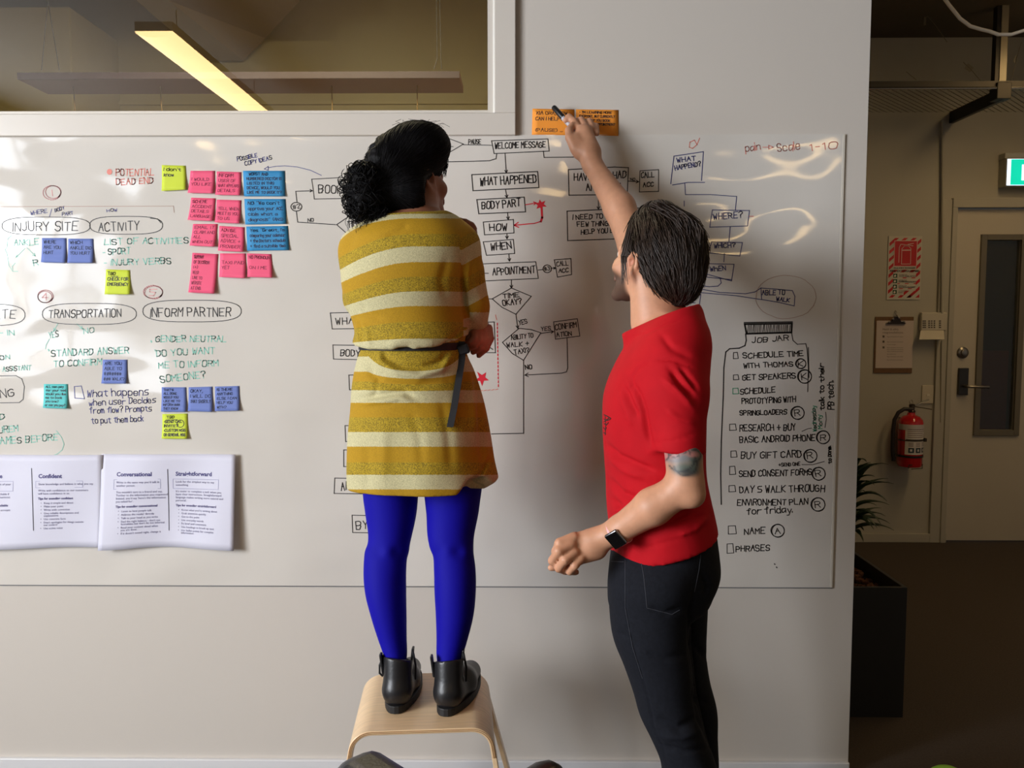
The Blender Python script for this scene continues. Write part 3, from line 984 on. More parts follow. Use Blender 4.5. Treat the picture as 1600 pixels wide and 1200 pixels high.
star(845, 320, 9, 4.5, 6, 'red_star'); star(753, 591, 13, 5, 5, 'red_star')
draw('drawn_arrow', 'k', *arrow([(793, 333), (794, 343)])); draw('drawn_box', 'k', close((755, 347), (802, 343), (803, 364), (757, 367))); txt('k', 'HOW', 765, 361, 792, 360, 11, .003)
draw('drawn_arrow', 'k', *arrow([(792, 366), (792, 373)])); draw('drawn_box', 'k', close((755, 378), (802, 374), (804, 396), (760, 399))); txt('k', 'WHEN', 767, 392, 799, 388, 11, .003)
draw('drawn_arrow', 'k', *arrow([(795, 397), (796, 408)])); draw('drawn_box', 'k', close((735, 413), (837, 409), (841, 435), (735, 440)), [(756, 427), (763, 427)]); txt('k', 'APPOINTMENT', 770, 430, 836, 426, 10)
draw('drawn_arrow', 'k', [(841, 422), (849, 421)], ellipse(855, 420, 6.5, 6), *arrow([(861, 419), (868, 419)], 3)); txt('k', '#3', 851, 423, 859, 422, 6, .002)
draw('drawn_box', 'k', close((866, 406), (892, 404), (893, 429), (871, 433))); txt('k', 'CALL', 870, 416, 888, 414, 7, .002); txt('k', 'ACC', 873, 426, 888, 425, 6, .0022)
draw('drawn_arrow', 'k', *arrow([(799, 438), (799, 450)])); draw('drawn_diamond', 'k', close((799, 450), (830, 463), (806, 491), (784, 480), (769, 467)), [(760, 467), (770, 467)])
txt('k', 'TIME', 786, 466, 811, 464, 7); txt('k', 'OKAY?', 786, 478, 815, 474, 8)
draw('drawn_arrow', 'k', *arrow([(806, 491), (809, 513)])); txt('k', 'YES', 811, 508, 824, 505, 7, .0022)
draw('drawn_diamond', 'k', close((811, 513), (830, 515), (845, 520), (818, 563), (800, 552), (785, 535)))
txt('k', 'ABILITY TO', 799, 531, 833, 527, 7, .0022); txt('k', 'WALK +', 792, 543, 826, 540, 7, .0022); txt('k', 'TAXI?', 804, 554, 827, 550, 7, .0022)
draw('drawn_arrow', 'k', *arrow([(845, 521), (865, 518)])); txt('k', 'YES', 846, 517, 860, 516, 6, .0022)
draw('drawn_box', 'k', close((865, 503), (902, 498), (906, 525), (868, 530))); txt('k', 'CONFIRM', 868, 516, 901, 511, 8, .0024); txt('k', 'ATION', 870, 527, 893, 524, 7, .0024)
draw('drawn_arrow', 'k', *arrow([(886, 528), (887, 575), (885, 581), (878, 583), (820, 586)], 6)); draw('drawn_line', 'k', [(818, 563), (818, 677), (768, 678)], w_=.0026)
txt('k', 'NO', 821, 577, 831, 576, 7)
draw('drawn_box', 'k', [(745, 504), (772, 503), (774, 551), (750, 551)], [(764, 534), (770, 533)], [(764, 542), (770, 546)])
draw('dashed_line', 'r', *[[(777 + .1 * k, 505 + 6 * k), (777 + .1 * k, 508 + 6 * k)] for k in range(17)], w_=.003)
draw('dashed_line', 'o', *[[(778 - 6 * k, 608 + .5 * k), (774 - 6 * k, 609 + .5 * k)] for k in range(6)], [(774, 492), (776, 500)], w_=.0018)
# ---- behind the man's arm
draw('drawn_line', 'k', [(849, 236), (850, 246), (939, 245), (940, 264)])
draw('drawn_box', 'k', close((888, 265), (960, 261), (982, 262), (980, 304), (889, 305)), w_=.0028); txt('k', 'HAVE YOU HAD', 897, 282, 978, 278, 11, .003); txt('k', 'AN ACC M', 916, 298, 969, 296, 10, .003)
draw('drawn_arrow', 'k', *arrow([(982, 283), (998, 284)])); txt('k', 'NO', 985, 282, 992, 282, 4, .002)
draw('drawn_box', 'k', close((1000, 267), (1029, 265), (1029, 299), (999, 300))); txt('k', 'CALL', 1002, 278, 1022, 277, 8); txt('k', 'ACC', 1005, 292, 1021, 291, 7)
draw('drawn_arrow', 'k', *arrow([(935, 306), (935, 327)])); draw('drawn_box', 'k', close((886, 330), (950, 327), (1000, 325), (1000, 372), (887, 376)), w_=.0028)
txt('k', 'I NEED TO KNOW', 895, 343, 972, 340, 7); txt('k', 'FEW THINGS TO', 902, 354, 972, 352, 7); txt('k', 'HELP YOU BOOK', 908, 366, 975, 362, 7)
# ---- blue flowchart on the right
draw('drawn_loop', 'o', [(1093, 216), (1089, 226), (1082, 232), (1077, 230), (1078, 222), (1085, 219), (1089, 226)], w_=.0022)
draw('drawn_box', 'n', [(1096, 282), (1099, 237), (1053, 244), (1048, 287)], [(1051, 289), (1075, 285), (1101, 285)]); txt('n', 'WHAT', 1058, 254, 1087, 250, 7); txt('n', 'HAPPEND?', 1055, 266, 1095, 259, 7)
draw('drawn_line', 'n', [(1070, 287), (1071, 304), (1110, 304), (1151, 307), (1149, 328)], w_=.0022); draw('dashed_line', 'n', [(1069, 314), (1069, 322)], [(1070, 330), (1070, 343)], [(1070, 351), (1070, 360)])
draw('drawn_box', 'n', close((1113, 328), (1171, 329), (1168, 353), (1109, 355))); txt('n', 'WHERE?', 1115, 343, 1160, 340, 9); draw('drawn_tick', 'o', [(1171, 338), (1174, 338), (1177, 338)])
draw('drawn_line', 'n', [(1141, 354), (1139, 377)]); draw('drawn_box', 'n', close((1112, 378), (1160, 379), (1156, 400), (1107, 395))); txt('n', 'WHiCH?', 1116, 388, 1149, 386, 7)
draw('drawn_line', 'n', [(1132, 396), (1131, 409)]); draw('drawn_box', 'n', close((1107, 412), (1147, 413), (1143, 439), (1125, 434), (1103, 428)), [(1107, 412), (1104, 433), (1143, 437)]); txt('n', 'WhEN', 1110, 424, 1134, 422, 7)
draw('drawn_line', 'n', [(1125, 434), (1127, 442), (1122, 447), (1108, 448), (1086, 445)]); draw('drawn_line', 'n', [(1080, 449), (1125, 457), (1165, 459), (1180, 456), (1189, 450)]); draw('drawn_line', 'n', [(1080, 456), (1150, 462), (1189, 468)])
draw('drawn_box', 'n', close((1189, 450), (1215, 452), (1238, 454), (1242, 463), (1241, 478), (1215, 472), (1190, 468))); txt('n', 'ABLE TO', 1191, 461, 1226, 460, 7); txt('n', 'WALK', 1213, 470, 1233, 472, 6)
draw('drawn_oval', 't', ellipse(1228, 464, 47, 34, 34, 1.0), w_=.0014); draw('drawn_box', 'n', [(1070, 459), (1095, 460), (1092, 482)]); txt('n', 'E', 1080, 473, 1086, 473, 7)
txt('o', 'pain', 1165, 237, 1188, 233, 11, .0022); draw('drawn_arrow', 'o', [(1192, 230), (1201, 230)], close((1201, 227), (1208, 230), (1201, 233)), w_=.002)
txt('o', 'Scale', 1215, 237, 1250, 234, 13, .0022); txt('o', '1-10', 1266, 236, 1308, 232, 10, .0022)
# ---- job jar
draw('jar_lid', 'k', close((1163, 506), (1238, 505), (1237, 520), (1166, 522)), close((1164, 507), (1237, 506), (1236, 519), (1167, 521)), [(1163, 504), (1238, 503)], w_=.0035)
draw('lid_hatching', 'k', *[[(1168 + 2.6 * k, 520), (1169 + 2.6 * k + RND.uniform(-1, 1), 508)] for k in range(26)], w_=.0022)
draw('jar_outline', 'k', [(1165, 522), (1166, 532), (1164, 540), (1155, 544), (1140, 545), (1134, 550), (1131, 575), (1130, 620), (1127, 690), (1126, 740), (1127, 788)], w_=.0036)
draw('jar_outline', 'k', [(1237, 521), (1239, 532), (1246, 538), (1259, 537), (1261, 545), (1263, 575), (1262, 612)], [(1263, 543), (1264, 590)], w_=.0024)
txt('k', 'JOB JAR', 1175, 536, 1232, 532, 8)
for x0, y0, x1, y1, c_ in ((1146, 551, 1153, 560, 'k'), (1146, 586, 1154, 593, 'k'), (1145, 607, 1154, 615, 'G'), (1140, 663, 1150, 672, 'k'), (1142, 705, 1151, 714, 'k'), (1140, 729, 1149, 741, 'k'), (1139, 759, 1149, 768, 'k'), (1138, 822, 1150, 834, 'k'), (1136, 850, 1146, 864, 'k')):
    draw('checkbox', c_, close((x0, y0), (x1 - 1, y0 - .5), (x1 + .5, y1), (x0, y1 + .5)), w_=.0022)
for t, x0, y0, x1, y1, h in (('SCHEDULE TIME', 1161, 560, 1255, 556, 8), ('WITH THOMAS', 1162, 575, 1239, 572, 7), ('GET SPEAKERS', 1160, 594, 1243, 591, 8), ('SCHEDULE', 1157, 616, 1211, 613, 8),
                             ('PROTOTYPING WITH', 1159, 631, 1243, 628, 8), ('SPRINGLOADERS', 1156, 649, 1229, 647, 7), ('RESEARCH + BUY', 1156, 674, 1243, 672, 10), ('BASIC ANDROID PHONE', 1156, 692, 1273, 688, 9),
                             ('BUY GIFT CARD', 1158, 717, 1252, 714, 10), ('SEND CONSENT FORMS', 1155, 745, 1268, 742, 9), ('DAY 5 WALK THROUGH', 1156, 770, 1288, 768, 10), ('ENVIRONMENT PLAN', 1152, 790, 1262, 788, 9),
                             ('for friday.', 1167, 804, 1238, 801, 10), ('NAME', 1163, 835, 1195, 833, 9), ('PHRASES', 1150, 862, 1202, 860, 9)):
    txt('k', t, x0, y0, x1, y1, h, .0029)
txt('k', '+SEND ONE', 1217, 729, 1250, 727, 5, .0022); draw('drawn_line', 'k', [(1253, 726), (1270, 726), (1288, 721)], w_=.002)
for ch, x, y, r in (('K', 1251, 568, 8), ('K', 1257, 588, 11), ('R', 1246, 645, 10.5), ('R', 1286, 683, 10.5), ('R', 1266, 712, 10.5), ('R', 1279, 740, 10.5), ('R', 1278, 788, 11), ('A', 1215, 829, 10.5)):
    draw('circled_initial', 'k', ellipse(x, y, r, r * .95), ellipse(x + .6, y + .6, r * .93, r * .95), *text_strokes(ch, x - 4, y + 5, x + 4, y + 4, 9), w_=.0024)
txt('k', 'talk to their', 1288, 641, 1287, 568, 7, .003); txt('k', 'PB tech.', 1303, 640, 1302, 595, 9, .003)
txt('G', 'Wednesday', 1276, 674, 1274, 634, 6, .0022); txt('G', 'Mony', 1285, 670, 1283, 648, 6, .0022); txt('k', 'to Done.', 1299, 724, 1298, 697, 5, .003)
draw('drawn_line', 'k', [(1290, 644), (1291, 655), (1289, 668)], [(1253, 674), (1262, 670), (1268, 669)], w_=.0018)
draw('pen_dots', 'k', [(1210, 881), (1211, 882)], [(1213, 886), (1214, 887)], w_=.003)

# ================================================================== STICKY NOTES
M_note = {'lime': mat('lime_paper', (212, 228, 64), .7), 'pink': mat('pink_paper', (250, 96, 134), .7), 'blue': mat('blue_paper', (52, 144, 200), .7),
          'indigo': mat('periwinkle_paper', (112, 132, 200), .7), 'teal': mat('teal_paper', (96, 206, 206), .7), 'orange': mat('orange_paper', (252, 158, 52), .7)}
INKN = {'k': mat('pen_on_note', (40, 38, 46), .6), 'm': mat('pen_on_pink_note', (150, 40, 76), .6), 'd': mat('pen_on_blue_note', (26, 40, 78), .6)}


def note(color, quad, lines, label, base=BY, ink='k', lift=.012, pw=.0014, group=None, lh=None, extra=None, pad=.08):
    """square of paper: top edge sticks, lower edge curls away from the board"""
    tl, tr_, br, bl = [Vector((q[0], q[1])) for q in quad]
    def surf(u, v, off=0.0):
        q = tl * (1 - u) * (1 - v) + tr_ * u * (1 - v) + br * u * v + bl * (1 - u) * v
        d = .0012 + lift * max(0, v - .25) ** 2 * (1.1 + .5 * (u - .5)) + off
        p0 = P(q.x, q.y, base)
        return Vector((p0.x, base - d, p0.z))
    n = 7
    mb = MB()
    mb.add([surf(i / n, j / n) for j in range(n + 1) for i in range(n + 1)],
           [(j * (n + 1) + i, (j + 1) * (n + 1) + i, (j + 1) * (n + 1) + i + 1, j * (n + 1) + i + 1) for j in range(n) for i in range(n)])
    c = surf(.5, 0); c = Vector((c.x, base, c.z))
    o = mb.build('sticky_note', M_note[color], smooth=True, loc=c)
    so_ = o.modifiers.new('thickness', 'SOLIDIFY'); so_.thickness = .0006; so_.offset = 0
    tag(o, label, 'sticky note', group)
    st_ = []
    k = len(lines)
    for i, t in enumerate(lines):
        if not t: continue
        H = 1.0 / (max(k, 3) + .6)
        yb = H * (i + 1.0)
        wd = min(1 - 2 * pad, .105 * len(t) * (3.6 / max(k, 3)) * (tr_ - tl).length ** -1 * 40)
        st_ += [[(x, y) for x, y in q] for q in text_strokes(t, pad, yb, pad + wd, yb, H * .55, 1.0)]
    if extra: st_ += extra
    im = MB()
    ribbons(im, st_, lambda x, y: surf(min(max(x, 0.02), .98), min(max(y, 0.02), .98), .0008), pw)
    if im.v: im.build('lettering', INKN[ink], o)
    return o


def Q(x0, y0, x1, y1, sk_=0, tw_=0):
    return [(x0 + sk_, y0), (x1 + sk_, y0 + tw_), (x1, y1 + tw_), (x0, y1)]


note('lime', [(253, 258), (290, 259), (292, 297), (254, 299)], ['I don\'t', 'know', '', ''], 'lime sticky note reading "I don\'t know" left of the pink notes', pw=.0018)
PN = [([(298, 267), (336, 267), (335, 303), (295, 302)], ['', 'I WOULD', 'YOU LIKE', ''], 'pink sticky note at the top of the left pink column'),
      ([(339, 268), (377, 269), (377, 306), (338, 305)], ['INFORM', 'USER OF', 'WHAT APPEARS', 'DETAILS'], 'pink sticky note at the top of the second pink column, beside the top blue note'),
      ([(299, 309), (337, 310), (334, 346), (295, 344)], ['SCHEME', 'ACCIDENT', 'DETAILS', 'LANGUAGE'], 'pink sticky note second from the top in the left pink column'),
      ([(339, 312), (377, 313), (376, 350), (337, 348)], ['', 'TELL WHEN', 'MEET IS YOU', 'TO US'], 'pink sticky note second from the top in the second pink column'),
      ([(302, 350), (340, 350), (337, 386), (298, 384)], ['EMAIL IT', 'CLAIM AND', 'ALL', 'WHEN OUT'], 'pink sticky note third from the top in the left pink column'),
      ([(343, 353), (382, 355), (382, 394), (342, 392)], ['ADVISE', 'SPECIAL', 'ADVICE +', 'PROVIDER'], 'pink sticky note third from the top in the second pink column'),
      ([(301, 395), (341, 397), (337, 459), (296, 457)], ['SUMMARY', 'OF DECISION', '(+)', 'NEED', 'LINE TO', 'WEBSITE', 'AT END.'], 'tall pink sticky note at the bottom of the left pink column'),
      ([(344, 396), (384, 396), (385, 435), (344, 433)], ['', 'TAXI PAID', 'YET', ''], 'pink sticky note at the bottom of the second pink column'),
      ([(386, 396), (424, 397), (427, 434), (388, 433)], ['NO PRONOUN', '', 'ON I ME', ''], 'pink sticky note below the lowest blue note')]
for q, l_, lb in PN: note('pink', q, l_, lb, ink='m', group='pink sticky notes on the whiteboard', lift=.016)
BN = [([(380, 267), (445, 267), (446, 307), (382, 307)], ['  WORST AND', 'NUMBERED DOCTOR IS', 'LISTED IN THIS', 'DEVICE, WOULD YOU', 'LIKE ME TO BOOK IT?'], 'wide blue sticky note on top of the three, under the curved arrow'),
      ([(382, 311), (446, 311), (448, 350), (384, 351)], ['NO: "We can\'t', 'approve your ACC', 'claim what a', 'diagnosis"  (ANS)'], 'wide blue sticky note in the middle of the three'),
      ([(385, 354), (450, 353), (452, 391), (387, 392)], ['Yes "Great, I\'m', 'comparing your calendar', '+ the Doctors schedule', '+ find a suitable time'], 'wide blue sticky note lowest of the three')]
for q, l_, lb in BN: note('blue', q, l_, lb, ink='d', group='wide blue sticky notes on the whiteboard', lift=.006, pw=.0015)
IN = [([(66, 372), (104, 372), (104, 411), (66, 410)], ['WHERE', 'ARE YOU', 'HURT', ''], 'periwinkle sticky note reading "WHERE ARE YOU HURT" under INJURY SITE'),
      ([(107, 373), (146, 373), (147, 411), (107, 411)], ['WHICH', 'ANKLE DID', 'YOU HURT', ''], 'periwinkle sticky note reading "WHICH ANKLE DID YOU HURT"'),
      ([(161, 562), (199, 562), (199, 599), (160, 599)], ['ARE YOU', 'ABLE TO', '#######', '### WALK?'], 'periwinkle sticky note reading "ARE YOU ABLE TO WALK" with crossed-out words'),
      ([(253, 605), (291, 605), (292, 643), (253, 643)], ["THAT'S", 'ALL DONE', 'WOULD YOU', 'LIKE ME TO', 'INFORM ###', 'THEY KNOW'], 'periwinkle sticky note directly above the lime TBD note'),
      ([(295, 605), (332, 604), (333, 643), (295, 642)], ['OKAY,', 'I WILL DO', 'THAT SHORTLY', ''], 'periwinkle sticky note in the middle of the row of three'),
      ([(336, 604), (374, 603), (375, 641), (337, 642)], ['IS THERE', 'ANYTHING', 'ELSE I CAN', 'HELP YOU', 'WITH?'], 'periwinkle sticky note at the right end of the row of three')]
for q, l_, lb in IN: note('indigo', q, l_, lb, ink='d', group='periwinkle sticky notes on the whiteboard')
note('lime', [(166, 421), (203, 422), (205, 460), (165, 460)], ['TBD', 'CHECK FOR', 'EMERGENCY', ''], 'lime sticky note reading "CHECK FOR EMERGENCY" under the green list', pw=.0018, extra=[[(.22, .27), (.5, .27)]])
note('lime', [(254, 647), (293, 646), (294, 685), (254, 685)], ['  TBD', '*SEND CAL', 'INVITE?', '*CUSTOM MSG', 'OR GENERAL MSG'], 'lime sticky note reading "TBD SEND CAL INVITE" at the lower row', pw=.0018, extra=[[(.15, .24), (.6, .24)], [(.72 + .14 * math.cos(a), .4 + .15 * math.sin(a)) for a in [i * .5 for i in range(14)]]])
note('teal', [(69, 600), (106, 600), (107, 638), (69, 637)], ['ALL can pay', 'for your taxi', 'would you like', 'me to book', 'you one?', 'or can you pay?'], 'teal sticky note left of the blue "What happens" writing', pw=.0013)
note('orange', [(832, 170), (897, 171), (897, 212), (831, 211)], ["'KIA ORA, HOW", 'CAN I HELP?', '', '(PAUSE) ...'], 'orange sticky note on the left, behind the raised marker', base=WALL_Y, lift=.004, group='orange sticky notes above the whiteboard', pw=.0015)
note('orange', [(900, 171), (966, 172), (966, 213), (900, 211)], ["- 'I'M LEARNING MORE", 'EVERYDAY, BUT CURRENTLY', 'I CAN HELP YOU BOOK', "A DOCTOR'S APPOINTMENT'", '#########', '  #########'], 'orange sticky note on the right, partly covered by the raised hand', base=WALL_Y, lift=.004, group='orange sticky notes above the whiteboard', pw=.0015)

# ================================================================== PRINTED SHEETS
M_sheet = mat('printed_paper', (222, 222, 238), .6)
M_prt = mat('printed_text', (96, 92, 136), .6)
M_prt2 = mat('printed_heading', (70, 66, 128), .6)


def font_mesh(t, bold=0.0):
    cu = bpy.data.curves.new('t', 'FONT'); cu.body = t; cu.size = 1.0; cu.offset = bold; cu.resolution_u = 2; cu.fill_mode = 'FRONT'
    o = bpy.data.objects.new('t', cu); COL.objects.link(o)
    dg = bpy.context.evaluated_depsgraph_get()
    me = bpy.data.meshes.new_from_object(o.evaluated_get(dg))
    v = [(q.co.x, q.co.y) for q in me.vertices]; f = [tuple(p.vertices) for p in me.polygons]
    bpy.data.objects.remove(o); bpy.data.curves.remove(cu); bpy.data.meshes.remove(me)
    return v, f


def printed(mb, t, x, y, h, mapf, width=None, bold=0.0):
    v, f = font_mesh(t, bold)
    if not v: return
    mxw = max(p[0] for p in v)
    sx = (width / mxw) if width else h
    mb.add([mapf(x + p[0] * sx, y - p[1] * h) for p in v], f)


def sheet(quad, label, seed, cols):
    tl, tr_, br, bl = [Vector(q) for q in quad]
    def s2(px, py, off=0.0):
        u = (px - tl.x) / (tr_.x - tl.x); v = (py - tl.y) / (bl.y - tl.y)
        wv = .006 * math.sin(u * 5 + seed) * v + .004 * math.sin(u * 9 + 2 * v + seed * 2)
        d = .010 + wv + .012 * abs(u - .5) ** 1.5 * v + .010 * v * v + off
        p0 = P(px, py + 2.0 * math.sin(u * 5 + seed) * v, BY)
        return Vector((p0.x, BY - max(d, .002), p0.z))
    n, m = 30, 14
    vs = [s2(tl.x + (tr_.x - tl.x) * i / n, tl.y + (bl.y - tl.y) * j / m) for j in range(m + 1) for i in range(n + 1)]
    fs = [(j * (n + 1) + i, (j + 1) * (n + 1) + i, (j + 1) * (n + 1) + i + 1, j * (n + 1) + i + 1) for j in range(m) for i in range(n)]
    c = s2((tl.x + tr_.x) / 2, tl.y)
    o = MB().add(vs, fs).build('printed_sheet', M_sheet, smooth=True, loc=c)
    so_ = o.modifiers.new('thickness', 'SOLIDIFY'); so_.thickness = .0006; so_.offset = 0
    tag(o, label, 'paper', 'printed sheets under the handwriting')
    mp_ = lambda x, y: s2(x, y, .0009)
    hd_ = MB(); bd = MB(); ln = MB()
    for (x, y, head, box, para, tip, bl_) in cols:
        printed(hd_, head, x, y, 9, mp_, bold=.03)
        bh = 5 * len(box) + 4
        ribbons(ln, [close((x - 4, y + 5), (x + 68, y + 5), (x + 68, y + 6 + bh), (x - 4, y + 6 + bh))], mp_, .0009)
        yy = y + 11
        for t in box: printed(bd, t, x, yy, 4.6, mp_); yy += 5
        yy += 5
        for t in para: printed(bd, t, x, yy, 4.6, mp_); yy += 4.8
        yy += 3
        printed(bd, tip, x, yy, 4.8, mp_, bold=.04); yy += 7
        for t in bl_:
            sub = t.split('\n')
            printed(bd, '\u2022', x + 4, yy, 5, mp_)
            for k_, t2 in enumerate(sub): printed(bd, t2, x + 9, yy + 3.8 * k_, 4.4, mp_)
            yy += 5.3 + 3.8 * (len(sub) - 1)
    hd_.build('heading', M_prt2, o); bd.build('body_text', M_prt, o); ln.build('ruled_box', mat('ruled_line', (150, 150, 190), .6), o)
    return o, mp_


def divider(o, mp_, x0, y0, x1, y1):
    mb = MB(); ribbons(mb, [[(x0 + (x1 - x0) * i / 8, y0 + (y1 - y0) * i / 8) for i in range(9)]], mp_, .0022)
    mb.build('divider', mat('divider_print', (60, 58, 76), .6), o)


o1, m1 = sheet([(-130, 710), (163, 712), (163, 855), (-130, 855)], 'printed landscape sheet with headings "Approachable" and "Confident", at the left edge', .4, [
    (-44, 746, 'Approachable', ['Be warm, use the language of your', 'customer.'], ['People will tell us approachable if', 'our copy is empathetic, courteous', 'and kind.'], 'Tips for sounding approachable',
     ['Avoid starting with an acronym', 'Use contractions', 'Be polite', 'Avoid clichés', 'Use names', 'Write longer dialogue', 'Use inclusive language']),
    (64, 746, 'Confident', ['Show knowledge and believe in what you say.'], ['Write with confidence so our customers', 'will have confidence in us.'], 'Tips for sounding confident',
     ['Keep it simple and direct', 'Make your point', 'Write with conviction', 'Give reliable descriptions and\nexplanations', 'Use concrete facts', "Don't apologise for things outside\nour control", 'Use active voice'])])
divider(o1, m1, 53, 731, 58, 827)
o2, m2 = sheet([(160.5, 709), (370, 713), (370, 855), (160.5, 855)], 'printed landscape sheet with headings "Conversational" and "Straightforward"', 2.3, [
    (185, 743, 'Conversational', ["Write in the same way you'd talk in", 'another person.'], ["You wouldn't turn to a friend and say,", "'Further to the information you requested'.", "Instead, you'd say 'here's the information", "you asked for'."], 'Tips for sounding conversational',
     ['Listen to how people talk', 'Address the reader directly', 'Talk to your head as you write', "Find the right balance - don't use\nformalities but don't be too informal", 'Read your content aloud when\nyou are done', "If it doesn't sound right, change it"]),
    (276, 743, 'Straightforward', ['Look for the simplest way to say', 'something.'], ["It's easier to complete a task when you", 'have clear instructions. Straightforward', 'language makes writing more natural and', 'personal.'], 'Tips for sounding straightforward',
     ["Know what you're writing about", 'Grab attention quickly', 'Get to the point', 'Use everyday words', 'Be brief and consistent', 'Use headings to break up text', 'Use bullet points for complex\ninformation'])])
divider(o2, m2, 264, 733, 266, 829)

# ================================================================== STOOL
M_birch = mat('birch_plywood', (232, 200, 158), .38, noise=.10, nscale=9, stretch=(1, 14, 3), bump=.05, bscale=40, coat=.2)
M_ply = mat('plywood_edge', (232, 208, 160), .5, noise=.12, nscale=60, stretch=(1, 1, 1))
SZ = .45
sy0, sy1 = depth_at(1141, .45), depth_at(1052, .45)
sxc = (P(557, 1140, sy0).x + P(757, 1140, sy0).x) / 2 - .010
stool = empty('step_stool', (sxc, (sy0 + sy1) / 2, 0), 'pale birch bentwood step stool the woman stands on', 'stool')
# outer centre-line of the bent sheet (x offset, z), right half: flat top, bend, splayed leg
hw = .117; R_ = .055; sp = math.radians(9)
prof = [(0.0, SZ), (hw * .5, SZ), (hw, SZ)]
for k in range(1, 9):
    a = (math.pi / 2 - sp) * k / 8
    prof.append((hw + R_ * math.sin(a), SZ - R_ + R_ * math.cos(a)))
lx, lz = prof[-1]
def legpt(z): return (lx + (lz - z) * math.tan(sp), z)
zsplit = .375
prof.append(legpt(zsplit))


def sheet_strip(points, y0f, y1f, th):
    """bent sheet between two depth functions of the point index; th thickness"""
    mb = MB(); n = len(points); vs = []
    for i, (x, z) in enumerate(points):
        a = points[max(i - 1, 0)]; b2 = points[min(i + 1, n - 1)]
        t = Vector((b2[0] - a[0], 0, b2[1] - a[1])).normalized()
        nr = Vector((t.z, 0, -t.x))
        if i == 0: pass
        inner = Vector((x, 0, z)) + nr * th
        y0_, y1_ = y0f(i, n), y1f(i, n)
        vs += [(x, y0_, z), (x, y1_, z), (inner.x, y0_, inner.z), (inner.x, y1_, inner.z)]
    fs = []
    for i in range(n - 1):
        o = 4 * i; q = o + 4
        fs += [(o, o + 1, q + 1, q), (o + 2, q + 2, q + 3, o + 3), (o, q, q + 2, o + 2), (o + 1, o + 3, q + 3, q + 1)]
    fs += [(0, 2, 3, 1), (4 * n - 4, 4 * n - 3, 4 * n - 1, 4 * n - 2)]
    mb.add(vs, fs)
    return mb


full = [(sxc - x, z) for x, z in reversed(prof)] + [(sxc + x, z) for x, z in prof[1:]]
tw_ = .0025 * 4
sh = sheet_strip(full, lambda i, n: sy0, lambda i, n: sy1, -.011 * -1)
seat = sh.build('seat', [M_birch, M_ply], stool, smooth=False, bevel=.0015)
seat.data.polygons.foreach_set('use_smooth', [True] * len(seat.data.polygons))
try: seat.data.set_sharp_from_angle(angle=math.radians(35))
except Exception: pass
for sgn in (-1, 1):
    for y0_, y1_, dy in ((sy0, sy0 + .062, -.03), (sy1 - .062, sy1, .03)):
        k_ = .0 if dy < 0 else .10
        pts = [(legpt(z)[0] + k_ * (zsplit - z), z) for z in (zsplit, .25, .12, 0.0)]
        pts = [(sxc + sgn * x, z) for x, z in pts]
        if sgn < 0:
            pts = pts
        inner_sign = 1 if sgn > 0 else -1
        m_ = sheet_strip(pts, lambda i, n: y0_ + dy * i / (n - 1), lambda i, n: y1_ + dy * i / (n - 1) - (.012 if dy < 0 else -.0) * i / (n - 1), .011 * inner_sign)
        m_.build('leg', M_birch, stool, bevel=.001)
stool.rotation_euler = (0, 0, math.radians(4.6))
# plywood lamination lines along the front edge
for off in (.003, .0065):
    pr = []
    for i, (x, z) in enumerate(full):
        a = full[max(i - 1, 0)]; b2 = full[min(i + 1, len(full) - 1)]
        t = Vector((b2[0] - a[0], 0, b2[1] - a[1])).normalized(); nr = Vector((t.z, 0, -t.x))
        q = Vector((x, 0, z)) + nr * off
        pr.append((q.x, sy0 - .0004, q.z))
    MB().tube(pr, .0007, 4).build('lamination_line', mat('dark_ply_layer', (158, 116, 70), .6), stool)

# ================================================================== CHAIR IN FRONT (black leather, only corner and armrest in view)
M_leather = mat('black_leather', (30, 31, 36), .34, bump=.25, bscale=220, spec=.5)
cb = Vector((-.03, .93, 0)); dn = Vector((.707, .707, 0)); dr = Vector((.707, -.707, 0))
chair = empty('office_chair', (0.10, 1.12, 0), 'black leather armchair whose back corner and armrest tip show at the bottom edge', 'chair')
ctop = P(577, 1158, 1.09).z
cbk = P(577, 1165, 1.09); cbk.z = 0
def cushion(name, c, hx, hy, hz, ux, uy, uz, bev, m=M_leather):
    return MB().obox(c, Vector(ux) * hx, Vector(uy) * hy, Vector(uz) * hz).build(name, m, chair, smooth=True, bevel=bev, seg=5)
bcn = cbk + dr * .225 - dn * .03
cushion('backrest', (bcn.x, bcn.y, ctop - .22), .225, .04, .22, dr, dn, (0, 0, 1), .028)
seat_c = bcn + dn * .27
cushion('seat', (seat_c.x, seat_c.y, .43), .23, .23, .05, dr, dn, (0, 0, 1), .03)
tip = P(862, 1192, 1.40)
for sgn in (-1, 1):
    base_ = bcn + dr * (.225 * sgn) + dn * .02
    if sgn < 0:
        e0 = Vector((base_.x, base_.y, tip.z - .012)); e1 = Vector((tip.x, 1.40, tip.z - .022))
    else:
        e0 = Vector((base_.x, base_.y, tip.z - .03)); e1 = e0 + dn * .36
    dd = e1 - e0
    ar = MB().tube([e0, e0 + dd * .3, e0 + dd * .7, e0 + dd * .95, e1, e1 + dd.normalized() * .02], [.022, .026, .03, .031, .026, .012], 16)
    ar.build('armrest', M_leather, chair, smooth=True)
    MB().tube([e0 + dd * .6 + Vector((0, 0, -.02)), (e0.x + dd.x * .6, e0.y + dd.y * .6, .42)], .012, 8).build('arm_post', M_black, chair, smooth=True)
MB().tube([(seat_c.x, seat_c.y, .39), (seat_c.x, seat_c.y, .08)], .03, 12).build('gas_post', M_metal, chair, smooth=True)
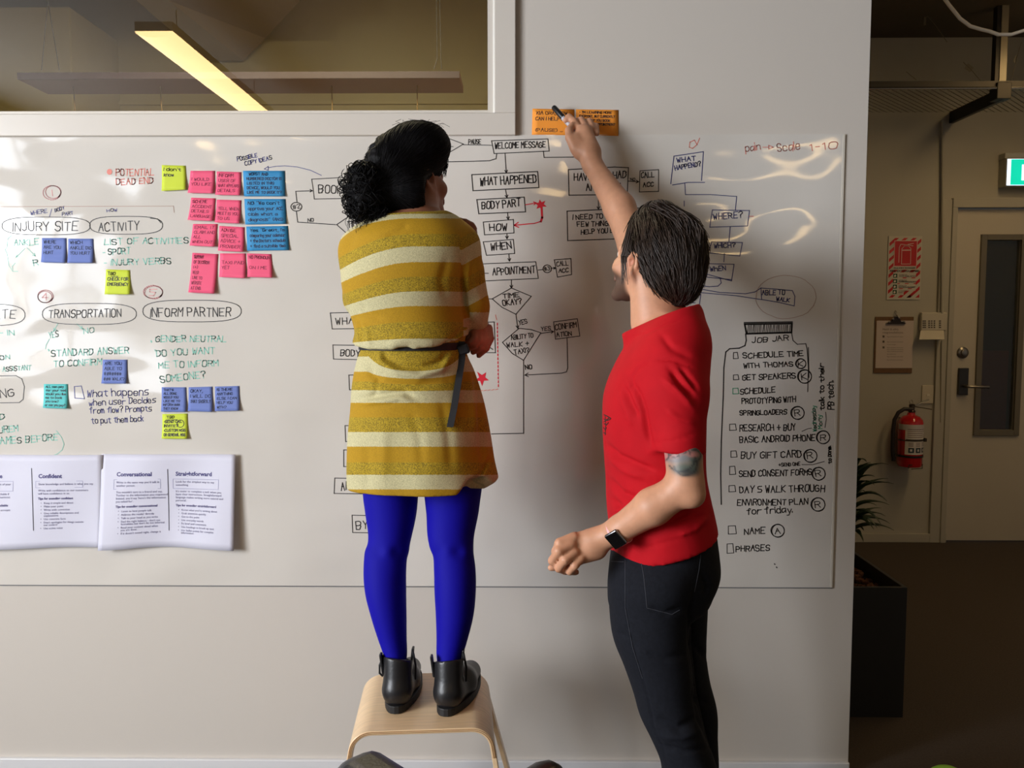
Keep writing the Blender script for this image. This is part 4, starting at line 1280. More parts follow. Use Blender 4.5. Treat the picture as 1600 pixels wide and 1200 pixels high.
for k in range(5):
    a = 2 * math.pi * k / 5 + .3
    e_ = Vector((seat_c.x + .24 * math.cos(a), seat_c.y + .24 * math.sin(a), .055))
    lg = MB().tube([(seat_c.x, seat_c.y, .1), e_], [.022, .014], 8).build('leg', M_black, chair, smooth=True)
    MB().lathe((e_.x - .012, e_.y, .0285), [(.02, 0), (.028, .004), (.028, .02), (.02, .024)], axis=(1, 0, 0), seg=12).build('caster', M_black, lg, smooth=True)

# ================================================================== LIME BALL
tpb = P(1483, 1196, 2.36)
gb = MB(); rb = .068
zc = rb
yb_ = 2.36
# find the depth at which a ball on the floor just tops out at the frame edge
best = min([(abs(project(np.array([[0.0, y, 2 * rb]]))[1][0] - 1195.5), y) for y in np.arange(1.6, 3.2, .01)])[1]
xb = P(1483, 1200, best).x
gb.lathe((xb, best, 0), [(rb * math.sin(math.pi * k / 16) + 1e-5, rb - rb * math.cos(math.pi * k / 16)) for k in range(17)], seg=28)
tag(gb.build('ball', mat('lime_rubber', (150, 205, 70), .5), smooth=True, loc=(xb, best, 0)), 'lime green ball on the dark carpet at the bottom edge', 'ball')

# ================================================================== PLANTER AND PLANT
M_planter = mat('charcoal_planter', (30, 30, 31), .5, noise=.05, nscale=6)
py0 = depth_at(1118, 0); pz = P(1415, 918, py0).z; pxr = P(1415, 1000, py0).x; pxl = .62; py1 = 3.55
pt = empty('planter', ((pxl + pxr) / 2, (py0 + py1) / 2, 0), 'tall charcoal rectangular planter box behind the end of the whiteboard wall', 'planter')
b_ = MB(); tk = .014
b_.box(pxl, pxr, py0, py0 + tk, 0, pz); b_.box(pxl, pxr, py1 - tk, py1, 0, pz); b_.box(pxl, pxl + tk, py0 + tk, py1 - tk, 0, pz); b_.box(pxr - tk, pxr, py0 + tk, py1 - tk, 0, pz)
b_.build('box', M_planter, pt, bevel=.001)
MB().box(pxl + tk, pxr - tk, py0 + tk, py1 - tk, 0.02, pz - .06).build('soil', mat('soil', (40, 28, 20), .95, bump=.8, bscale=60), pt)
rb_ = random.Random(3)
bm_ = MB()
for i in range(900):
    x = rb_.uniform(pxl + .03, pxr - .03); y = rb_.uniform(py0 + .03, py1 - .03); z = pz - .058 + rb_.uniform(0, .022)
    a = rb_.uniform(0, 6.28); L = rb_.uniform(.010, .026); t = rb_.uniform(-.5, .5)
    bm_.obox((x, y, z), (L * math.cos(a), L * math.sin(a), L * t * .5), (-.006 * math.sin(a), .006 * math.cos(a), .002), (0, 0.001, .0035))
tag(bm_.build('bark_mulch', mat('bark', (84, 50, 32), .9, noise=.35, nscale=40), pt), kind='stuff')
# dracaena
tx_, ty_ = P(1322, 900, 3.3).x, 3.30
pz0 = pz - .06
plant = empty('potted_dracaena', (tx_, ty_, pz0), 'dark green long-leaved plant growing in the charcoal planter', 'plant')
stt = MB().tube([(tx_, ty_, pz0), (tx_ - .005, ty_, pz0 + .12), (tx_ + .01, ty_ + .01, pz0 + .27), (tx_ + .0, ty_, pz0 + .37)], [.016, .014, .013, .010], 10)
stt.build('stem', mat('dracaena_stem', (88, 72, 50), .8, bump=.6, bscale=120), plant, smooth=True)
tx2, ty2 = tx_ - .16, ty_ + .12
MB().tube([(tx2, ty2, pz0), (tx2 + .01, ty2, pz0 + .3), (tx2 + .02, ty2, pz0 + .56)], [.015, .013, .010], 10).build('stem', MATS['dracaena_stem'], plant, smooth=True)
M_leaf = mat('dracaena_leaf', (28, 52, 28), .4, noise=.15, nscale=30)


def leaf(base_, az, up_, L, droop, wd):
    mb = MB(); n = 9; vs = []
    p = Vector(base_); el = up_
    pts = []
    for i in range(n + 1):
        pts.append((p.copy(), el))
        p = p + Vector((math.cos(az) * math.cos(el), math.sin(az) * math.cos(el), math.sin(el))) * (L / n)
        el -= droop / n * (0.5 + 1.3 * i / n)
    side = Vector((-math.sin(az), math.cos(az), 0))
    for i, (q, e) in enumerate(pts):
        t = i / n
        w_ = wd * (.35 + .65 * math.sin(math.pi * min(1, t * 1.15 + .12))) * (1 - t ** 5) + .0004
        upv = Vector((-math.cos(az) * math.sin(e), -math.sin(az) * math.sin(e), math.cos(e)))
        vs += [q - side * w_ + upv * w_ * .45, q, q + side * w_ + upv * w_ * .45]
    fs = []
    for i in range(n):
        o = 3 * i
        fs += [(o, o + 1, o + 4, o + 3), (o + 1, o + 2, o + 5, o + 4)]
    mb.add(vs, fs)
    lo = mb.build('leaf', M_leaf, plant, smooth=True)
    s_ = lo.modifiers.new('thickness', 'SOLIDIFY'); s_.thickness = .0012


rl = random.Random(8)
for i in range(60):
    h_ = pz0 + .13 + .25 * (i / 59)
    az = i * 2.4 + rl.uniform(-.3, .3)
    leaf((tx_ + .004, ty_, h_), az, rl.uniform(.7, 1.2) if i > 33 else rl.uniform(.3, .9), rl.uniform(.13, .20), rl.uniform(.7, 1.7), rl.uniform(.017, .024))
for i in range(40):
    h_ = pz0 + .30 + .28 * (i / 39)
    az = i * 2.4 + rl.uniform(-.3, .3)
    leaf((tx2 + .012, ty2, h_), az, rl.uniform(.5, 1.2), rl.uniform(.15, .22), rl.uniform(.8, 1.8), rl.uniform(.017, .024))

# ================================================================== THINGS ON THE FAR WALL
def fz(px, py): v = Pf(px, py); return v.x, v.z
# --- extinguisher sign: striped panel
sx0, sz1 = fz(1388, 369); sx1, sz0 = fz(1437, 468)
sg = MB().box(sx0, sx1, FAR_Y - .006, FAR_Y - .001, sz0, sz1).build('extinguisher_sign', mat('sign_white', (200, 196, 186), .5), loc=((sx0 + sx1) / 2, FAR_Y, sz0))
tag(sg, 'red and white striped fire extinguisher sign on the far wall', 'sign')
M_sred = mat('sign_red', (190, 22, 34), .5); M_sblk = mat('sign_black', (20, 22, 20), .5); M_sgrn = mat('sign_green', (24, 74, 56), .5); M_swht = mat('sign_line_white', (226, 214, 206), .5)
SW, SH = sx1 - sx0, sz1 - sz0


def clip(poly, x0, x1, y0, y1):
    for ax_, lim, keep in ((0, x0, 1), (0, x1, -1), (1, y0, 1), (1, y1, -1)):
        out = []
        for i in range(len(poly)):
            a = poly[i]; b2 = poly[(i + 1) % len(poly)]
            ia = (a[ax_] - lim) * keep >= 0; ib = (b2[ax_] - lim) * keep >= 0
            if ia: out.append(a)
            if ia != ib:
                t = (lim - a[ax_]) / (b2[ax_] - a[ax_])
                out.append((a[0] + t * (b2[0] - a[0]), a[1] + t * (b2[1] - a[1])))
        poly = out
        if len(poly) < 3: return []
    return poly


def flatpoly(mb, poly, d):
    if len(poly) >= 3: mb.add([(sx0 + u * SW, FAR_Y - .006 - d, sz0 + v * SH) for u, v in poly], [tuple(range(len(poly)))])


stripes = MB()
k = 0
t = -1.2
while t < 1.6:
    para = [(-.05, t), (1.05, t + .52), (1.05, t + .52 + .055), (-.05, t + .055)]
    for (a, b2, c_, d_) in ((.03, .17, .03, .97), (.85, .97, .03, .97), (.17, .85, .93, .97), (.17, .85, .43, .47), (.17, .85, .03, .07), (.5, .85, .03, .14), (.3, .85, .335, .35), (.3, .85, .245, .258), (.3, .85, .165, .178)):
        flatpoly(stripes, clip(para, a, b2, c_, d_), .0008)
    t += .125
tag(stripes.build('red_stripes', M_sred, sg), kind='stuff')
rp = MB(); flatpoly(rp, [(.17, .52), (.86, .52), (.86, .93), (.17, .93)], .0014); rp.build('red_panel', M_sred, sg)
def slines(pl, wd, d, m, name):
    mb = MB(); ribbons(mb, pl, lambda u, v: Vector((sx0 + u * SW, FAR_Y - .006 - d, sz0 + v * SH)), wd); mb.build(name, m, sg)
slines([close((.18, .525), (.85, .525), (.85, .925), (.18, .925)), close((.40, .56), (.67, .56), (.67, .80), (.60, .84), (.47, .84), (.40, .80)), [(.42, .775), (.66, .775)], [(.42, .782), (.66, .782)], [(.32, .585), (.32, .82), (.36, .87), (.48, .865)],
        [(.47, .86), (.60, .86)], [(.58, .87), (.74, .885)], [(.58, .86), (.73, .845)], [(.50, .84), (.56, .84)]], .003, .002, M_swht, 'extinguisher_symbol')
tb = MB()
smap = lambda x, y: Vector((sx0 + x * SW, FAR_Y - .0085, sz0 + y * SH))
def sprint(t, x, y, h, wd):
    v, f = font_mesh(t, .02)
    mxw = max(p[0] for p in v)
    tb.add([smap(x + p[0] * wd / mxw, y + p[1] * h) for p in v], f)
sprint('9KG DRY POWDER', .17, .487, .03, .66); sprint('FIRE EXTINGUISHER', .06, .435, .045, .88)
for i, (a, b2) in enumerate((('SUITABLE FOR', 'WOOD, PAPER, TEXTILES'), ('SUITABLE FOR', 'FLAMMABLE LIQUIDS'), ('SUITABLE FOR', 'ELECTRICAL EQUIPMENT'), ('NOT FOR USE ON', 'FATS'))):
    y = .385 - .086 * i
    sprint(a, .34, y, .02, .24); sprint(b2, .34, y - .025, .025, .5 if i < 3 else .12)
    pass
tb.build('lettering', M_sblk, sg)
for i in range(4):
    y = .345 - .086 * i
    pm = MB(); flatpoly(pm, [(.17, y), (.29, y), (.29, y + .062), (.17, y + .062)], .0016); pm.build('pictogram', M_sgrn, sg)
    pm = MB(); flatpoly(pm, [(.19, y + .012), (.24, y + .012), (.26, y + .03), (.23, y + .05), (.20, y + .04)], .0022); pm.build('pictogram_symbol', M_swht, sg)

# --- clipboard
kx0, kz1 = fz(1367, 495); kx1, kz0 = fz(1424, 583)
kb = MB().box(kx0, kx1, FAR_Y - .008, FAR_Y - .002, kz0, kz1).build('clipboard', mat('brown_hardboard', (112, 80, 50), .6, noise=.1, nscale=60), loc=((kx0 + kx1) / 2, FAR_Y, kz0), bevel=.002)
tag(kb, 'brown clipboard with a printed page hanging on the far wall', 'clipboard')
qx0, qz1 = fz(1369, 501); qx1, qz0 = fz(1424, 575)
MB().box(qx0, qx1, FAR_Y - .0105, FAR_Y - .0085, qz0, qz1).build('page', mat('page_paper', (205, 192, 188), .7), kb)
pg = MB()
def pgt(t, x, y, h, wd):
    v, f = font_mesh(t); mxw = max(p[0] for p in v)
    pg.add([Pf(x + p[0] * wd / mxw, y - p[1] * h, .0115) for p in v], f)
pgt('Health & safety', 1379, 516, 5, 25); pgt('responsibilities', 1379, 521, 4.5, 32)
for i, yv in enumerate((527, 535, 539, 544, 547, 550, 554, 558, 563)):
    pgt(('Report all hazards and incidents' if i != 2 else 'to your manager'), 1386, yv, 2.4, 25 if i not in (2, 6) else 14)
for yv in (527, 535, 544): pgt('\u25a0', 1378.5, yv + .5, 4.5, 3.5)
pg.build('printed_text', mat('faded_print', (96, 86, 82), .7), kb)
kc = Pf(1398, 504)
cl = MB()
pr_ = [(-.062, -.008), (.062, -.008), (.05, .0), (.03, .006), (.018, .03), (.008, .038), (-.008, .038), (-.018, .03), (-.03, .006), (-.05, .0)]
cl.prism([(kc.x + a, kc.z + b2) for a, b2 in pr_], FAR_Y - .026, FAR_Y - .011)
cl.build('clip', mat('dark_clip_metal', (52, 44, 40), .35, metal=.7), kb, bevel=.002)
for a, b2 in ((-.05, .004), (.045, .004), (-.024, .022), (0, .046), (.012, .03)):
    MB().lathe((kc.x + a, FAR_Y - .03, kc.z + b2), [(.001, -.006), (.006, -.004), (.007, 0), (.006, .004), (.001, .006)], axis=(0, 1, 0), seg=10).build('rivet', M_metal, kb, smooth=True)
MB().tube([(kc.x, FAR_Y - .02, kc.z + .04), (kc.x + .006, FAR_Y - .015, kc.z + .062), (kc.x, FAR_Y - .004, kc.z + .075), (kc.x - .006, FAR_Y - .015, kc.z + .062), (kc.x, FAR_Y - .02, kc.z + .04)], .002, 6).build('hanging_ring', M_metal, kb)

# --- alarm keypad
ax0, az1 = fz(1436, 488); ax1, az0 = fz(1475, 517)
kp = MB().box(ax0, ax1, FAR_Y - .035, FAR_Y - .001, az0, az1).build('alarm_keypad', mat('keypad_plastic', (202, 196, 184), .4), loc=((ax0 + ax1) / 2, FAR_Y, az0), bevel=.008)
tag(kp, 'off-white alarm keypad with its flap open beside the clipboard', 'keypad')
fa = Pf(1438, 517, .036); fb = Pf(1474, 517, .036); fc = Pf(1475, 531, .075); fd = Pf(1436, 531, .075)
fl = MB().add([fa, fb, fc, fd], [(0, 1, 2, 3)]); fo = fl.build('flap', MATS['keypad_plastic'], kp)
fo.modifiers.new('t', 'SOLIDIFY').thickness = .005
for i, gx_ in enumerate((1443, 1445.8, 1452, 1456, 1460.3, 1469)):
    for j in range(4):
        a = Pf(gx_, 501.6 + 3.3 * j, .038)
        wk = .0045 if i < 5 else .006
        MB().box(a.x - wk, a.x + wk, FAR_Y - .038, FAR_Y - .0345, a.z - .0036, a.z + .0036).build('key', mat('keypad_key', (92, 86, 84), .5), kp)

# --- light switch
lx0, lz1 = fz(1440, 602); lx1, lz0 = fz(1457, 630.5)
ls = MB().box(lx0, lx1, FAR_Y - .010, FAR_Y - .001, lz0, lz1).build('light_switch', mat('switch_plate', (206, 198, 180), .35), loc=((lx0 + lx1) / 2, FAR_Y, lz0), bevel=.003)
tag(ls, 'small off-white light switch above the fire extinguisher', 'light switch')
rr = Pf(1448.5, 617); MB().box(rr.x - .010, rr.x + .010, FAR_Y - .015, FAR_Y - .009, rr.z - .006, rr.z + .006).build('rocker', mat('rocker_white', (226, 220, 206), .3), ls, bevel=.001)

# --- fire extinguisher
eb = Pf(1410, 728); et = Pf(1412, 642)
ec = Vector((Pf(1410.5, 690).x, FAR_Y - .10, 0)); er = .073
ez0, ez1 = P(1410, 729, FAR_Y - .1).z, P(1410, 648, FAR_Y - .1).z
fe = empty('fire_extinguisher', (ec.x, FAR_Y - .10, ez0), 'red fire extinguisher with black hose hanging on the far wall', 'fire extinguisher')
ht = ez1 - ez0
M_fred = mat('extinguisher_red', (196, 24, 32), .18, coat=.6)
MB().lathe((ec.x, ec.y, ez0), [(er * .6, 0), (er * .92, .004), (er, .018), (er, ht - .055), (er * .93, ht - .03), (er * .68, ht - .010), (er * .35, ht), (.022, ht + .008), (.022, ht + .015)], seg=28).build('cylinder', M_fred, fe, smooth=True)
M_dark = mat('valve_metal', (80, 70, 62), .35, metal=.8)
MB().lathe((ec.x + .004, ec.y, ez0 + ht + .012), [(.02, 0), (.022, .012), (.016, .02), (.018, .05), (.012, .056)], seg=14).build('valve', M_dark, fe, smooth=True)
zt_ = ez0 + ht + .055
MB().obox((ec.x + .055, ec.y, zt_ + .018), (.05, 0, .022), (0, .009, 0), (-.001, 0, .003)).build('lever', M_metal, fe, bevel=.001)
MB().obox((ec.x + .07, ec.y, zt_ - .012), (.055, 0, -.009), (0, .009, 0), (.0006, 0, .003)).build('carry_handle', M_dark, fe, bevel=.001)
MB().tube([(ec.x - .01, ec.y - .01, zt_ + .01), (ec.x - .02, ec.y - .012, zt_ + .03), (ec.x - .005, ec.y - .012, zt_ + .04), (ec.x + .004, ec.y - .01, zt_ + .02)], .0025, 6).build('safety_pin', M_metal, fe)
hx = ec.x
hp = [(hx - .0, ec.y - .01, zt_ - .02), (hx - .05, ec.y - .012, zt_ - .018), (hx - .085, ec.y - .012, zt_ - .04), (hx - .107, ec.y - .01, zt_ - .085), (hx - .112, ec.y - .005, zt_ - .16), (hx - .108, ec.y, zt_ - .28), (hx - .103, ec.y, ez0 + .06)]
MB().tube(hp, .012, 12).build('hose', mat('hose_rubber', (34, 26, 26), .5), fe, smooth=True)
MB().tube([hp[0], (hx - .03, ec.y - .012, zt_ - .019)], .010, 10).build('hose_coupling', M_metal, fe, smooth=True)
MB().tube([(hx - .103, ec.y, ez0 + .085), (hx - .1, ec.y, ez0 + .035)], [.014, .011], 10).build('nozzle', M_black, fe, smooth=True)


def wrap(name, m, a0, a1, z0, z1, rr_=er + .0012, parent=fe, n=16):
    mb = MB()
    vs = []
    for i in range(n + 1):
        a = a0 + (a1 - a0) * i / n
        for z in (z0, z1): vs.append((ec.x + rr_ * math.cos(a), ec.y + rr_ * math.sin(a), ez0 + z))
    mb.add(vs, [(2 * i, 2 * i + 2, 2 * i + 3, 2 * i + 1) for i in range(n)])
    return mb.build(name, m, parent, smooth=True)


rd = math.radians
M_lblw = mat('label_white', (222, 216, 214), .4); M_lblg = mat('label_grey', (206, 200, 204), .4)
wrap('label_band', M_lblg, rd(180), rd(360), ht - .09, ht - .055)
lb_ = wrap('label', M_lblw, rd(222), rd(350), .085, ht - .09)
wrap('label_rule', M_sblk, rd(226), rd(345), .172, .180, er + .002, lb_)
for i in range(3):
    a = 238 + i * 33
    wrap('label_pictogram', mat('label_dark_blue', (34, 58, 74), .4), rd(a), rd(a + 25), .097, .128, er + .002, lb_, 4)
    wrap('label_symbol', M_lblw, rd(a + 7), rd(a + 17), .105, .120, er + .0028, lb_, 3)
    for q_ in range(4): wrap('label_text_line', mat('label_print', (110, 80, 90), .5), rd(a), rd(a + 22), .136 + .007 * q_, .1385 + .007 * q_, er + .002, lb_, 3)
for q_ in range(5): wrap('label_text_line', MATS['label_print'], rd(232), rd(330 - 8 * (q_ % 3)), .192 + .012 * q_, .195 + .012 * q_, er + .002, lb_, 6)
wrap('strap', M_black, 0, rd(360), .065, .078, er + .004, fe, 24)
wrap('bracket_strap', M_dark, 0, rd(360), .168, .176, er + .003, fe, 24)
MB().box(ec.x + er - .006, ec.x + er + .012, ec.y - .04, ec.y - .01, ez0 + .162, ez0 + .184).build('buckle', M_dark, fe, bevel=.002)
MB().box(ec.x - .03, ec.x + .03, ec.y + er, FAR_Y, ez0 + .1, ez0 + .3).build('wall_bracket', M_dark, fe)
MB().tube([(ec.x - .04, ec.y - er - .004, ez0 + .002), (ec.x - .04, ec.y - er - .004, ez0 + .022), (ec.x + .06, ec.y - er * .6, ez0 + .022), (ec.x + .06, ec.y - er * .6, ez0 - .004), (ec.x - .02, ec.y - er - .002, ez0 - .003)], .003, 6).build('foot_hook', M_dark, fe)

# --- exit sign
ex0, ezz1 = Pf(1573, 248, .08).x, Pf(1580, 247, .08).z
ezz0 = Pf(1580, 291, .08).z
exs = MB().box(ex0, ex0 + .38, FAR_Y - .08, FAR_Y, ezz0, ezz1).build('exit_sign', mat('exit_sign_case', (188, 186, 176), .4), loc=(ex0 + .19, FAR_Y, ezz0), bevel=.004)
tag(exs, 'lit green exit sign above the door at the right edge', 'exit sign')
MB().box(ex0 + .006, ex0 + .374, FAR_Y - .083, FAR_Y - .0795, ezz0 + .006, ezz1 - .006).build('lit_white_border', mat('exit_white_lit', (230, 240, 255), .5, emit=(210, 228, 255), estr=1.3), exs)
MB().box(ex0 + .026, ex0 + .354, FAR_Y - .085, FAR_Y - .0825, ezz0 + .008, ezz1 - .008).build('green_face', mat('exit_green_lit', (0, 170, 140), .5, emit=(0, 178, 146), estr=1.0), exs)
MB().box(ex0 + .092, ex0 + .17, FAR_Y - .087, FAR_Y - .0845, ezz0 + .035, ezz1 - .04).build('white_doorway_symbol', MATS['exit_white_lit'], exs)
hm = (ezz0 + ezz1) / 2
rm = MB()
ribbons(rm, [[(.235, .03), (.215, .005)], [(.215, .005), (.24, -.02), (.23, -.05)], [(.215, .005), (.195, -.02), (.19, -.045)], [(.235, .025), (.26, .005)], [(.22, .03), (.195, .015)], [(.238, .045), (.240, .047)]], lambda x, y: Vector((ex0 + x + .04, FAR_Y - .0865, hm + y)), .012)
rm.build('running_figure', MATS['exit_white_lit'], exs)
MB().box(ex0 - .005, ex0 + .385, FAR_Y - .07, FAR_Y, ezz1, ezz1 + .035).build('top_case', mat('exit_sign_case', (188, 186, 176), .4), exs, bevel=.004)

# --- bits of coloured paper just showing past the wall end
for nm, pts, m, lb in (('paper_scrap', [(1322, 338), (1331, 341), (1333, 349), (1322, 352)], mat('scrap_red', (226, 40, 60), .7), 'scrap of red paper just past the whiteboard wall, near the top'),
                       ('paper_scrap', [(1318, 490), (1326, 492), (1327, 506), (1318, 508)], mat('scrap_blue', (96, 110, 150), .7), 'scrap of blue paper just past the whiteboard wall edge'),
                       ('paper_scrap', [(1316, 580), (1319, 580), (1328, 600), (1316, 603)], mat('scrap_green', (40, 150, 96), .7), 'scrap of green paper just past the whiteboard wall, lowest')):
    vs = [P(a, b2, FAR_Y - .003) for a, b2 in pts]
    vs2 = [v + Vector((0, -.002, 0)) for v in vs]
    o = MB().add(vs + vs2, [(3, 2, 1, 0), (4, 5, 6, 7), (0, 1, 5, 4), (1, 2, 6, 5), (2, 3, 7, 6), (3, 0, 4, 7)]).build(nm, m, loc=vs[0])
    tag(o, lb, 'paper')

# ================================================================== PEOPLE
def A3(v): return np.array([v[0], v[1], v[2]], float)
def PP(px, py, D): return A3(P(px, py, D))


def rings(rows, Dc=None):
    """(y_px, xl, xr, depth, half depth) -> stack rings"""
    out = []
    for y, xl_, xr_, D, ay in rows:
        a = P(xl_, y, D); b2 = P(xr_, y, D)
        out.append((a.z, (a.x + b2.x) / 2, D, (b2.x - a.x) / 2, ay))
    return out


def frame_from(yaw_deg, pitch_deg, roll_deg=0):
    """head axes: forward at yaw (positive = turned to the right of 'away from us'), pitched up"""
    y = math.radians(yaw_deg); p = math.radians(pitch_deg)
    f = Vector((math.sin(y) * math.cos(p), math.cos(y) * math.cos(p), math.sin(p)))
    r = Vector((math.cos(y), -math.sin(y), 0))
    u = r.cross(f)
    if roll_deg:
        R = Matrix.Rotation(math.radians(roll_deg), 3, f)
        r = R @ r; u = R @ u
    return r, f, u


def head(fd, c, axes, s=1.0, nose=1.0, jaw=1.0):
    r, f, u = [A3(v) for v in axes]
    Rm = np.stack([r, f, u], 1)
    def L(x, y, z): return A3(c) + s * (x * r + y * f + z * u)
    fd.ell(L(0, -.012, .030), (.074 * s, .094 * s, .086 * s), Rm, k=.01)
    fd.ell(L(0, .035, -.02), (.060 * s, .055 * s, .078 * s), Rm, k=.02)
    for q in (-1, 1):
        fd.rc(L(.052 * q, .005, -.045), L(.018 * q, .068, -.095), .020 * s * jaw, .017 * s, k=.02)
        fd.ell(L(.040 * q, .062, -.025), (.022 * s, .022 * s, .022 * s), Rm, k=.015)
        fd.rc(L(.012 * q, .088, .024), L(.042 * q, .074, .022), .009 * s, .008 * s, k=.012)
        fd.ell(L(.031 * q, .086, .004), (.014 * s, .010 * s, .009 * s), Rm, k=.008, op='sub')
        fd.ell(L(.031 * q, .0765, .004), (.0125 * s, .0125 * s, .0115 * s), Rm, k=.002)
        fd.rc(L(.020 * q, .089, .010), L(.043 * q, .080, .009), .0032 * s, k=.003)
        # ear: plate, rim, lobe
        fd.ell(L(.080 * q, -.006, .000), (.008 * s, .019 * s, .031 * s), Rm, k=.004)
        rim = [(.080, .009, -.020), (.084, .007, .012), (.088, -.004, .030), (.092, -.020, .026), (.091, -.026, .004), (.086, -.014, -.020), (.081, -.002, -.032)]
        pr = [L(a * q, b2, c2) for a, b2, c2 in rim]
        fd.chain(pr, [.0045 * s] * len(pr), k=.003)
        fd.ell(L(.084 * q, -.004, .004), (.006 * s, .008 * s, .012 * s), Rm, k=.004, op='sub')
    fd.rc(L(0, .090, .012), L(0, .112 * nose, -.026), .0075 * s, .0105 * s, k=.010)
    for q in (-1, 1): fd.ell(L(.011 * q, .098, -.030), (.008 * s, .009 * s, .007 * s), Rm, k=.006)
    fd.rc(L(-.017, .091, -.053), L(.017, .091, -.053), .0055 * s, k=.005)
    fd.rc(L(-.015, .089, -.063), L(.015, .089, -.063), .0065 * s, k=.005)
    fd.ell(L(0, .078, -.094), (.018 * s, .016 * s, .015 * s), Rm, k=.012)
    return L, Rm


def to_local(V, c, axes, s):
    r, f, u = [A3(v) for v in axes]
    q = (V - A3(c)) / s
    return q @ r, q @ f, q @ u


def mixc(a, b, t): return a * (1 - t[:, None]) + np.array(b)[None, :] * t[:, None]
def sstep(x, a, b):
    t = np.clip((x - a) / (b - a), 0, 1)
    return t * t * (3 - 2 * t)


def face_colors(C, V, c, axes, s, brow, lip):
    x, y, z = to_local(V, c, axes, s)
    ax_ = np.abs(x)
    m = np.exp(-(((ax_ - .028) / .016) ** 2 + ((z - .026 - .1 * (ax_ - .028)) / .005) ** 2)) * (y > .06)
    C = mixc(C, brow, np.clip(m * 1.4, 0, 1))
    m = np.exp(-((x / .021) ** 4 + ((z + .058) / .010) ** 4)) * (y > .085)
    C = mixc(C, lip, np.clip(m, 0, 1) * .7)
    ed = np.sqrt((ax_ - .031) ** 2 + (y - .0765) ** 2 + (z - .004) ** 2)
    m = (ed < .0132) & (y > .08) & (np.abs(z - .004) < .0065)
    C[m] = (.75, .72, .68)
    m2 = m & ((ax_ - .031) ** 2 + (z - .004) ** 2 < .0055 ** 2)
    C[m2] = (.05, .03, .02)
    return C


def hair_strands(mb, c, axesR, radii, Adir, Bdir, n, r0, seed, spread=1.5, lift=(1.0, 1.05), seg=9, tail=0.0, t0=(0, .25), t1=(.8, 1.02)):
    """tubes running from pole A to pole B over an ellipsoid"""
    rr = random.Random(seed)
    Adir = Vector(Adir).normalized(); Bdir = Vector(Bdir).normalized(); side = Adir.cross(Bdir).normalized()
    R = Matrix(axesR)
    for i in range(n):
        w = rr.uniform(-spread, spread); a = rr.uniform(*t0); b2 = rr.uniform(*t1); lf = rr.uniform(*lift); ph = rr.uniform(0, 6.28)
        pts = []
        for k in range(seg + 1):
            t = a + (b2 - a) * k / seg
            th = Adir.angle(Bdir) * t
            base_ = Adir * math.cos(th) + side.cross(Adir) * math.sin(th)
            d = (base_ * math.cos(w * math.sin(math.pi * min(max(t, 0), 1)) * .9) + side * math.sin(w * math.sin(math.pi * min(max(t, 0), 1)) * .9)).normalized()
            q = Vector((d.x * radii[0], d.y * radii[1], d.z * radii[2]))
            loc = Vector(c) + (R @ q) * (lf + .012 * math.sin(7 * t + ph))
            if t > 1: loc += Vector((0, 0, -tail * (t - 1)))
            pts.append(loc)
        rs = [r0 * (1 - .75 * (k / seg) ** 2) for k in range(seg + 1)]
        mb.tube(pts, rs, 4, caps=False)


def grow_hair(mb, V, Qf, flow, n, seed, steps=11, step=.009, r0=.0011, lift0=.0005, lift1=.003, jitter=.25, where=None, stay=1.0):
    """strands that start all over the cap and follow a flow over its surface"""
    from mathutils.bvhtree import BVHTree
    bt = BVHTree.FromPolygons([tuple(v) for v in V], [tuple(q) for q in Qf.tolist()])
    rr = random.Random(seed)
    for i in range(n):
        for _ in range(20):
            p = Vector(V[rr.randrange(len(V))])
            if where is None or where(p): break
        pts = []; l1 = lift1 * rr.uniform(.3, 1.6); jx = Vector((rr.uniform(-1, 1), rr.uniform(-1, 1), rr.uniform(-1, 1))) * jitter
        ph = rr.uniform(0, 6.28); m = int(steps * rr.uniform(.6, 1.15))
        for k in range(m):
            loc, nr, _, _ = bt.find_nearest(p)
            if loc is None: break
            off = lift0 + (l1 - lift0) * (k / m) ** 1.5
            pts.append(loc + nr * off)
            d = flow(loc) + jx * (1 + .3 * math.sin(ph + k))
            d = d - nr * d.dot(nr)
            if d.length < .12: break
            p = loc + d.normalized() * step
        if len(pts) > 3:
            mb.tube(pts, [r0 * (1 - .7 * (k / (len(pts) - 1)) ** 2) for k in range(len(pts))], 4, caps=False)


M_skinm = mat('skin_man', (196, 140, 110), .5, attr='Col', noise=.05, nscale=60, bump=.12, bscale=260, bdist=.001, sss=.12)
M_skinw = mat('skin_woman', (150, 98, 76), .5, attr='Col', noise=.05, nscale=60, bump=.12, bscale=260, bdist=.001, sss=.1)
M_hairb = mat('black_hair', (12, 11, 13), .6, spec=.14, noise=.4, nscale=90, stretch=(1, 1, .2), bump=.5, bscale=160)
M_hairm = mat('brown_hair', (50, 37, 29), .48, spec=.35, noise=.55, nscale=70, stretch=(1.6, 1, .25), bump=.5, bscale=160)

# ================================================================== MAN
SKM = np.array(lin((204, 150, 118)))
HM_c = P(1020, 415, 2.03)
HM_ax = frame_from(-42, 19, 0)
HS = 1.0
fd = Field((-.02, 1.5, -.01), (.62, 2.56, 2.12), .004)
Lm, Rm_ = head(fd, HM_c, HM_ax, HS, nose=1.0)
# neck
fd.rc(A3(HM_c) + np.array([.012, -.02, -.03]), PP(1030, 505, 1.99), .060, .064, k=.02)
fd.rc(PP(1010, 430, 1.99), PP(1022, 500, 1.98), .040, .050, k=.02)
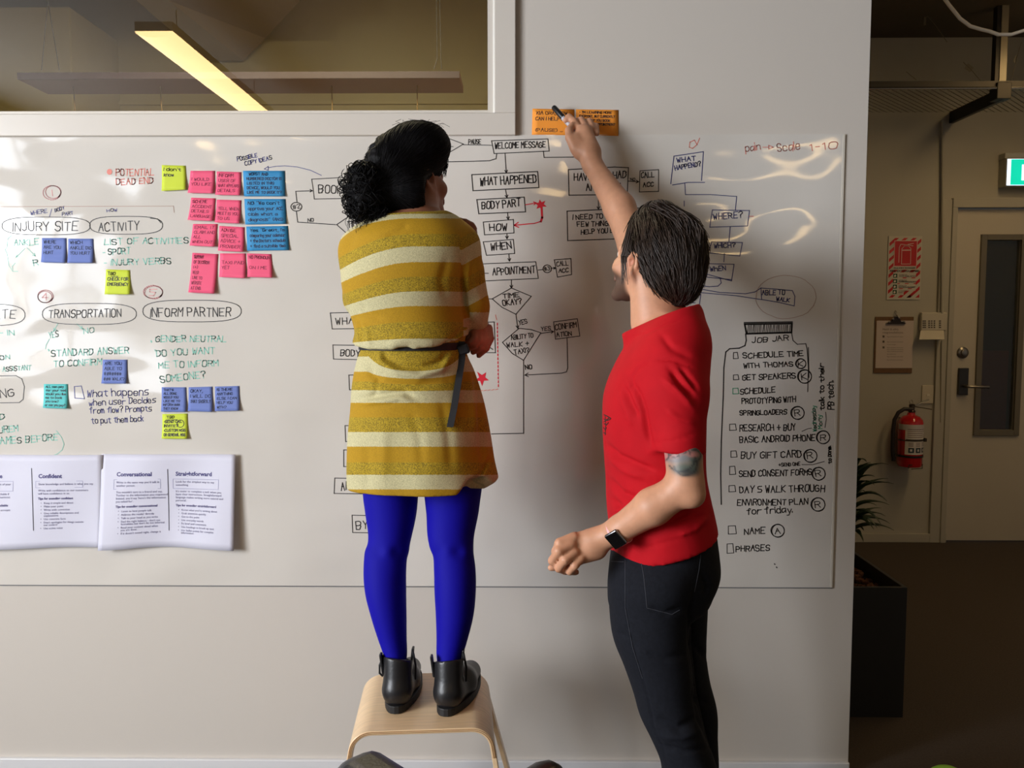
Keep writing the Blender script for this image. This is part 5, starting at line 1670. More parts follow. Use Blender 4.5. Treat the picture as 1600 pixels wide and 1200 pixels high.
# trunk under the shirt
torso_rows = [(492, 1008, 1078, 1.985, .075), (508, 992, 1090, 1.98, .14), (530, 983, 1098, 1.97, .180), (560, 966, 1102, 1.97, .195), (590, 952, 1102, 1.97, .200), (622, 943, 1101, 1.97, .195), (655, 941, 1099, 1.97, .182),
              (704, 944.5, 1099, 1.97, .172), (740, 947, 1101, 1.97, .166), (780, 948.5, 1109, 1.97, .165), (826, 953, 1120, 1.97, .168), (885, 957, 1125, 1.97, .172)]
TR = rings(torso_rows)
fd.stack([q for q in TR if q[0] > P(1040, 830, 1.97).z], k=.02, grow=-.016)
print('man ear', project(np.array([A3(Lm(-.08, -.004, 0)), A3(Lm(0, .11, -.03)), A3(Lm(0, .07, -.11)), A3(Lm(-.04, .08, .06))])))
# near (left) arm
SL = PP(1062, 565, 1.84); UL = PP(1064, 650, 1.80); EL = PP(1071, 752, 1.765); EB = PP(1080, 772, 1.755)
fd.rc(SL, UL, .052, .044, k=.02); fd.rc(UL, EL, .044, .0385, k=.015)
FM = PP(1020, 792, 1.785); WL = PP(952, 836, 1.84)
fd.rc(EL, EB, .037, .031, k=.012)
fd.rc(PP(1068, 762, 1.765), FM, .036, .0405, k=.015); fd.rc(FM, PP(968, 827, 1.825), .0405, .030, k=.012, flat=None); fd.rc(PP(968, 827, 1.825), WL, .030, .0265, k=.012)
# left hand, loosely closed
PC = PP(915, 853, 1.852)
fd.rc(WL, PP(928, 846, 1.848), .026, .027, k=.012)
fd.rc(PP(930, 843, 1.848), PP(899, 846, 1.846), .027, .021, k=.012, flat=((.25, 1, .1), .72))
fd.rc(PP(931, 858, 1.848), PP(909, 868, 1.84), .026, .020, k=.012, flat=((.25, 1, .1), .72))
idx_ = [PP(897, 839, 1.838), PP(874, 848, 1.83), PP(868, 862, 1.85), PP(876, 872, 1.872)]
mid_ = [PP(893, 850, 1.832), PP(873, 861, 1.818), PP(863, 876, 1.838), PP(872, 885, 1.862)]
rin_ = [PP(898, 863, 1.828), PP(883, 875, 1.815), PP(873, 888, 1.832), PP(884, 893, 1.855)]
pin_ = [PP(908, 873, 1.828), PP(898, 884, 1.818), PP(890, 893, 1.834), PP(900, 894, 1.855)]
thb_ = [PP(924, 864, 1.872), PP(898, 878, 1.888), PP(876, 884, 1.888), PP(861, 887, 1.882)]
for ch_, r_ in ((idx_, .0108), (mid_, .0110), (rin_, .0104), (pin_, .0092)):
    fd.chain(ch_, [r_ * 1.08, r_ * 1.0, r_ * .93, r_ * .84], k=.0035)
fd.chain(thb_, [.0165, .0125, .0115, .0085], k=.004)
# far (right) arm reaching up to the wall
SR = PP(1042, 512, 2.13); ER = PP(992, 384, 2.26); WR = PP(926, 258, 2.40)
fd.rc(SR, PP(1015, 450, 2.19), .055, .050, k=.02); fd.rc(PP(1015, 450, 2.19), ER, .050, .043, k=.015)
fd.rc(ER, PP(968, 325, 2.33), .044, .043, k=.015); fd.rc(PP(968, 325, 2.33), WR, .043, .0275, k=.015)
fd.rc(WR, PP(918, 238, 2.41), .027, .031, k=.015)
fd.rc(PP(922, 238, 2.412), PP(912, 208, 2.425), .032, .026, k=.012, flat=((.1, 1, .1), .75))
fd.rc(PP(905, 236, 2.41), PP(899, 218, 2.415), .022, .018, k=.012)
i2 = [PP(906, 204, 2.43), PP(897, 190, 2.445), PP(889, 183, 2.455), PP(884, 188, 2.452)]
m2_ = [PP(915, 200, 2.435), PP(908, 188, 2.455), PP(898, 190, 2.47), PP(893, 199, 2.468)]
r2 = [PP(925, 202, 2.435), PP(921, 190, 2.458), PP(911, 191, 2.475), PP(905, 201, 2.472)]
p2 = [PP(932, 208, 2.432), PP(931, 197, 2.452), PP(922, 196, 2.468), PP(917, 205, 2.468)]
t2 = [PP(899, 232, 2.405), PP(890, 215, 2.41), PP(889, 204, 2.42), PP(894, 195, 2.432)]
for ch_, r_ in ((i2, .0105), (m2_, .0108), (r2, .0102), (p2, .0090)):
    fd.chain(ch_, [r_ * 1.08, r_, r_ * .93, r_ * .84], k=.0035)
fd.chain(t2, [.0165, .0125, .0115, .0088], k=.004)
# pelvis, legs, feet inside the clothes
nearleg = [(840, 968, 1110, 1.95, .13), (905, 952, 1092, 1.90, .115), (953, 952, 1082, 1.90, .105), (1000, 959, 1080, 1.90, .10), (1038, 974, 1083, 1.90, .095), (1083, 989, 1088, 1.90, .088), (1118, 999, 1097, 1.90, .083),
           (1152, 1016, 1106, 1.90, .078), (1187, 1031, 1118, 1.90, .075), (1250, 1040, 1124, 1.91, .075), (1330, 1052, 1122, 1.92, .062), (1400, 1060, 1118, 1.93, .052), (1432, 1058, 1120, 1.93, .054)]
farleg = [(860, 985, 1122, 2.03, .11), (905, 1010, 1110, 2.06, .10), (947, 1020, 1104.5, 2.06, .095), (1023, 1025, 1103, 2.06, .088), (1060, 1032, 1108, 2.06, .083), (1105, 1042, 1118, 2.06, .078), (1150, 1050, 1121, 2.06, .074),
          (1200, 1056, 1122, 2.07, .070), (1280, 1064, 1126, 2.08, .060), (1335, 1072, 1126, 2.09, .050), (1352, 1070, 1128, 2.09, .052)]
NL, FL = rings(nearleg), rings(farleg)
fd.stack(NL, k=.01, grow=-.020); fd.stack(FL, k=.01, grow=-.020)
for (rg, D) in ((NL, 1.93), (FL, 2.09)):
    z, cx_, cy_, _, _ = rg[-1]
    fd.rc((cx_, cy_, .10), (cx_ + .01, cy_, .045), .035, .032, k=.01)
    fd.rc((cx_ + .02, cy_ - .01, .04), (cx_ - .12, cy_ + .08, .032), .028, .024, k=.01)
V, Qf = fd.mesh(1)
Cc = np.tile(SKM, (len(V), 1))
Cc = face_colors(Cc, V, HM_c, HM_ax, HS, (.04, .02, .012), lin((170, 92, 84)))
x, y, z = to_local(V, HM_c, HM_ax, HS)
# beard: jaw, chin and moustache
bm = sstep(-z - .030 - .45 * np.maximum(.045 - y, 0) * 0 + .20 * np.maximum(y - .03, 0), .0, .020) * sstep(y, -.004, .02) * (np.abs(x) < .085) * sstep(-z, -.1, .0)
bm = bm * (z > -.125) * sstep(z, -.13, -.112)
lipm = np.exp(-((x / .018) ** 4 + ((z + .058) / .007) ** 4)) * (y > .085)
Cc = mixc(Cc, lin((52, 34, 24)), np.clip(bm * (1 - lipm), 0, 1) * .9)
# redder ears and knuckles
Cc = mixc(Cc, lin((206, 128, 104)), np.exp(-(((np.abs(x) - .08) / .012) ** 2 + ((y + .006) / .02) ** 2 + (z / .03) ** 2)) * .6)
# tattoo on the near upper arm: pink cloud scrolls over a blue-green wave
px, py = project(V)
nearm = (V[:, 1] < 1.83) & (py > 660) & (py < 752) & (px > 1025) & (px < 1105)
def blob(cx, cy, rx, ry): return np.exp(-(((px - cx) / rx) ** 2 + ((py - cy) / ry) ** 2) ** 2) * nearm
def arc(cx, cy, r, w, a0=-4, a1=4):
    d = np.abs(np.hypot(px - cx, py - cy) - r); an = np.arctan2(py - cy, px - cx)
    return np.exp(-(d / w) ** 2) * nearm * ((an > a0) & (an < a1))
T_g, T_p, T_d, T_b = lin((74, 92, 84)), lin((196, 128, 122)), lin((52, 52, 56)), lin((104, 116, 122))
Cc = mixc(Cc, T_b, blob(1066, 710, 36, 26) * .45); Cc = mixc(Cc, T_g, blob(1083, 690, 16, 22) * .9); Cc = mixc(Cc, T_b, blob(1062, 716, 30, 8) * .8)
Cc = mixc(Cc, T_g, blob(1071, 733, 22, 11) * .95); Cc = mixc(Cc, T_d, blob(1078, 738, 14, 7) * .8); Cc = mixc(Cc, T_g, blob(1086, 716, 9, 22) * .85)
for (cx_, cy_, rx_, ry_) in ((1052, 708, 11, 9), (1066, 701, 13, 9), (1076, 694, 9, 7), (1036, 712, 7, 10), (1084, 710, 10, 5)):
    Cc = mixc(Cc, T_p, blob(cx_, cy_, rx_, ry_) * .85)
for (cx_, cy_, r_, a0, a1) in ((1054, 706, 8, -4, 4), (1054, 706, 4, -2, 4), (1067, 699, 9, -4, 4), (1069, 698, 5, -4, 2), (1038, 712, 7, -3, 3), (1078, 692, 7, -4, 2), (1071, 725, 18, -.3, 3), (1064, 715, 22, 0, 2.6), (1086, 712, 9, -3, 2)):
    Cc = mixc(Cc, T_d, arc(cx_, cy_, r_, 1.3, a0, a1) * .95)
# nails lighter, creases darker between fingers are left to the light
base_m = Vector(((NL[-1][1] + FL[-1][1]) / 2, 2.0, 0))
man = soft_object('person', V, Qf, M_skinm, None, base_m, colors=Cc)
tag(man, 'man in red t-shirt and dark jeans reaching up to the wall with a marker', 'person')

# ---- t-shirt
fs = Field((.15, 1.62, .75), (.58, 2.35, 1.56), .005)
hemA = P(955, 869, 1.97); hemB = P(1122, 827, 1.97)
hs_ = (hemB.z - hemA.z) / (hemB.x - hemA.x)
ccA = P(985, 514, 1.93); ccB = P(1080, 478, 1.93)
ccut = lambda X, Y, Z: Z - (ccA.z + (ccB.z - ccA.z) / (ccB.x - ccA.x) * (X - ccA.x) - .10 * (Y - 1.93))
fs.stack(TR, k=.02, power=2.1, cut=[lambda X, Y, Z: (hemA.z + hs_ * (X - hemA.x) + .03 * ((X - .3) / .15) ** 2 * 0) - Z])
# collar ring sits round the neck base
fs.rc(PP(1000, 516, 1.97), PP(1040, 502, 1.96), .045, .062, k=.03)
fs.rc(PP(1060, 500, 1.90), PP(1062, 520, 1.88), .062, .066, k=.03)
fs.rc(PP(1070, 492, 1.97), PP(1076, 520, 1.95), .030, .045, k=.03)
# near sleeve with a hem
e_up = (UL - SL) / np.linalg.norm(UL - SL)
slc = PP(1058, 692, 1.80)
sn = np.array([-.09, 0.0, -1.0]); sn = sn / np.linalg.norm(sn)
fs.rc(PP(1056, 552, 1.86), PP(1056, 615, 1.815), .070, .065, k=.03)
fs.rc(PP(1056, 615, 1.815), PP(1062, 720, 1.795), .065, .0555, k=.02, cut=[(PP(1020, 702, 1.8), sn)])
# far sleeve round the raised arm
fs.rc(PP(1050, 520, 2.12), PP(1050, 500, 2.14), .055, .05, k=.02)
gg = np.meshgrid(*fs.ax, indexing='ij', sparse=True); fs.D = np.maximum(fs.D, ccut(*gg).astype(np.float32))
V, Qf = fs.mesh(2)
N = normals(V, Qf)
SF = [([(985, 590), (998, 618), (1006, 645), (1012, 680), (1019, 700)], 4, -.006), ([(1018, 563), (1000, 575), (988, 592), (986, 620)], 2.0, -.0025), ([(1024, 563), (1050, 562), (1085, 575)], 2.0, -.0025),
      ([(1045, 575), (1065, 600), (1088, 624)], 4.5, -.008), ([(1035, 590), (1060, 612), (1086, 640)], 4, .004), ([(1060, 570), (1078, 592), (1092, 612)], 3.5, -.005),
      ([(975, 600), (985, 630), (998, 655)], 4, -.005), ([(968, 610), (978, 640), (990, 670)], 4, .003), ([(945, 690), (965, 712), (1000, 728), (1030, 738)], 5, -.006), ([(950, 712), (975, 735), (1010, 748)], 5, .004),
      ([(948, 745), (970, 770), (1005, 785)], 5, -.005), ([(952, 775), (975, 800), (1000, 806)], 5, -.005), ([(955, 800), (985, 790), (1010, 775)], 4, .004), ([(1040, 640), (1060, 655), (1090, 662)], 4, .003),
      ([(1100, 780), (1080, 805), (1050, 825)], 5, -.005), ([(1110, 800), (1085, 828), (1055, 838)], 5, .004), ([(1020, 830), (1060, 815), (1110, 805)], 4, -.004), ([(1030, 520), (1050, 545), (1085, 560)], 5, -.003),
      ([(1012, 694), (1050, 690), (1094, 674)], 1.6, -.0016), ([(958, 860), (1000, 858), (1050, 845), (1120, 818)], 1.6, -.0016), ([(980, 528), (1010, 521), (1045, 505), (1082, 492)], 1.4, -.0014)]
V = folds(V, N, [(a, b, c * 1.6) for a, b, c in SF])
V = V + N * (smooth_noise(V, 26, 3) * .0022)[:, None]
M_shirt = mat('red_jersey', (182, 12, 26), .8, spec=.2, bump=.25, bscale=700, noise=.04, nscale=30, bdist=.0006)
shirt = soft_object('t_shirt', V, Qf, M_shirt, man)
# black print on the chest: feather-like strokes
prt = MB()
def chest(px_, py_):
    # front-left side of the chest surface
    a = P(px_, py_, 1.86); return a
dgv = bpy.context.evaluated_depsgraph_get()
bvh_off = worldloc(man)
from mathutils.bvhtree import BVHTree
bt = BVHTree.FromPolygons([tuple(v) for v in V], [tuple(q) for q in Qf.tolist()])
CAMP = Vector((0, 0, CAMZ))
def onto(bt_, px_, py_, off):
    d = ray(px_, py_).normalized()
    hit = bt_.ray_cast(CAMP, d)
    return (hit[0] + hit[1] * off) if hit[0] is not None else None
def stroke_on(mb, bt_, pts, wd, off=.0012, fine=2.0):
    P3 = []
    for (ax_, ay_), (bx_, by_) in zip(pts[:-1], pts[1:]):
        n_ = max(1, int(math.hypot(bx_ - ax_, by_ - ay_) / fine))
        for i in range(n_ + 1):
            q = onto(bt_, ax_ + (bx_ - ax_) * i / n_, ay_ + (by_ - ay_) * i / n_, off)
            if q is not None: P3.append(q)
    if len(P3) > 1: mb.tube(P3, wd, 5)
for pl_ in ([(944, 648), (950, 651), (955, 654)], [(944, 655), (949, 657), (954, 655)], [(944, 662), (948, 664), (951, 660)], [(943.5, 668), (946, 672), (948, 668)], [(943.5, 676), (947, 678)], [(946, 650), (947, 664), (946, 680)], [(944, 659), (952, 653)]):
    stroke_on(prt, bt, pl_, .0013, .0002)
if prt.v: prt.build('chest_print', mat('black_print', (24, 14, 16), .7), shirt)

# ---- jeans
fj = Field((.14, 1.72, .02), (.58, 2.24, 1.02), .005)
pelvis = rings([(835, 960, 1119, 1.97, .145), (862, 956, 1123, 1.97, .152), (893, 953, 1123, 1.97, .152), (921, 951, 1113, 1.97, .145), (948, 953, 1100, 1.97, .120), (962, 960, 1085, 1.97, .08)])
wcut = lambda X, Y, Z: Z - (hemA.z + .025 + hs_ * (X - hemA.x))
fj.stack(pelvis, k=.02, cut=[wcut])
fj.stack(NL, k=.012, cut=[wcut]); fj.stack(FL, k=.012, cut=[wcut])
V, Qf = fj.mesh(2)
N = normals(V, Qf)
JF = [([(978, 873), (977, 920), (976, 950), (985, 1000), (1000, 1045), (1012, 1090), (1020, 1135), (1038, 1170), (1042, 1200)], 1.5, -.0022), ([(1086, 925), (1078, 955), (1080, 1020), (1086, 1085), (1096, 1130), (1110, 1165)], 3.5, -.006),
      ([(1010, 950), (1040, 958), (1070, 950)], 5, -.004), ([(1005, 1020), (1040, 1030), (1078, 1020)], 6, -.003), ([(1020, 1120), (1060, 1140), (1098, 1118)], 6, -.005), ([(1030, 1150), (1065, 1152), (1100, 1140)], 5, .004),
      ([(1035, 1165), (1070, 1175), (1110, 1168)], 4, -.005), ([(960, 985), (985, 1000), (1000, 1020)], 5, -.003), ([(1085, 1080), (1090, 1095), (1105, 1098)], 4, -.004), ([(1080, 1000), (1095, 1020), (1103, 1030)], 4, -.004),
      ([(1095, 895), (1105, 915), (1100, 930)], 4, -.004)]
V = folds(V, N, [(a, b, c * 1.4) for a, b, c in JF])
V = V + N * (smooth_noise(V, 30, 5) * .0020)[:, None]
M_jean = mat('black_denim', (22, 24, 31), .9, spec=.2, noise=.18, nscale=120, bump=.35, bscale=600, bdist=.0008)
jeans = soft_object('jeans', V, Qf, M_jean, man)
bj = BVHTree.FromPolygons([tuple(v) for v in V], [tuple(q) for q in Qf.tolist()])
M_seam = mat('denim_seam', (54, 56, 64), .85)
sm = MB()
for pl_ in ([(1001, 873), (1088, 867)], [(1001, 873), (1006, 900), (1011, 950)], [(1011, 950), (1050, 960), (1062, 953)], [(977, 875), (977, 950), (988, 1010), (1004, 1060)], [(955, 877), (975, 878)], [(1095, 866), (1092, 890), (1085, 925)], [(1003, 876), (1086, 870)]):
    m_ = MB(); stroke_on(m_, bj, pl_, .0009, .0002, 3)
    if m_.v: m_.build('stitched_seam', M_seam, jeans)
pk = MB()
# ---- shoes
M_mshoe = mat('dark_leather_shoe', (34, 30, 28), .45)
for rg in (NL, FL):
    z, cx_, cy_, _, _ = rg[-1]
    z, cx_, cy_, _, _ = sorted(rg)[0]
    f2 = Field((cx_ - .24, cy_ - .12, -.01), (cx_ + .12, cy_ + .22, .14), .005)
    f2.rc((cx_ + .02, cy_ - .01, .048), (cx_ - .13, cy_ + .085, .040), .046, .040, k=.02)
    f2.rc((cx_, cy_, .04), (cx_, cy_, .11), .046, .042, k=.02)
    f2.D[:, :, :3] = np.maximum(f2.D[:, :, :3], .004)
    V, Qf = f2.mesh(2)
    soft_object('shoe', V, Qf, M_mshoe, man)

# ---- hair of the man
fh = Field((.12, 1.78, 1.30), (.56, 2.24, 1.76), .004)
r_, f_, u_ = HM_ax
RmM = [[r_[i], f_[i], u_[i]] for i in range(3)]
hc = Lm(.0, -.022, .040)
fh.ell(hc, (.090, .104, .094), RmM, k=.01)
fh.ell(Lm(.01, .0, .085), (.070, .085, .052), RmM, k=.03)
fh.ell(PP(1045, 440, 1.97), (.058, .05, .055), None, k=.03)
fh.ell(PP(1062, 425, 1.97), (.052, .055, .070), None, k=.03)
fh.ell(PP(1030, 345, 2.03), (.045, .05, .045), None, k=.03)
# keep face and ears clear
fh.ell(Lm(0, .130, -.020), (.12, .092, .100), RmM, k=.008, op='sub')
for q in (-1, 1): fh.ell(Lm(.095 * q, -.002, -.018), (.050, .028, .042), RmM, k=.006, op='sub')
V, Qf = fh.mesh(1)
N = normals(V, Qf)
V = V + N * (smooth_noise(V, 60, 9) * .0022)[:, None]
hs2 = MB()
nape = P(1050, 520, 1.90); crn = P(1035, 318, 2.05)
def flow_m(p):
    a = (nape - p).normalized(); b2 = (p - crn).normalized()
    return a * .8 + b2 * .5 + Vector((.25, 0, 0))
grow_hair(hs2, V, Qf, flow_m, 1500, 4, steps=13, step=.009, r0=.0014, lift1=.007, jitter=.28)
# fringe tuft and the lock that falls to the right and down to the collar
rr = random.Random(21)
for i in range(260):
    a = rr.uniform(0, 1)
    p0 = P(1018 + 30 * a + rr.uniform(-6, 6), 322 - 4 * math.sin(3.1 * a) + rr.uniform(-3, 10), 2.00 - .06 * rr.random())
    p1 = P(1052 + 35 * a + rr.uniform(-8, 8), 338 + 12 * a + rr.uniform(-6, 8), 1.965 - .05 * rr.random())
    p2_ = P(1070 + 26 * a + rr.uniform(-6, 4), 388 + rr.uniform(-12, 12), 1.935 - .02 * rr.random())
    p3 = P(1066 + 28 * a + rr.uniform(-10, 3), 432 + rr.uniform(-10, 10), 1.945 - .02 * rr.random())
    p4 = P(1050 + 28 * a + rr.uniform(-10, 4), 462 + rr.uniform(-12, 10), 1.965)
    c_ = [p0, p1, p2_, p3, p4]
    pts = []
    for k in range(13):
        t = k / 12 * 4; j = min(int(t), 3); w_ = t - j
        q0 = c_[max(j - 1, 0)]; q1_ = c_[j]; q2_ = c_[j + 1]; q3_ = c_[min(j + 2, 4)]
        pts.append(.5 * ((2 * q1_) + (q2_ - q0) * w_ + (2 * q0 - 5 * q1_ + 4 * q2_ - q3_) * w_ * w_ + (3 * q1_ - q0 - 3 * q2_ + q3_) * w_ ** 3))
    hs2.tube(pts, [.0014 * (1 - .7 * (k / 12) ** 2) for k in range(13)], 4, caps=False)
for i in range(0):
    p0 = P(rr.uniform(988, 1050), rr.uniform(322, 345), 2.0)
    p1 = p0 + Vector((rr.uniform(-.01, .02), -.01, rr.uniform(.005, .02)))
    p2_ = p1 + Vector((rr.uniform(.0, .03), -.01, rr.uniform(-.012, .006)))
    hs2.tube([p0, p1, p2_], [.0009, .0007, .0003], 4, caps=False)
for i in range(30):   # strands beside the ear
    x0_ = rr.uniform(970, 979)
    p0 = P(x0_ + 10, 365 + rr.uniform(-8, 8), 1.955); p1 = P(x0_, 400, 1.945); p2_ = P(x0_ + rr.uniform(-3, 5), rr.uniform(425, 445), 1.945)
    hs2.tube([p0, p1, p2_], [.0011, .001, .0004], 4, caps=False)
soft_object('hair', V, Qf, M_hairm, man, extra=hs2)

# ---- watch
wc = PP(968, 829, 1.826)
axw = Vector(PP(968, 827, 1.825) - WL).normalized()
uu = axw.cross(Vector((0, -1, .25))).normalized(); nn_ = uu.cross(axw).normalized()
if nn_.y > 0: nn_ = -nn_; uu = -uu
watch = tag(MB().tube([Vector(wc) - axw * .006, Vector(wc) + axw * .006], .001, 6).build('watch_core', M_black, man), None, None)
bpy.data.objects.remove(watch)
wb = MB(); vs = []; n = 28
for i in range(n):
    a = 2 * math.pi * i / n
    d = uu * math.cos(a) * .0335 + nn_ * math.sin(a) * .0335
    for (o_, e_) in ((-.0105, 1.0), (.0105, 1.0), (.0105, .93), (-.0105, .93)):
        vs.append(Vector(wc) + axw * o_ + d * e_)
fs_ = []
for i in range(n):
    a = 4 * i; b2 = 4 * ((i + 1) % n)
    for k in range(4): fs_.append((a + k, b2 + k, b2 + (k + 1) % 4, a + (k + 1) % 4))
wb.add(vs, fs_)
band = wb.build('watch_band', mat('pink_watch_band', (240, 176, 178), .5), man, smooth=True)
vdn = uu if uu.z < 0 else -uu
cc_ = Vector(wc) + nn_ * .0325 + vdn * .010
dirn = (nn_ * .95 + vdn * .30).normalized(); ut = axw.cross(dirn).normalized()
case = MB().obox(cc_, axw * .0180, ut * .0205, dirn * .0045).build('watch_case', mat('silver_watch_case', (150, 150, 155), .25, metal=1), band, smooth=True, bevel=.004, seg=3)
MB().obox(cc_ + dirn * .0048, axw * .0158, ut * .0183, dirn * .0009).build('watch_glass', mat('black_watch_glass', (8, 8, 10), .06), band, bevel=.0008)

# ---- marker pen in the raised hand
tipm = P(864.5, 167, 2.478); m1_ = P(879, 184, 2.462); m2p = P(905, 212, 2.438)
pen = empty('marker_pen', m2p, 'black-capped grey marker pen held up in front of the orange note', 'marker pen')
d_ = (tipm - m2p).normalized()
jn = m2p + d_ * (m1_ - m2p).length
MB().tube([m2p - d_ * .01, m2p, jn], [.0065, .0072, .0072], 14).build('barrel', mat('marker_barrel', (186, 184, 192), .35), pen, smooth=True)
MB().tube([jn, jn + d_ * .004, tipm - d_ * .004, tipm], [.0082, .0085, .0082, .0062], 14).build('cap', mat('marker_cap', (24, 24, 26), .35), pen, smooth=True)

# ================================================================== WOMAN
SKW = np.array(lin((142, 92, 70)))
HW_c = P(641, 288, 2.16)
HW_ax = frame_from(42, 14, 0)
HSW = .98
fd = Field((-.52, 1.9, .44), (.02, 2.52, 2.0), .004)
Lw, RwN = head(fd, HW_c, HW_ax, HSW, nose=.97)
fd.rc(A3(HW_c) + np.array([-.01, -.02, -.03]), PP(645, 345, 2.11), .050, .056, k=.02)
fd.rc(PP(655, 310, 2.13), PP(655, 345, 2.11), .044, .055, k=.02)
up_rows = [(330, 606, 692, 2.11, .055), (340, 588, 706, 2.105, .080), (352, 570, 722, 2.10, .100), (368, 553, 736, 2.10, .118), (390, 543, 741, 2.10, .128), (420, 537, 738, 2.10, .130), (448, 536, 731, 2.10, .128),
           (475, 543, 726, 2.10, .125), (500, 550, 728, 2.10, .122), (520, 554, 733, 2.10, .124), (535, 551, 736, 2.10, .130), (548, 553, 734, 2.10, .130)]
low_rows = [(512, 575, 730, 2.10, .100), (540, 566, 726, 2.10, .106), (556, 560, 731, 2.10, .113), (576, 555, 740, 2.10, .118), (600, 551, 747, 2.10, .124), (640, 548, 757, 2.10, .130), (680, 543, 765, 2.10, .132), (720, 540.5, 771, 2.10, .133), (750, 540, 777, 2.10, .134), (782, 541, 779, 2.10, .134)]
UR, LR = rings(up_rows), rings(low_rows)
fd.stack([q for q in UR if q[0] > P(640, 525, 2.1).z], k=.02, grow=-.014); fd.stack([q for q in LR if q[0] > 1.16], k=.02, grow=-.03)
# right arm bent, hand at the chin
SW_ = PP(716, 380, 2.10); EW = PP(741, 480, 2.13); HWr = PP(736, 385, 2.30)
fd.rc(SW_, EW, .042, .031, k=.02); fd.rc(EW, HWr, .032, .024, k=.015)
fd.rc(HWr, PP(731, 362, 2.31), .024, .023, k=.01)
fd.rc(PP(733, 362, 2.31), PP(725, 356, 2.30), .020, .019, k=.01)
for j, (a, b2, c_, e_) in enumerate((((737, 352), (727, 347), (716, 344), (709, 345)), ((740, 357), (730, 354), (719, 351), (711, 352)), ((739, 363), (729, 361), (719, 358), (712, 359)), ((735, 369), (727, 368), (719, 365), (713, 366)))):
    D0 = 2.300 + .002 * j
    fd.chain([PP(*a, D0), PP(*b2, D0 - .008), PP(*c_, D0 - .004), PP(*e_, D0 + .01)], [.0098, .0092, .0084, .0072], k=.0035)
fd.chain([PP(728, 372, 2.31), PP(718, 374, 2.31), PP(711, 370, 2.31)], [.011, .0095, .008], k=.004)
# left arm across the front, hand wrapped on the right elbow
SWl = PP(566, 388, 2.10); EWl = PP(565, 466, 2.17); WWl = PP(738, 512, 2.22)
fd.rc(SWl, EWl, .042, .032, k=.02); fd.rc(EWl, PP(650, 500, 2.26), .032, .030, k=.015); fd.rc(PP(650, 500, 2.26), WWl, .032, .023, k=.015)
fd.rc(WWl, PP(752, 520, 2.17), .024, .025, k=.012)
fd.rc(PP(753, 514, 2.16), PP(751, 530, 2.15), .024, .020, k=.012, flat=((.6, 1, 0), .8))
for j, (a, b2, c_, e_) in enumerate((((764, 512), (767, 529), (760, 545), (748, 556)), ((757, 514), (759, 530), (751, 543), (739, 551)), ((749, 516), (750, 531), (742, 540), (732, 545)), ((742, 518), (741, 529), (735, 535), (728, 537)))):
    D0 = 2.14 - .006 * j
    fd.chain([PP(*a, D0), PP(*b2, D0 - .018), PP(*c_, D0 - .022), PP(*e_, D0 - .014)], [.0098, .0088, .0082, .0070], k=.002)
fd.chain([PP(742, 510, 2.15), PP(733, 520, 2.13), PP(731, 532, 2.125)], [.013, .011, .0088], k=.004)
# legs inside the tights
LD = lambda rows: [(a, b, c, d - np.interp(a, [800, 1049], [0, .058]), e) for a, b, c, d, e in rows]
legL = [(735, 566, 656, 2.12, .070), (778, 568, 653, 2.115, .066), (800, 571, 651, 2.11, .063), (848, 575, 641, 2.10, .052), (870, 569.5, 636, 2.095, .052), (888, 568.4, 634.7, 2.09, .054), (925, 571, 634.5, 2.085, .056), (961, 580, 635, 2.08, .051),
        (998, 591.5, 635.4, 2.075, .042), (1024, 600.6, 636, 2.07, .036), (1049, 609, 633, 2.065, .031), (1080, 608, 634, 2.06, .034), (1096, 606, 636, 2.06, .036)]
legR = [(735, 660, 757, 2.12, .070), (778, 663.6, 751, 2.115, .066), (800, 666, 748, 2.11, .063), (848, 670, 740, 2.10, .052), (870, 677, 741, 2.095, .052), (888, 678, 743, 2.09, .054), (925, 679, 743.5, 2.085, .056), (961, 681, 740, 2.08, .051),
        (998, 682, 731, 2.075, .042), (1024, 682, 723, 2.07, .036), (1049, 685, 713, 2.06, .031), (1080, 684, 712, 2.055, .034), (1100, 684, 714, 2.05, .036)]
RL, RR = rings(LD(legL)), rings(LD(legR))
fd.stack(RL, k=.006, grow=-.004); fd.stack(RR, k=.006, grow=-.004)
V, Qf = fd.mesh(1)
Cc = np.tile(SKW, (len(V), 1))
Cc = face_colors(Cc, V, HW_c, HW_ax, HSW, (.012, .008, .008), lin((120, 58, 56)))
px, py = project(V)
# red chalky stain on the hand at the elbow, dark nail at the chin
m = np.exp(-(((px - 757) / 14) ** 2 + ((py - 530) / 30) ** 2)) * (V[:, 1] < 2.2) * (py > 500)
Cc = mixc(Cc, lin((212, 118, 100)), np.clip(m, 0, 1) * .75)
base_w = Vector((P(660, 500, 2.07).x, 2.08, SZ))
woman = soft_object('person', V, Qf, M_skinw, None, base_w, colors=Cc)
tag(woman, 'woman in mustard striped sweater dress and blue tights standing on the stool, back turned', 'person')

# ---- tights
ft = Field((-.42, 1.95, .45), (.0, 2.25, 1.24), .004)
ft.stack(RL, k=.006); ft.stack(RR, k=.006)
V, Qf = ft.mesh(2)
N = normals(V, Qf)
px, py = project(V)
V = V + N * (.0022 * np.exp(-((py - 862) / 9) ** 2) * np.cos((px - 605) * .2))[:, None]
soft_object('tights', V, Qf, mat('cobalt_tights', (14, 6, 150), .7, spec=.15, bump=.1, bscale=500, bdist=.0005), woman)

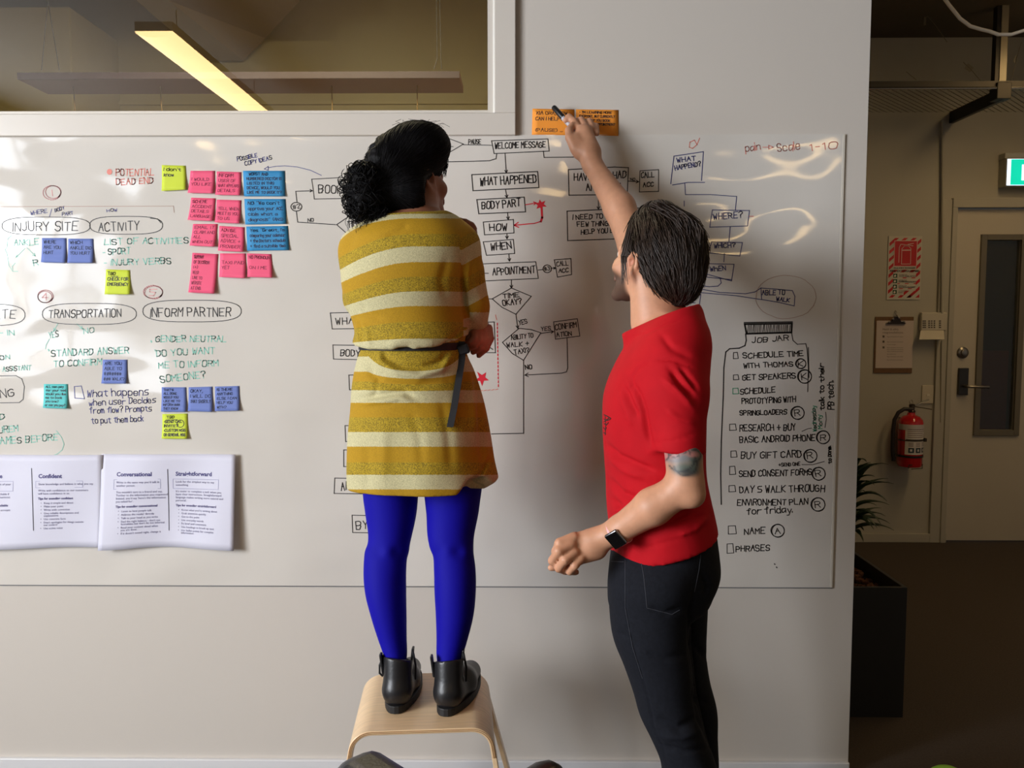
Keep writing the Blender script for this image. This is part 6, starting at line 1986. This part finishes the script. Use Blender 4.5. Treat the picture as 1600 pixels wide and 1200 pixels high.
# ---- ankle boots
M_boot = mat('black_boot_leather', (28, 28, 31), .38, bump=.2, bscale=140, spec=.5)
M_sole = mat('black_boot_sole', (22, 22, 24), .6)
for side, (hx_, hy_, tx2_, ty2_, ax_, ay_) in {'l': (P(621, 1108, 1.985).x, 1.985, P(642, 1072, 2.16).x, 2.16, P(622, 1046, 2.005).x, 2.008), 'r': (P(701, 1108, 1.972).x, 1.972, P(735, 1072, 2.14).x, 2.14, P(701, 1050, 1.995).x, 1.997)}.items():
    f3 = Field((min(hx_, tx2_) - .09, hy_ - .07, SZ - .01), (max(hx_, tx2_) + .09, ty2_ + .07, SZ + .18), .0035)
    f3.rc((hx_, hy_, SZ + .040), (hx_ + (tx2_ - hx_) * .55, hy_ + (ty2_ - hy_) * .5, SZ + .036), .034, .038, k=.02)
    f3.rc((hx_ + (tx2_ - hx_) * .55, hy_ + (ty2_ - hy_) * .5, SZ + .036), (tx2_, ty2_, SZ + .028), .038, .028, k=.02)
    f3.rc((hx_, hy_ + .004, SZ + .055), (ax_, ay_, SZ + .125), .034, .037, k=.02, flat=((0, 1, 0), 1.1), cut=[((ax_, ay_, SZ + .118), (0.12 if side == 'l' else -.12, .35, 1.0))])
    # open the top of the shaft
    f3.rc((ax_, ay_, SZ + .085), (ax_, ay_, SZ + .16), .026, .034, k=.002, op='sub')
    f3.merge((slice(None), slice(None), slice(0, int((SZ + .014 - f3.lo[2]) / f3.h))), np.full((f3.n[0], f3.n[1], int((SZ + .014 - f3.lo[2]) / f3.h)), -1.0), 0, 'sub')
    V, Qf = f3.mesh(2)
    boot = soft_object('ankle_boot', V, Qf, M_boot, woman)
    so = MB()
    out = []
    dv = Vector((tx2_ - hx_, ty2_ - hy_, 0)); L = dv.length; dv.normalize(); sv = Vector((dv.y, -dv.x, 0))
    for i in range(36):
        a = 2 * math.pi * i / 36
        t = .5 + .5 * math.cos(a)            # 1 toe .. 0 heel
        wd_ = .037 + .006 * math.sin(math.pi * min(1, t * 1.1))
        c_ = Vector((hx_, hy_, 0)) + dv * (L * .5 + (L * .5 + .036) * math.cos(a))
        out.append(c_ + sv * math.copysign(abs(math.sin(a)) ** .75, math.sin(a)) * wd_)
    n = len(out)
    vs = [Vector((p.x, p.y, SZ + .0005)) for p in out] + [Vector((p.x, p.y, SZ + .020)) for p in out]
    so.add(vs, [tuple(range(n - 1, -1, -1)), tuple(range(n, 2 * n))] + [(i, (i + 1) % n, (i + 1) % n + n, i + n) for i in range(n)])
    so.build('sole', M_sole, boot, bevel=.002)
    # pull tabs and loose strap
    for q, (ox, oz, ln) in enumerate(((-.034, .118, .026), (.030, .122, .03))):
        b0_ = Vector((ax_ + ox, ay_ - .012 + .02 * q, SZ + oz - .03))
        MB().obox(b0_ + Vector((ox * .12, 0, .02)), (.003, 0, 0.0), (0, .010, 0), (ox * .10, 0, ln)).build('tab', M_boot, boot, bevel=.002)
    sgn = 1 if side == 'l' else 1
    MB().tube([(ax_ + .037, ay_ + .0, SZ + .135), (ax_ + .044, ay_ - .004, SZ + .10), (ax_ + .043, ay_ - .004, SZ + .065)], [.003, .003, .0026], 6).build('zip_pull', M_boot, boot, smooth=True)
    if side == 'l':
        MB().tube([(ax_ - .034, ay_ - .0, SZ + .128), (ax_ - .046, ay_ - .004, SZ + .10), (ax_ - .046, ay_ - .004, SZ + .08), (ax_ - .038, ay_ - .004, SZ + .072)], .0028, 6).build('strap', M_boot, boot, smooth=True)

# ---- sweater dress
fw_ = Field((-.52, 1.88, 1.08), (.02, 2.34, 1.75), .004)
collar = lambda X, Y, Z: Z - (P(640, 333, 2.10).z + .10 * (Y - 2.10) - .25 * (X - P(655, 333, 2.1).x) ** 2 * 1.0)
_hx = [P(q, 540, 2.0).x for q in (545, 551, 575, 617, 624, 640, 648, 680, 710, 731)]
_hz = [P(640, q, 1.985).z for q in (541, 543, 546, 545, 541, 541, 545, 541, 535, 523)]
bhem = lambda X, Y, Z: np.where(Y < 2.14, np.interp(X, _hx, _hz), P(640, 546, 2.1).z) - Z
fw_.stack([q for q in UR], k=.015, cut=[collar, bhem], power=2.2)
# shoulders
fw_.rc(PP(590, 368, 2.10), PP(566, 392, 2.10), .045, .052, k=.03)
fw_.rc(PP(566, 392, 2.10), PP(564, 462, 2.16), .050, .044, k=.03)
fw_.rc(PP(700, 366, 2.10), PP(714, 384, 2.10), .045, .050, k=.03)
# right sleeve
fw_.rc(PP(717, 384, 2.095), PP(727, 425, 2.09), .048, .046, k=.02)
fw_.rc(PP(727, 425, 2.09), PP(740, 478, 2.12), .046, .043, k=.010)
fw_.rc(PP(738, 478, 2.11), PP(742, 494, 2.13), .042, .038, k=.012)
fw_.rc(PP(740, 480, 2.14), PP(734, 400, 2.28), .040, .032, k=.012)
# left forearm sleeve across the front ending in a cuff over the elbow
fw_.rc(PP(565, 470, 2.17), PP(650, 500, 2.26), .044, .040, k=.02); fw_.rc(PP(650, 500, 2.26), PP(735, 508, 2.20), .040, .034, k=.02); fw_.rc(PP(738, 500, 2.16), PP(748, 508, 2.14), .030, .026, k=.01)
hemf = lambda X, Y, Z: None
def hemz(X, Y):
    """hem height of the skirt: level at the back, rising in a slit at the right, front flap lower"""
    xa = P(712, 776, 2.0).x; xb_ = P(734, 748, 2.0).x
    t = np.clip((X - xa) / (xb_ - xa), 0, 1)
    zl = P(640, 777, 1.97).z; zh = P(733, 750, 2.0).z
    back = zl + (zh - zl) * t * t * (3 - 2 * t)
    front = P(757, 762, 2.08).z + (P(779, 748, 2.08).z - P(757, 762, 2.08).z) * np.clip((X - P(757, 760, 2.08).x) / (.04), 0, 1)
    w_ = np.clip((Y - 2.045) / .02, 0, 1)
    return back * (1 - w_) + front * w_
bl_cut = lambda X, Y, Z: hemz(X, Y) - Z
fl_ = Field((-.50, 1.88, .98), (.02, 2.32, 1.40), .004)
def wob(an, z): return .018 * np.sin(an * 5 + 1.0) * np.clip((1.30 - z) / .3, 0, 1) + .010 * np.sin(an * 9 + 2) * np.clip((1.25 - z) / .3, 0, 1)
fl_.stack(LR, k=.01, cut=[bl_cut], wob=wob)
V1, Q1 = fw_.mesh(2); V2, Q2 = fl_.mesh(2)
N1 = normals(V1, Q1); N2 = normals(V2, Q2)
BF = [([(556, 545), (548, 520), (550, 500)], 4, -.004), ([(565, 540), (562, 505), (552, 485)], 4, -.005), ([(578, 545), (575, 520), (560, 500)], 4, .004), ([(600, 540), (640, 530), (700, 540)], 7, .006), ([(722, 420), (724, 450), (728, 480), (736, 505)], 3.2, -.009),
      ([(716, 380), (719, 405), (722, 425)], 1.8, -.0022), ([(735, 400), (730, 430), (734, 460)], 4, .003), ([(745, 430), (752, 450), (760, 470)], 4, -.003), ([(690, 545), (715, 525), (732, 505)], 5, -.006), ([(640, 350), (625, 360), (600, 372)], 5, -.0025),
      ([(560, 440), (590, 450), (640, 450)], 6, -.002), ([(560, 470), (575, 490), (600, 500)], 5, -.004), ([(700, 400), (690, 440), (700, 470)], 7, -.003)]
V1 = folds(V1, N1, BF); V1 = V1 + N1 * (smooth_noise(V1, 24, 13) * .0022)[:, None]
KF = [([(592, 545), (596, 565), (620, 582), (655, 588), (690, 578), (706, 556)], 5, .008), ([(598, 545), (604, 560), (630, 572), (660, 574), (690, 564), (700, 548)], 4.5, -.006), ([(575, 560), (582, 585), (600, 598), (650, 604), (700, 596)], 6, -.006),
      ([(560, 625), (590, 618), (630, 612), (655, 622)], 5, -.008), ([(556, 632), (590, 628), (625, 622), (650, 630)], 4, .005), ([(590, 590), (588, 610), (580, 622)], 4, -.004), ([(740, 580), (748, 630), (752, 690), (756, 730)], 5, -.007),
      ([(728, 560), (738, 620), (742, 680)], 6, .005), ([(640, 640), (655, 680), (660, 740)], 8, -.003), ([(600, 660), (600, 710), (596, 760)], 9, .003), ([(570, 690), (575, 730), (572, 770)], 7, -.003), ([(735, 752), (752, 742), (768, 712)], 3, -.006),
      ([(690, 620), (700, 680), (705, 740)], 8, -.003), ([(734, 750), (745, 757), (757, 761)], 2, -.004)]
V2 = folds(V2, N2, KF); V2 = V2 + N2 * (smooth_noise(V2, 22, 17) * .0025)[:, None]
V = np.concatenate([V1, V2]); Qa = np.concatenate([Q1, Q2 + len(V1)])
px, py = project(V)
isU = np.arange(len(V)) < len(V1)
amp = np.interp(py, [330, 345, 380, 420, 470, 520, 545], [.0008, .0014, .0026, .0026, .0020, .0010, .0004])
s1 = py - amp * np.maximum(650 - px, 0) ** 2 - amp * .25 * np.maximum(px - 690, 0) ** 2 * (px < 722)
# sleeve bands run square to the upper arm
slv = isU & (px > 719 + .12 * np.maximum(py - 400, 0)) & (py < 516) & (py > 362)
sl_s = 386 + (py - 386) * .92 - (px - 735) * -.55
s1 = np.where(slv, py + (px - 735) * .55 + 2, s1)
slv2 = isU & (((px > 724) & (py > 497)) | ((px > 733) & (py > 488)))
s1 = np.where(slv2, 465, s1)
bell = np.exp(-((py - 556) / 30) ** 2)
s2 = py - 26 * bell * np.clip(1 - ((px - 648) / 62) ** 2, -.35, 1)
s_ = np.where(isU, np.clip(s1, 331, 546.5), np.clip(s2, 547.5, 779))
M_knit = bpy.data.materials.new('striped_knit')
M_knit.use_nodes = True
nt = M_knit.node_tree
bs = nt.nodes['Principled BSDF']; bs.inputs['Roughness'].default_value = .85
at = nt.nodes.new('ShaderNodeAttribute'); at.attribute_name = 'stripe'
GOLD, MUST, CREAM, TRIM = lin((158, 132, 22)), lin((172, 132, 4)), lin((192, 184, 142)), lin((200, 168, 40))
bands = [(330, 'g'), (334, 'c'), (342, 'm'), (366, 'g'), (386, 'c'), (410, 'm'), (432, 'g'), (455, 'c'), (479, 'm'), (504, 'g'), (530, 'c'), (547, 'g'), (566, 'c'), (585, 'm'), (598, 'g'), (611, 'c'), (630, 'm'), (652, 'g'), (675, 'c'), (698, 'm'), (722, 'g'), (742, 'c'), (765, 'm')]
colr = {'g': GOLD, 'm': MUST, 'c': CREAM}
def ramp_nodes(bs_, valf):
    outs = []
    rn = nt.nodes.new('ShaderNodeValToRGB'); rn.color_ramp.interpolation = 'CONSTANT'
    el = rn.color_ramp.elements
    el[0].position = 0; el[0].color = valf(bs_[0][1])
    el.remove(el[1])
    for y, k_ in bs_[1:]:
        e2 = el.new((y - 330) / 450.0); e2.color = valf(k_)
    return rn
mr = nt.nodes.new('ShaderNodeMapRange'); mr.inputs[1].default_value = 330; mr.inputs[2].default_value = 780
wv = nt.nodes.new('ShaderNodeTexNoise'); wv.inputs['Scale'].default_value = 320
tc = nt.nodes.new('ShaderNodeTexCoord')
nt.links.new(tc.outputs['Object'], wv.inputs['Vector'])
ma = nt.nodes.new('ShaderNodeMath'); ma.operation = 'MULTIPLY_ADD'; ma.inputs[1].default_value = 2.4
nt.links.new(wv.outputs[0], ma.inputs[0]); nt.links.new(at.outputs['Fac'], ma.inputs[2]); nt.links.new(ma.outputs[0], mr.inputs[0])
r1 = ramp_nodes(bands, lambda k_: (*colr[k_], 1)); r2_ = ramp_nodes(bands, lambda k_: (1, 1, 1, 1) if k_ == 'g' else ((.35, .35, .35, 1) if k_ == 'c' else (.22, .22, .22, 1)))
nt.links.new(mr.outputs[0], r1.inputs[0]); nt.links.new(mr.outputs[0], r2_.inputs[0])
fn = nt.nodes.new('ShaderNodeTexNoise'); fn.inputs['Scale'].default_value = 420; fn.inputs['Detail'].default_value = 2
nt.links.new(tc.outputs['Object'], fn.inputs['Vector'])
m2r = nt.nodes.new('ShaderNodeMapRange'); m2r.inputs[1].default_value = .38; m2r.inputs[2].default_value = .62; m2r.inputs[3].default_value = -.45; m2r.inputs[4].default_value = .45
nt.links.new(fn.outputs[0], m2r.inputs[0])
mm = nt.nodes.new('ShaderNodeMath'); mm.operation = 'MULTIPLY'; nt.links.new(m2r.outputs[0], mm.inputs[0]); nt.links.new(r2_.outputs[0], mm.inputs[1])
ad = nt.nodes.new('ShaderNodeMath'); ad.operation = 'ADD'; ad.inputs[1].default_value = 1.0; nt.links.new(mm.outputs[0], ad.inputs[0])
hs_n = nt.nodes.new('ShaderNodeHueSaturation'); nt.links.new(r1.outputs[0], hs_n.inputs['Color']); nt.links.new(ad.outputs[0], hs_n.inputs['Value']); nt.links.new(hs_n.outputs[0], bs.inputs['Base Color'])
bp = nt.nodes.new('ShaderNodeBump'); bp.inputs['Strength'].default_value = .5; bp.inputs['Distance'].default_value = .001
nt.links.new(fn.outputs[0], bp.inputs['Height']); nt.links.new(bp.outputs[0], bs.inputs['Normal'])
dress = soft_object('sweater_dress', V, Qa, M_knit, woman, floats=s_)
bd_ = BVHTree.FromPolygons([tuple(v) for v in V], [tuple(q) for q in Qa.tolist()])
# seam at the armhole and belt
M_belt = mat('black_belt', (14, 15, 22), .6)
bl = MB()
zb_ = P(640, 543, 1.99).z
vs = []; n = 48
bw_ = (P(728, 548, 2.1).x - P(560, 548, 2.1).x) / 2; bcx = (P(728, 548, 2.1).x + P(560, 548, 2.1).x) / 2
for i in range(n):
    a = 2 * math.pi * i / n
    for dz, e_ in ((-.008, 1.0), (.010, 1.0), (.010, .97), (-.008, .97)):
        vs.append((bcx + (bw_ - .002) * e_ * math.cos(a), 2.10 + .114 * e_ * math.sin(a), zb_ + dz))
bl.add(vs, [(4 * i + k, 4 * ((i + 1) % n) + k, 4 * ((i + 1) % n) + (k + 1) % 4, 4 * i + (k + 1) % 4) for i in range(n) for k in range(4)])
belt = bl.build('belt', M_belt, woman, smooth=False)
te = []
for (a, b2) in ((719, 533), (720, 545), (720, 562), (716, 590), (712, 615), (708, 640), (703, 667)):
    q = onto(bd_, a, b2, .004)
    te.append(q if q is not None else P(a, b2, 1.99))
vs = []
for i, q in enumerate(te):
    w_ = .0082
    for s2_, dd in ((-1, 0), (1, 0), (1, -.003), (-1, -.003)):
        vs.append((q.x + s2_ * w_, q.y + dd - .001, q.z))
tf = [(4 * i + k, 4 * (i + 1) + k, 4 * (i + 1) + (k + 1) % 4, 4 * i + (k + 1) % 4) for i in range(len(te) - 1) for k in range(4)] + [(0, 1, 2, 3), tuple(4 * (len(te) - 1) + k for k in (3, 2, 1, 0))]
MB().add(vs, tf).build('hanging_end', M_belt, belt)
kn = te[1]
MB().obox((kn.x + .004, kn.y - .006, kn.z - .002), (.013, 0, .004), (0, .008, 0), (-.004, 0, .012)).build('knot', M_belt, belt, bevel=.004)
# earring
er_ = P(672, 301, 2.07)
qe = Lw(.083, -.004, -.030)
MB().lathe(qe, [(.0005, -.004), (.004, -.002), (.0045, 0), (.004, .002), (.0005, .004)], axis=(0, 0, 1), seg=10).build('earring', mat('pearl_earring', (220, 210, 200), .25), woman, smooth=True)

# ---- hair of the woman: smooth cap drawn back to a curly bun at the left
fh = Field((-.52, 1.92, 1.54), (-.05, 2.42, 1.98), .004)
r_, f_, u_ = HW_ax
RmW = [[r_[i], f_[i], u_[i]] for i in range(3)]
hcw = Lw(.0, -.016, .034)
fh.ell(hcw, (.092, .103, .101), RmW, k=.01)
fh.ell(PP(657, 227, 2.14), (.076, .08, .060), None, k=.03)
fh.ell(PP(612, 298, 2.10), (.050, .055, .060), None, k=.03)
fh.ell(PP(640, 300, 2.08), (.056, .050, .052), None, k=.03)
fh.ell(PP(590, 300, 2.07), (.040, .045, .045), None, k=.02)
fh.ell(PP(570, 300, 2.06), (.046, .05, .056), None, k=.012)
fh.ell(PP(563, 275, 2.06), (.030, .035, .030), None, k=.012)
fh.ell(PP(567, 325, 2.05), (.030, .03, .026), None, k=.012)
fh.ell(Lw(0, .118, -.050), (.115, .074, .090), RmW, k=.012, op='sub')
fh.ell(P(695, 307, 2.13), (.055, .13, .060), None, k=.006, op='sub')
print('ear px', project(np.array([A3(Lw(.08, -.004, 0)), A3(Lw(0, 0, 0)), A3(Lw(0, .07, -.11))])))
V, Qf = fh.mesh(1)
N = normals(V, Qf)
px, py = project(V)
bunm = np.clip((602 - px) / 20, 0, 1)
V = V + N * (smooth_noise(V, 60, 19) * .0018 + smooth_noise(V, 150, 23) * .0045 * bunm)[:, None]
hs3 = MB()
def w2l(v): q = Vector(v) - Vector(hcw); return (q.dot(r_) / .096, q.dot(f_) / .114, q.dot(u_) / .105)
Bd = w2l(P(592, 298, 2.05)); Ad = w2l(P(700, 225, 2.2))
bunp = P(583, 292, 2.0)
grow_hair(hs3, V, Qf, lambda p: (bunp - p).normalized(), 1300, 31, steps=14, step=.010, r0=.0010, lift1=.0025, jitter=.10, where=lambda p: p.x > P(596, 290, 2.05).x)
rr = random.Random(77)
bc_ = Vector(PP(568, 300, 2.05))
for i in range(330):  # curls of the bun
    a0 = rr.uniform(0, 6.28); el_ = rr.uniform(-1.2, 1.2)
    d0 = Vector((math.cos(a0) * math.cos(el_) * .045, math.sin(a0) * math.cos(el_) * .04, math.sin(el_) * .062))
    cr = rr.uniform(.008, .022); ax1 = Vector((rr.uniform(-1, 1), rr.uniform(-1, 1), rr.uniform(-1, 1))).normalized(); ax2 = ax1.orthogonal().normalized(); ax3 = ax1.cross(ax2)
    turns = rr.uniform(.5, 1.2)
    pts = [bc_ + d0 + (ax2 * math.cos(6.28 * turns * k / 9) + ax3 * math.sin(6.28 * turns * k / 9)) * cr + ax1 * (.012 * k / 9) for k in range(10)]
    hs3.tube(pts, [.0011] * 9 + [.0004], 4, caps=False)
for i in range(90):   # loose curls hanging under the bun to the shoulder
    x0_ = rr.uniform(543, 600); p = P(x0_, rr.uniform(318, 338), rr.uniform(2.02, 2.06)); pts = []
    L_ = rr.uniform(.02, .055); ph = rr.uniform(0, 6.28); am = rr.uniform(.002, .007); dx_ = rr.uniform(-.008, .016)
    for k in range(10):
        t = k / 9
        pts.append(p + Vector((dx_ * t + am * math.sin(ph + 8 * t), am * math.cos(ph + 8 * t), -L_ * t)))
    hs3.tube(pts, [.0008 * (1 - .5 * k / 9) for k in range(10)], 4, caps=False)
for i in range(40):   # wisps between bun and shoulder
    a = P(rr.uniform(575, 600), rr.uniform(322, 332), 2.04); b2 = P(rr.uniform(570, 625), rr.uniform(338, 356), 2.03)
    mid = (a + b2) / 2 + Vector((rr.uniform(-.015, .015), rr.uniform(-.01, .01), rr.uniform(-.01, .008)))
    hs3.tube([a, (a + mid) / 2 + Vector((0, 0, .003)), mid, (b2 + mid) / 2, b2], .0006, 4, caps=False)
for i in range(34):   # flyaway hairs on the crown
    x0_ = rr.uniform(620, 690); a = P(x0_, 196 + .004 * (x0_ - 650) ** 2 + rr.uniform(-2, 6), 2.13)
    m1w = a + Vector((rr.uniform(-.02, .02), 0, rr.uniform(.004, .016))); b2 = m1w + Vector((rr.uniform(-.02, .02), 0, rr.uniform(-.01, .006)))
    hs3.tube([a, (a + m1w) / 2 + Vector((0, 0, .004)), m1w, b2], .0005, 4, caps=False)
for i in range(26):   # strands by the cheek
    a = P(rr.uniform(694, 701), rr.uniform(238, 250), 2.17); b2 = P(rr.uniform(690, 698), rr.uniform(262, 278), 2.17)
    hs3.tube([a, (a + b2) / 2 + Vector((rr.uniform(.0, .006), 0, 0)), b2], .0007, 4, caps=False)
for i in range(14):   # small upright lock between head and bun
    a = P(574 + rr.uniform(-3, 5), 262, 2.05); b2 = P(577 + rr.uniform(-2, 3), 253 + rr.uniform(-1, 4), 2.05)
    hs3.tube([a, b2], [.002, .0006], 5, caps=False)
soft_object('hair', V, Qf, M_hairb, woman, extra=hs3)
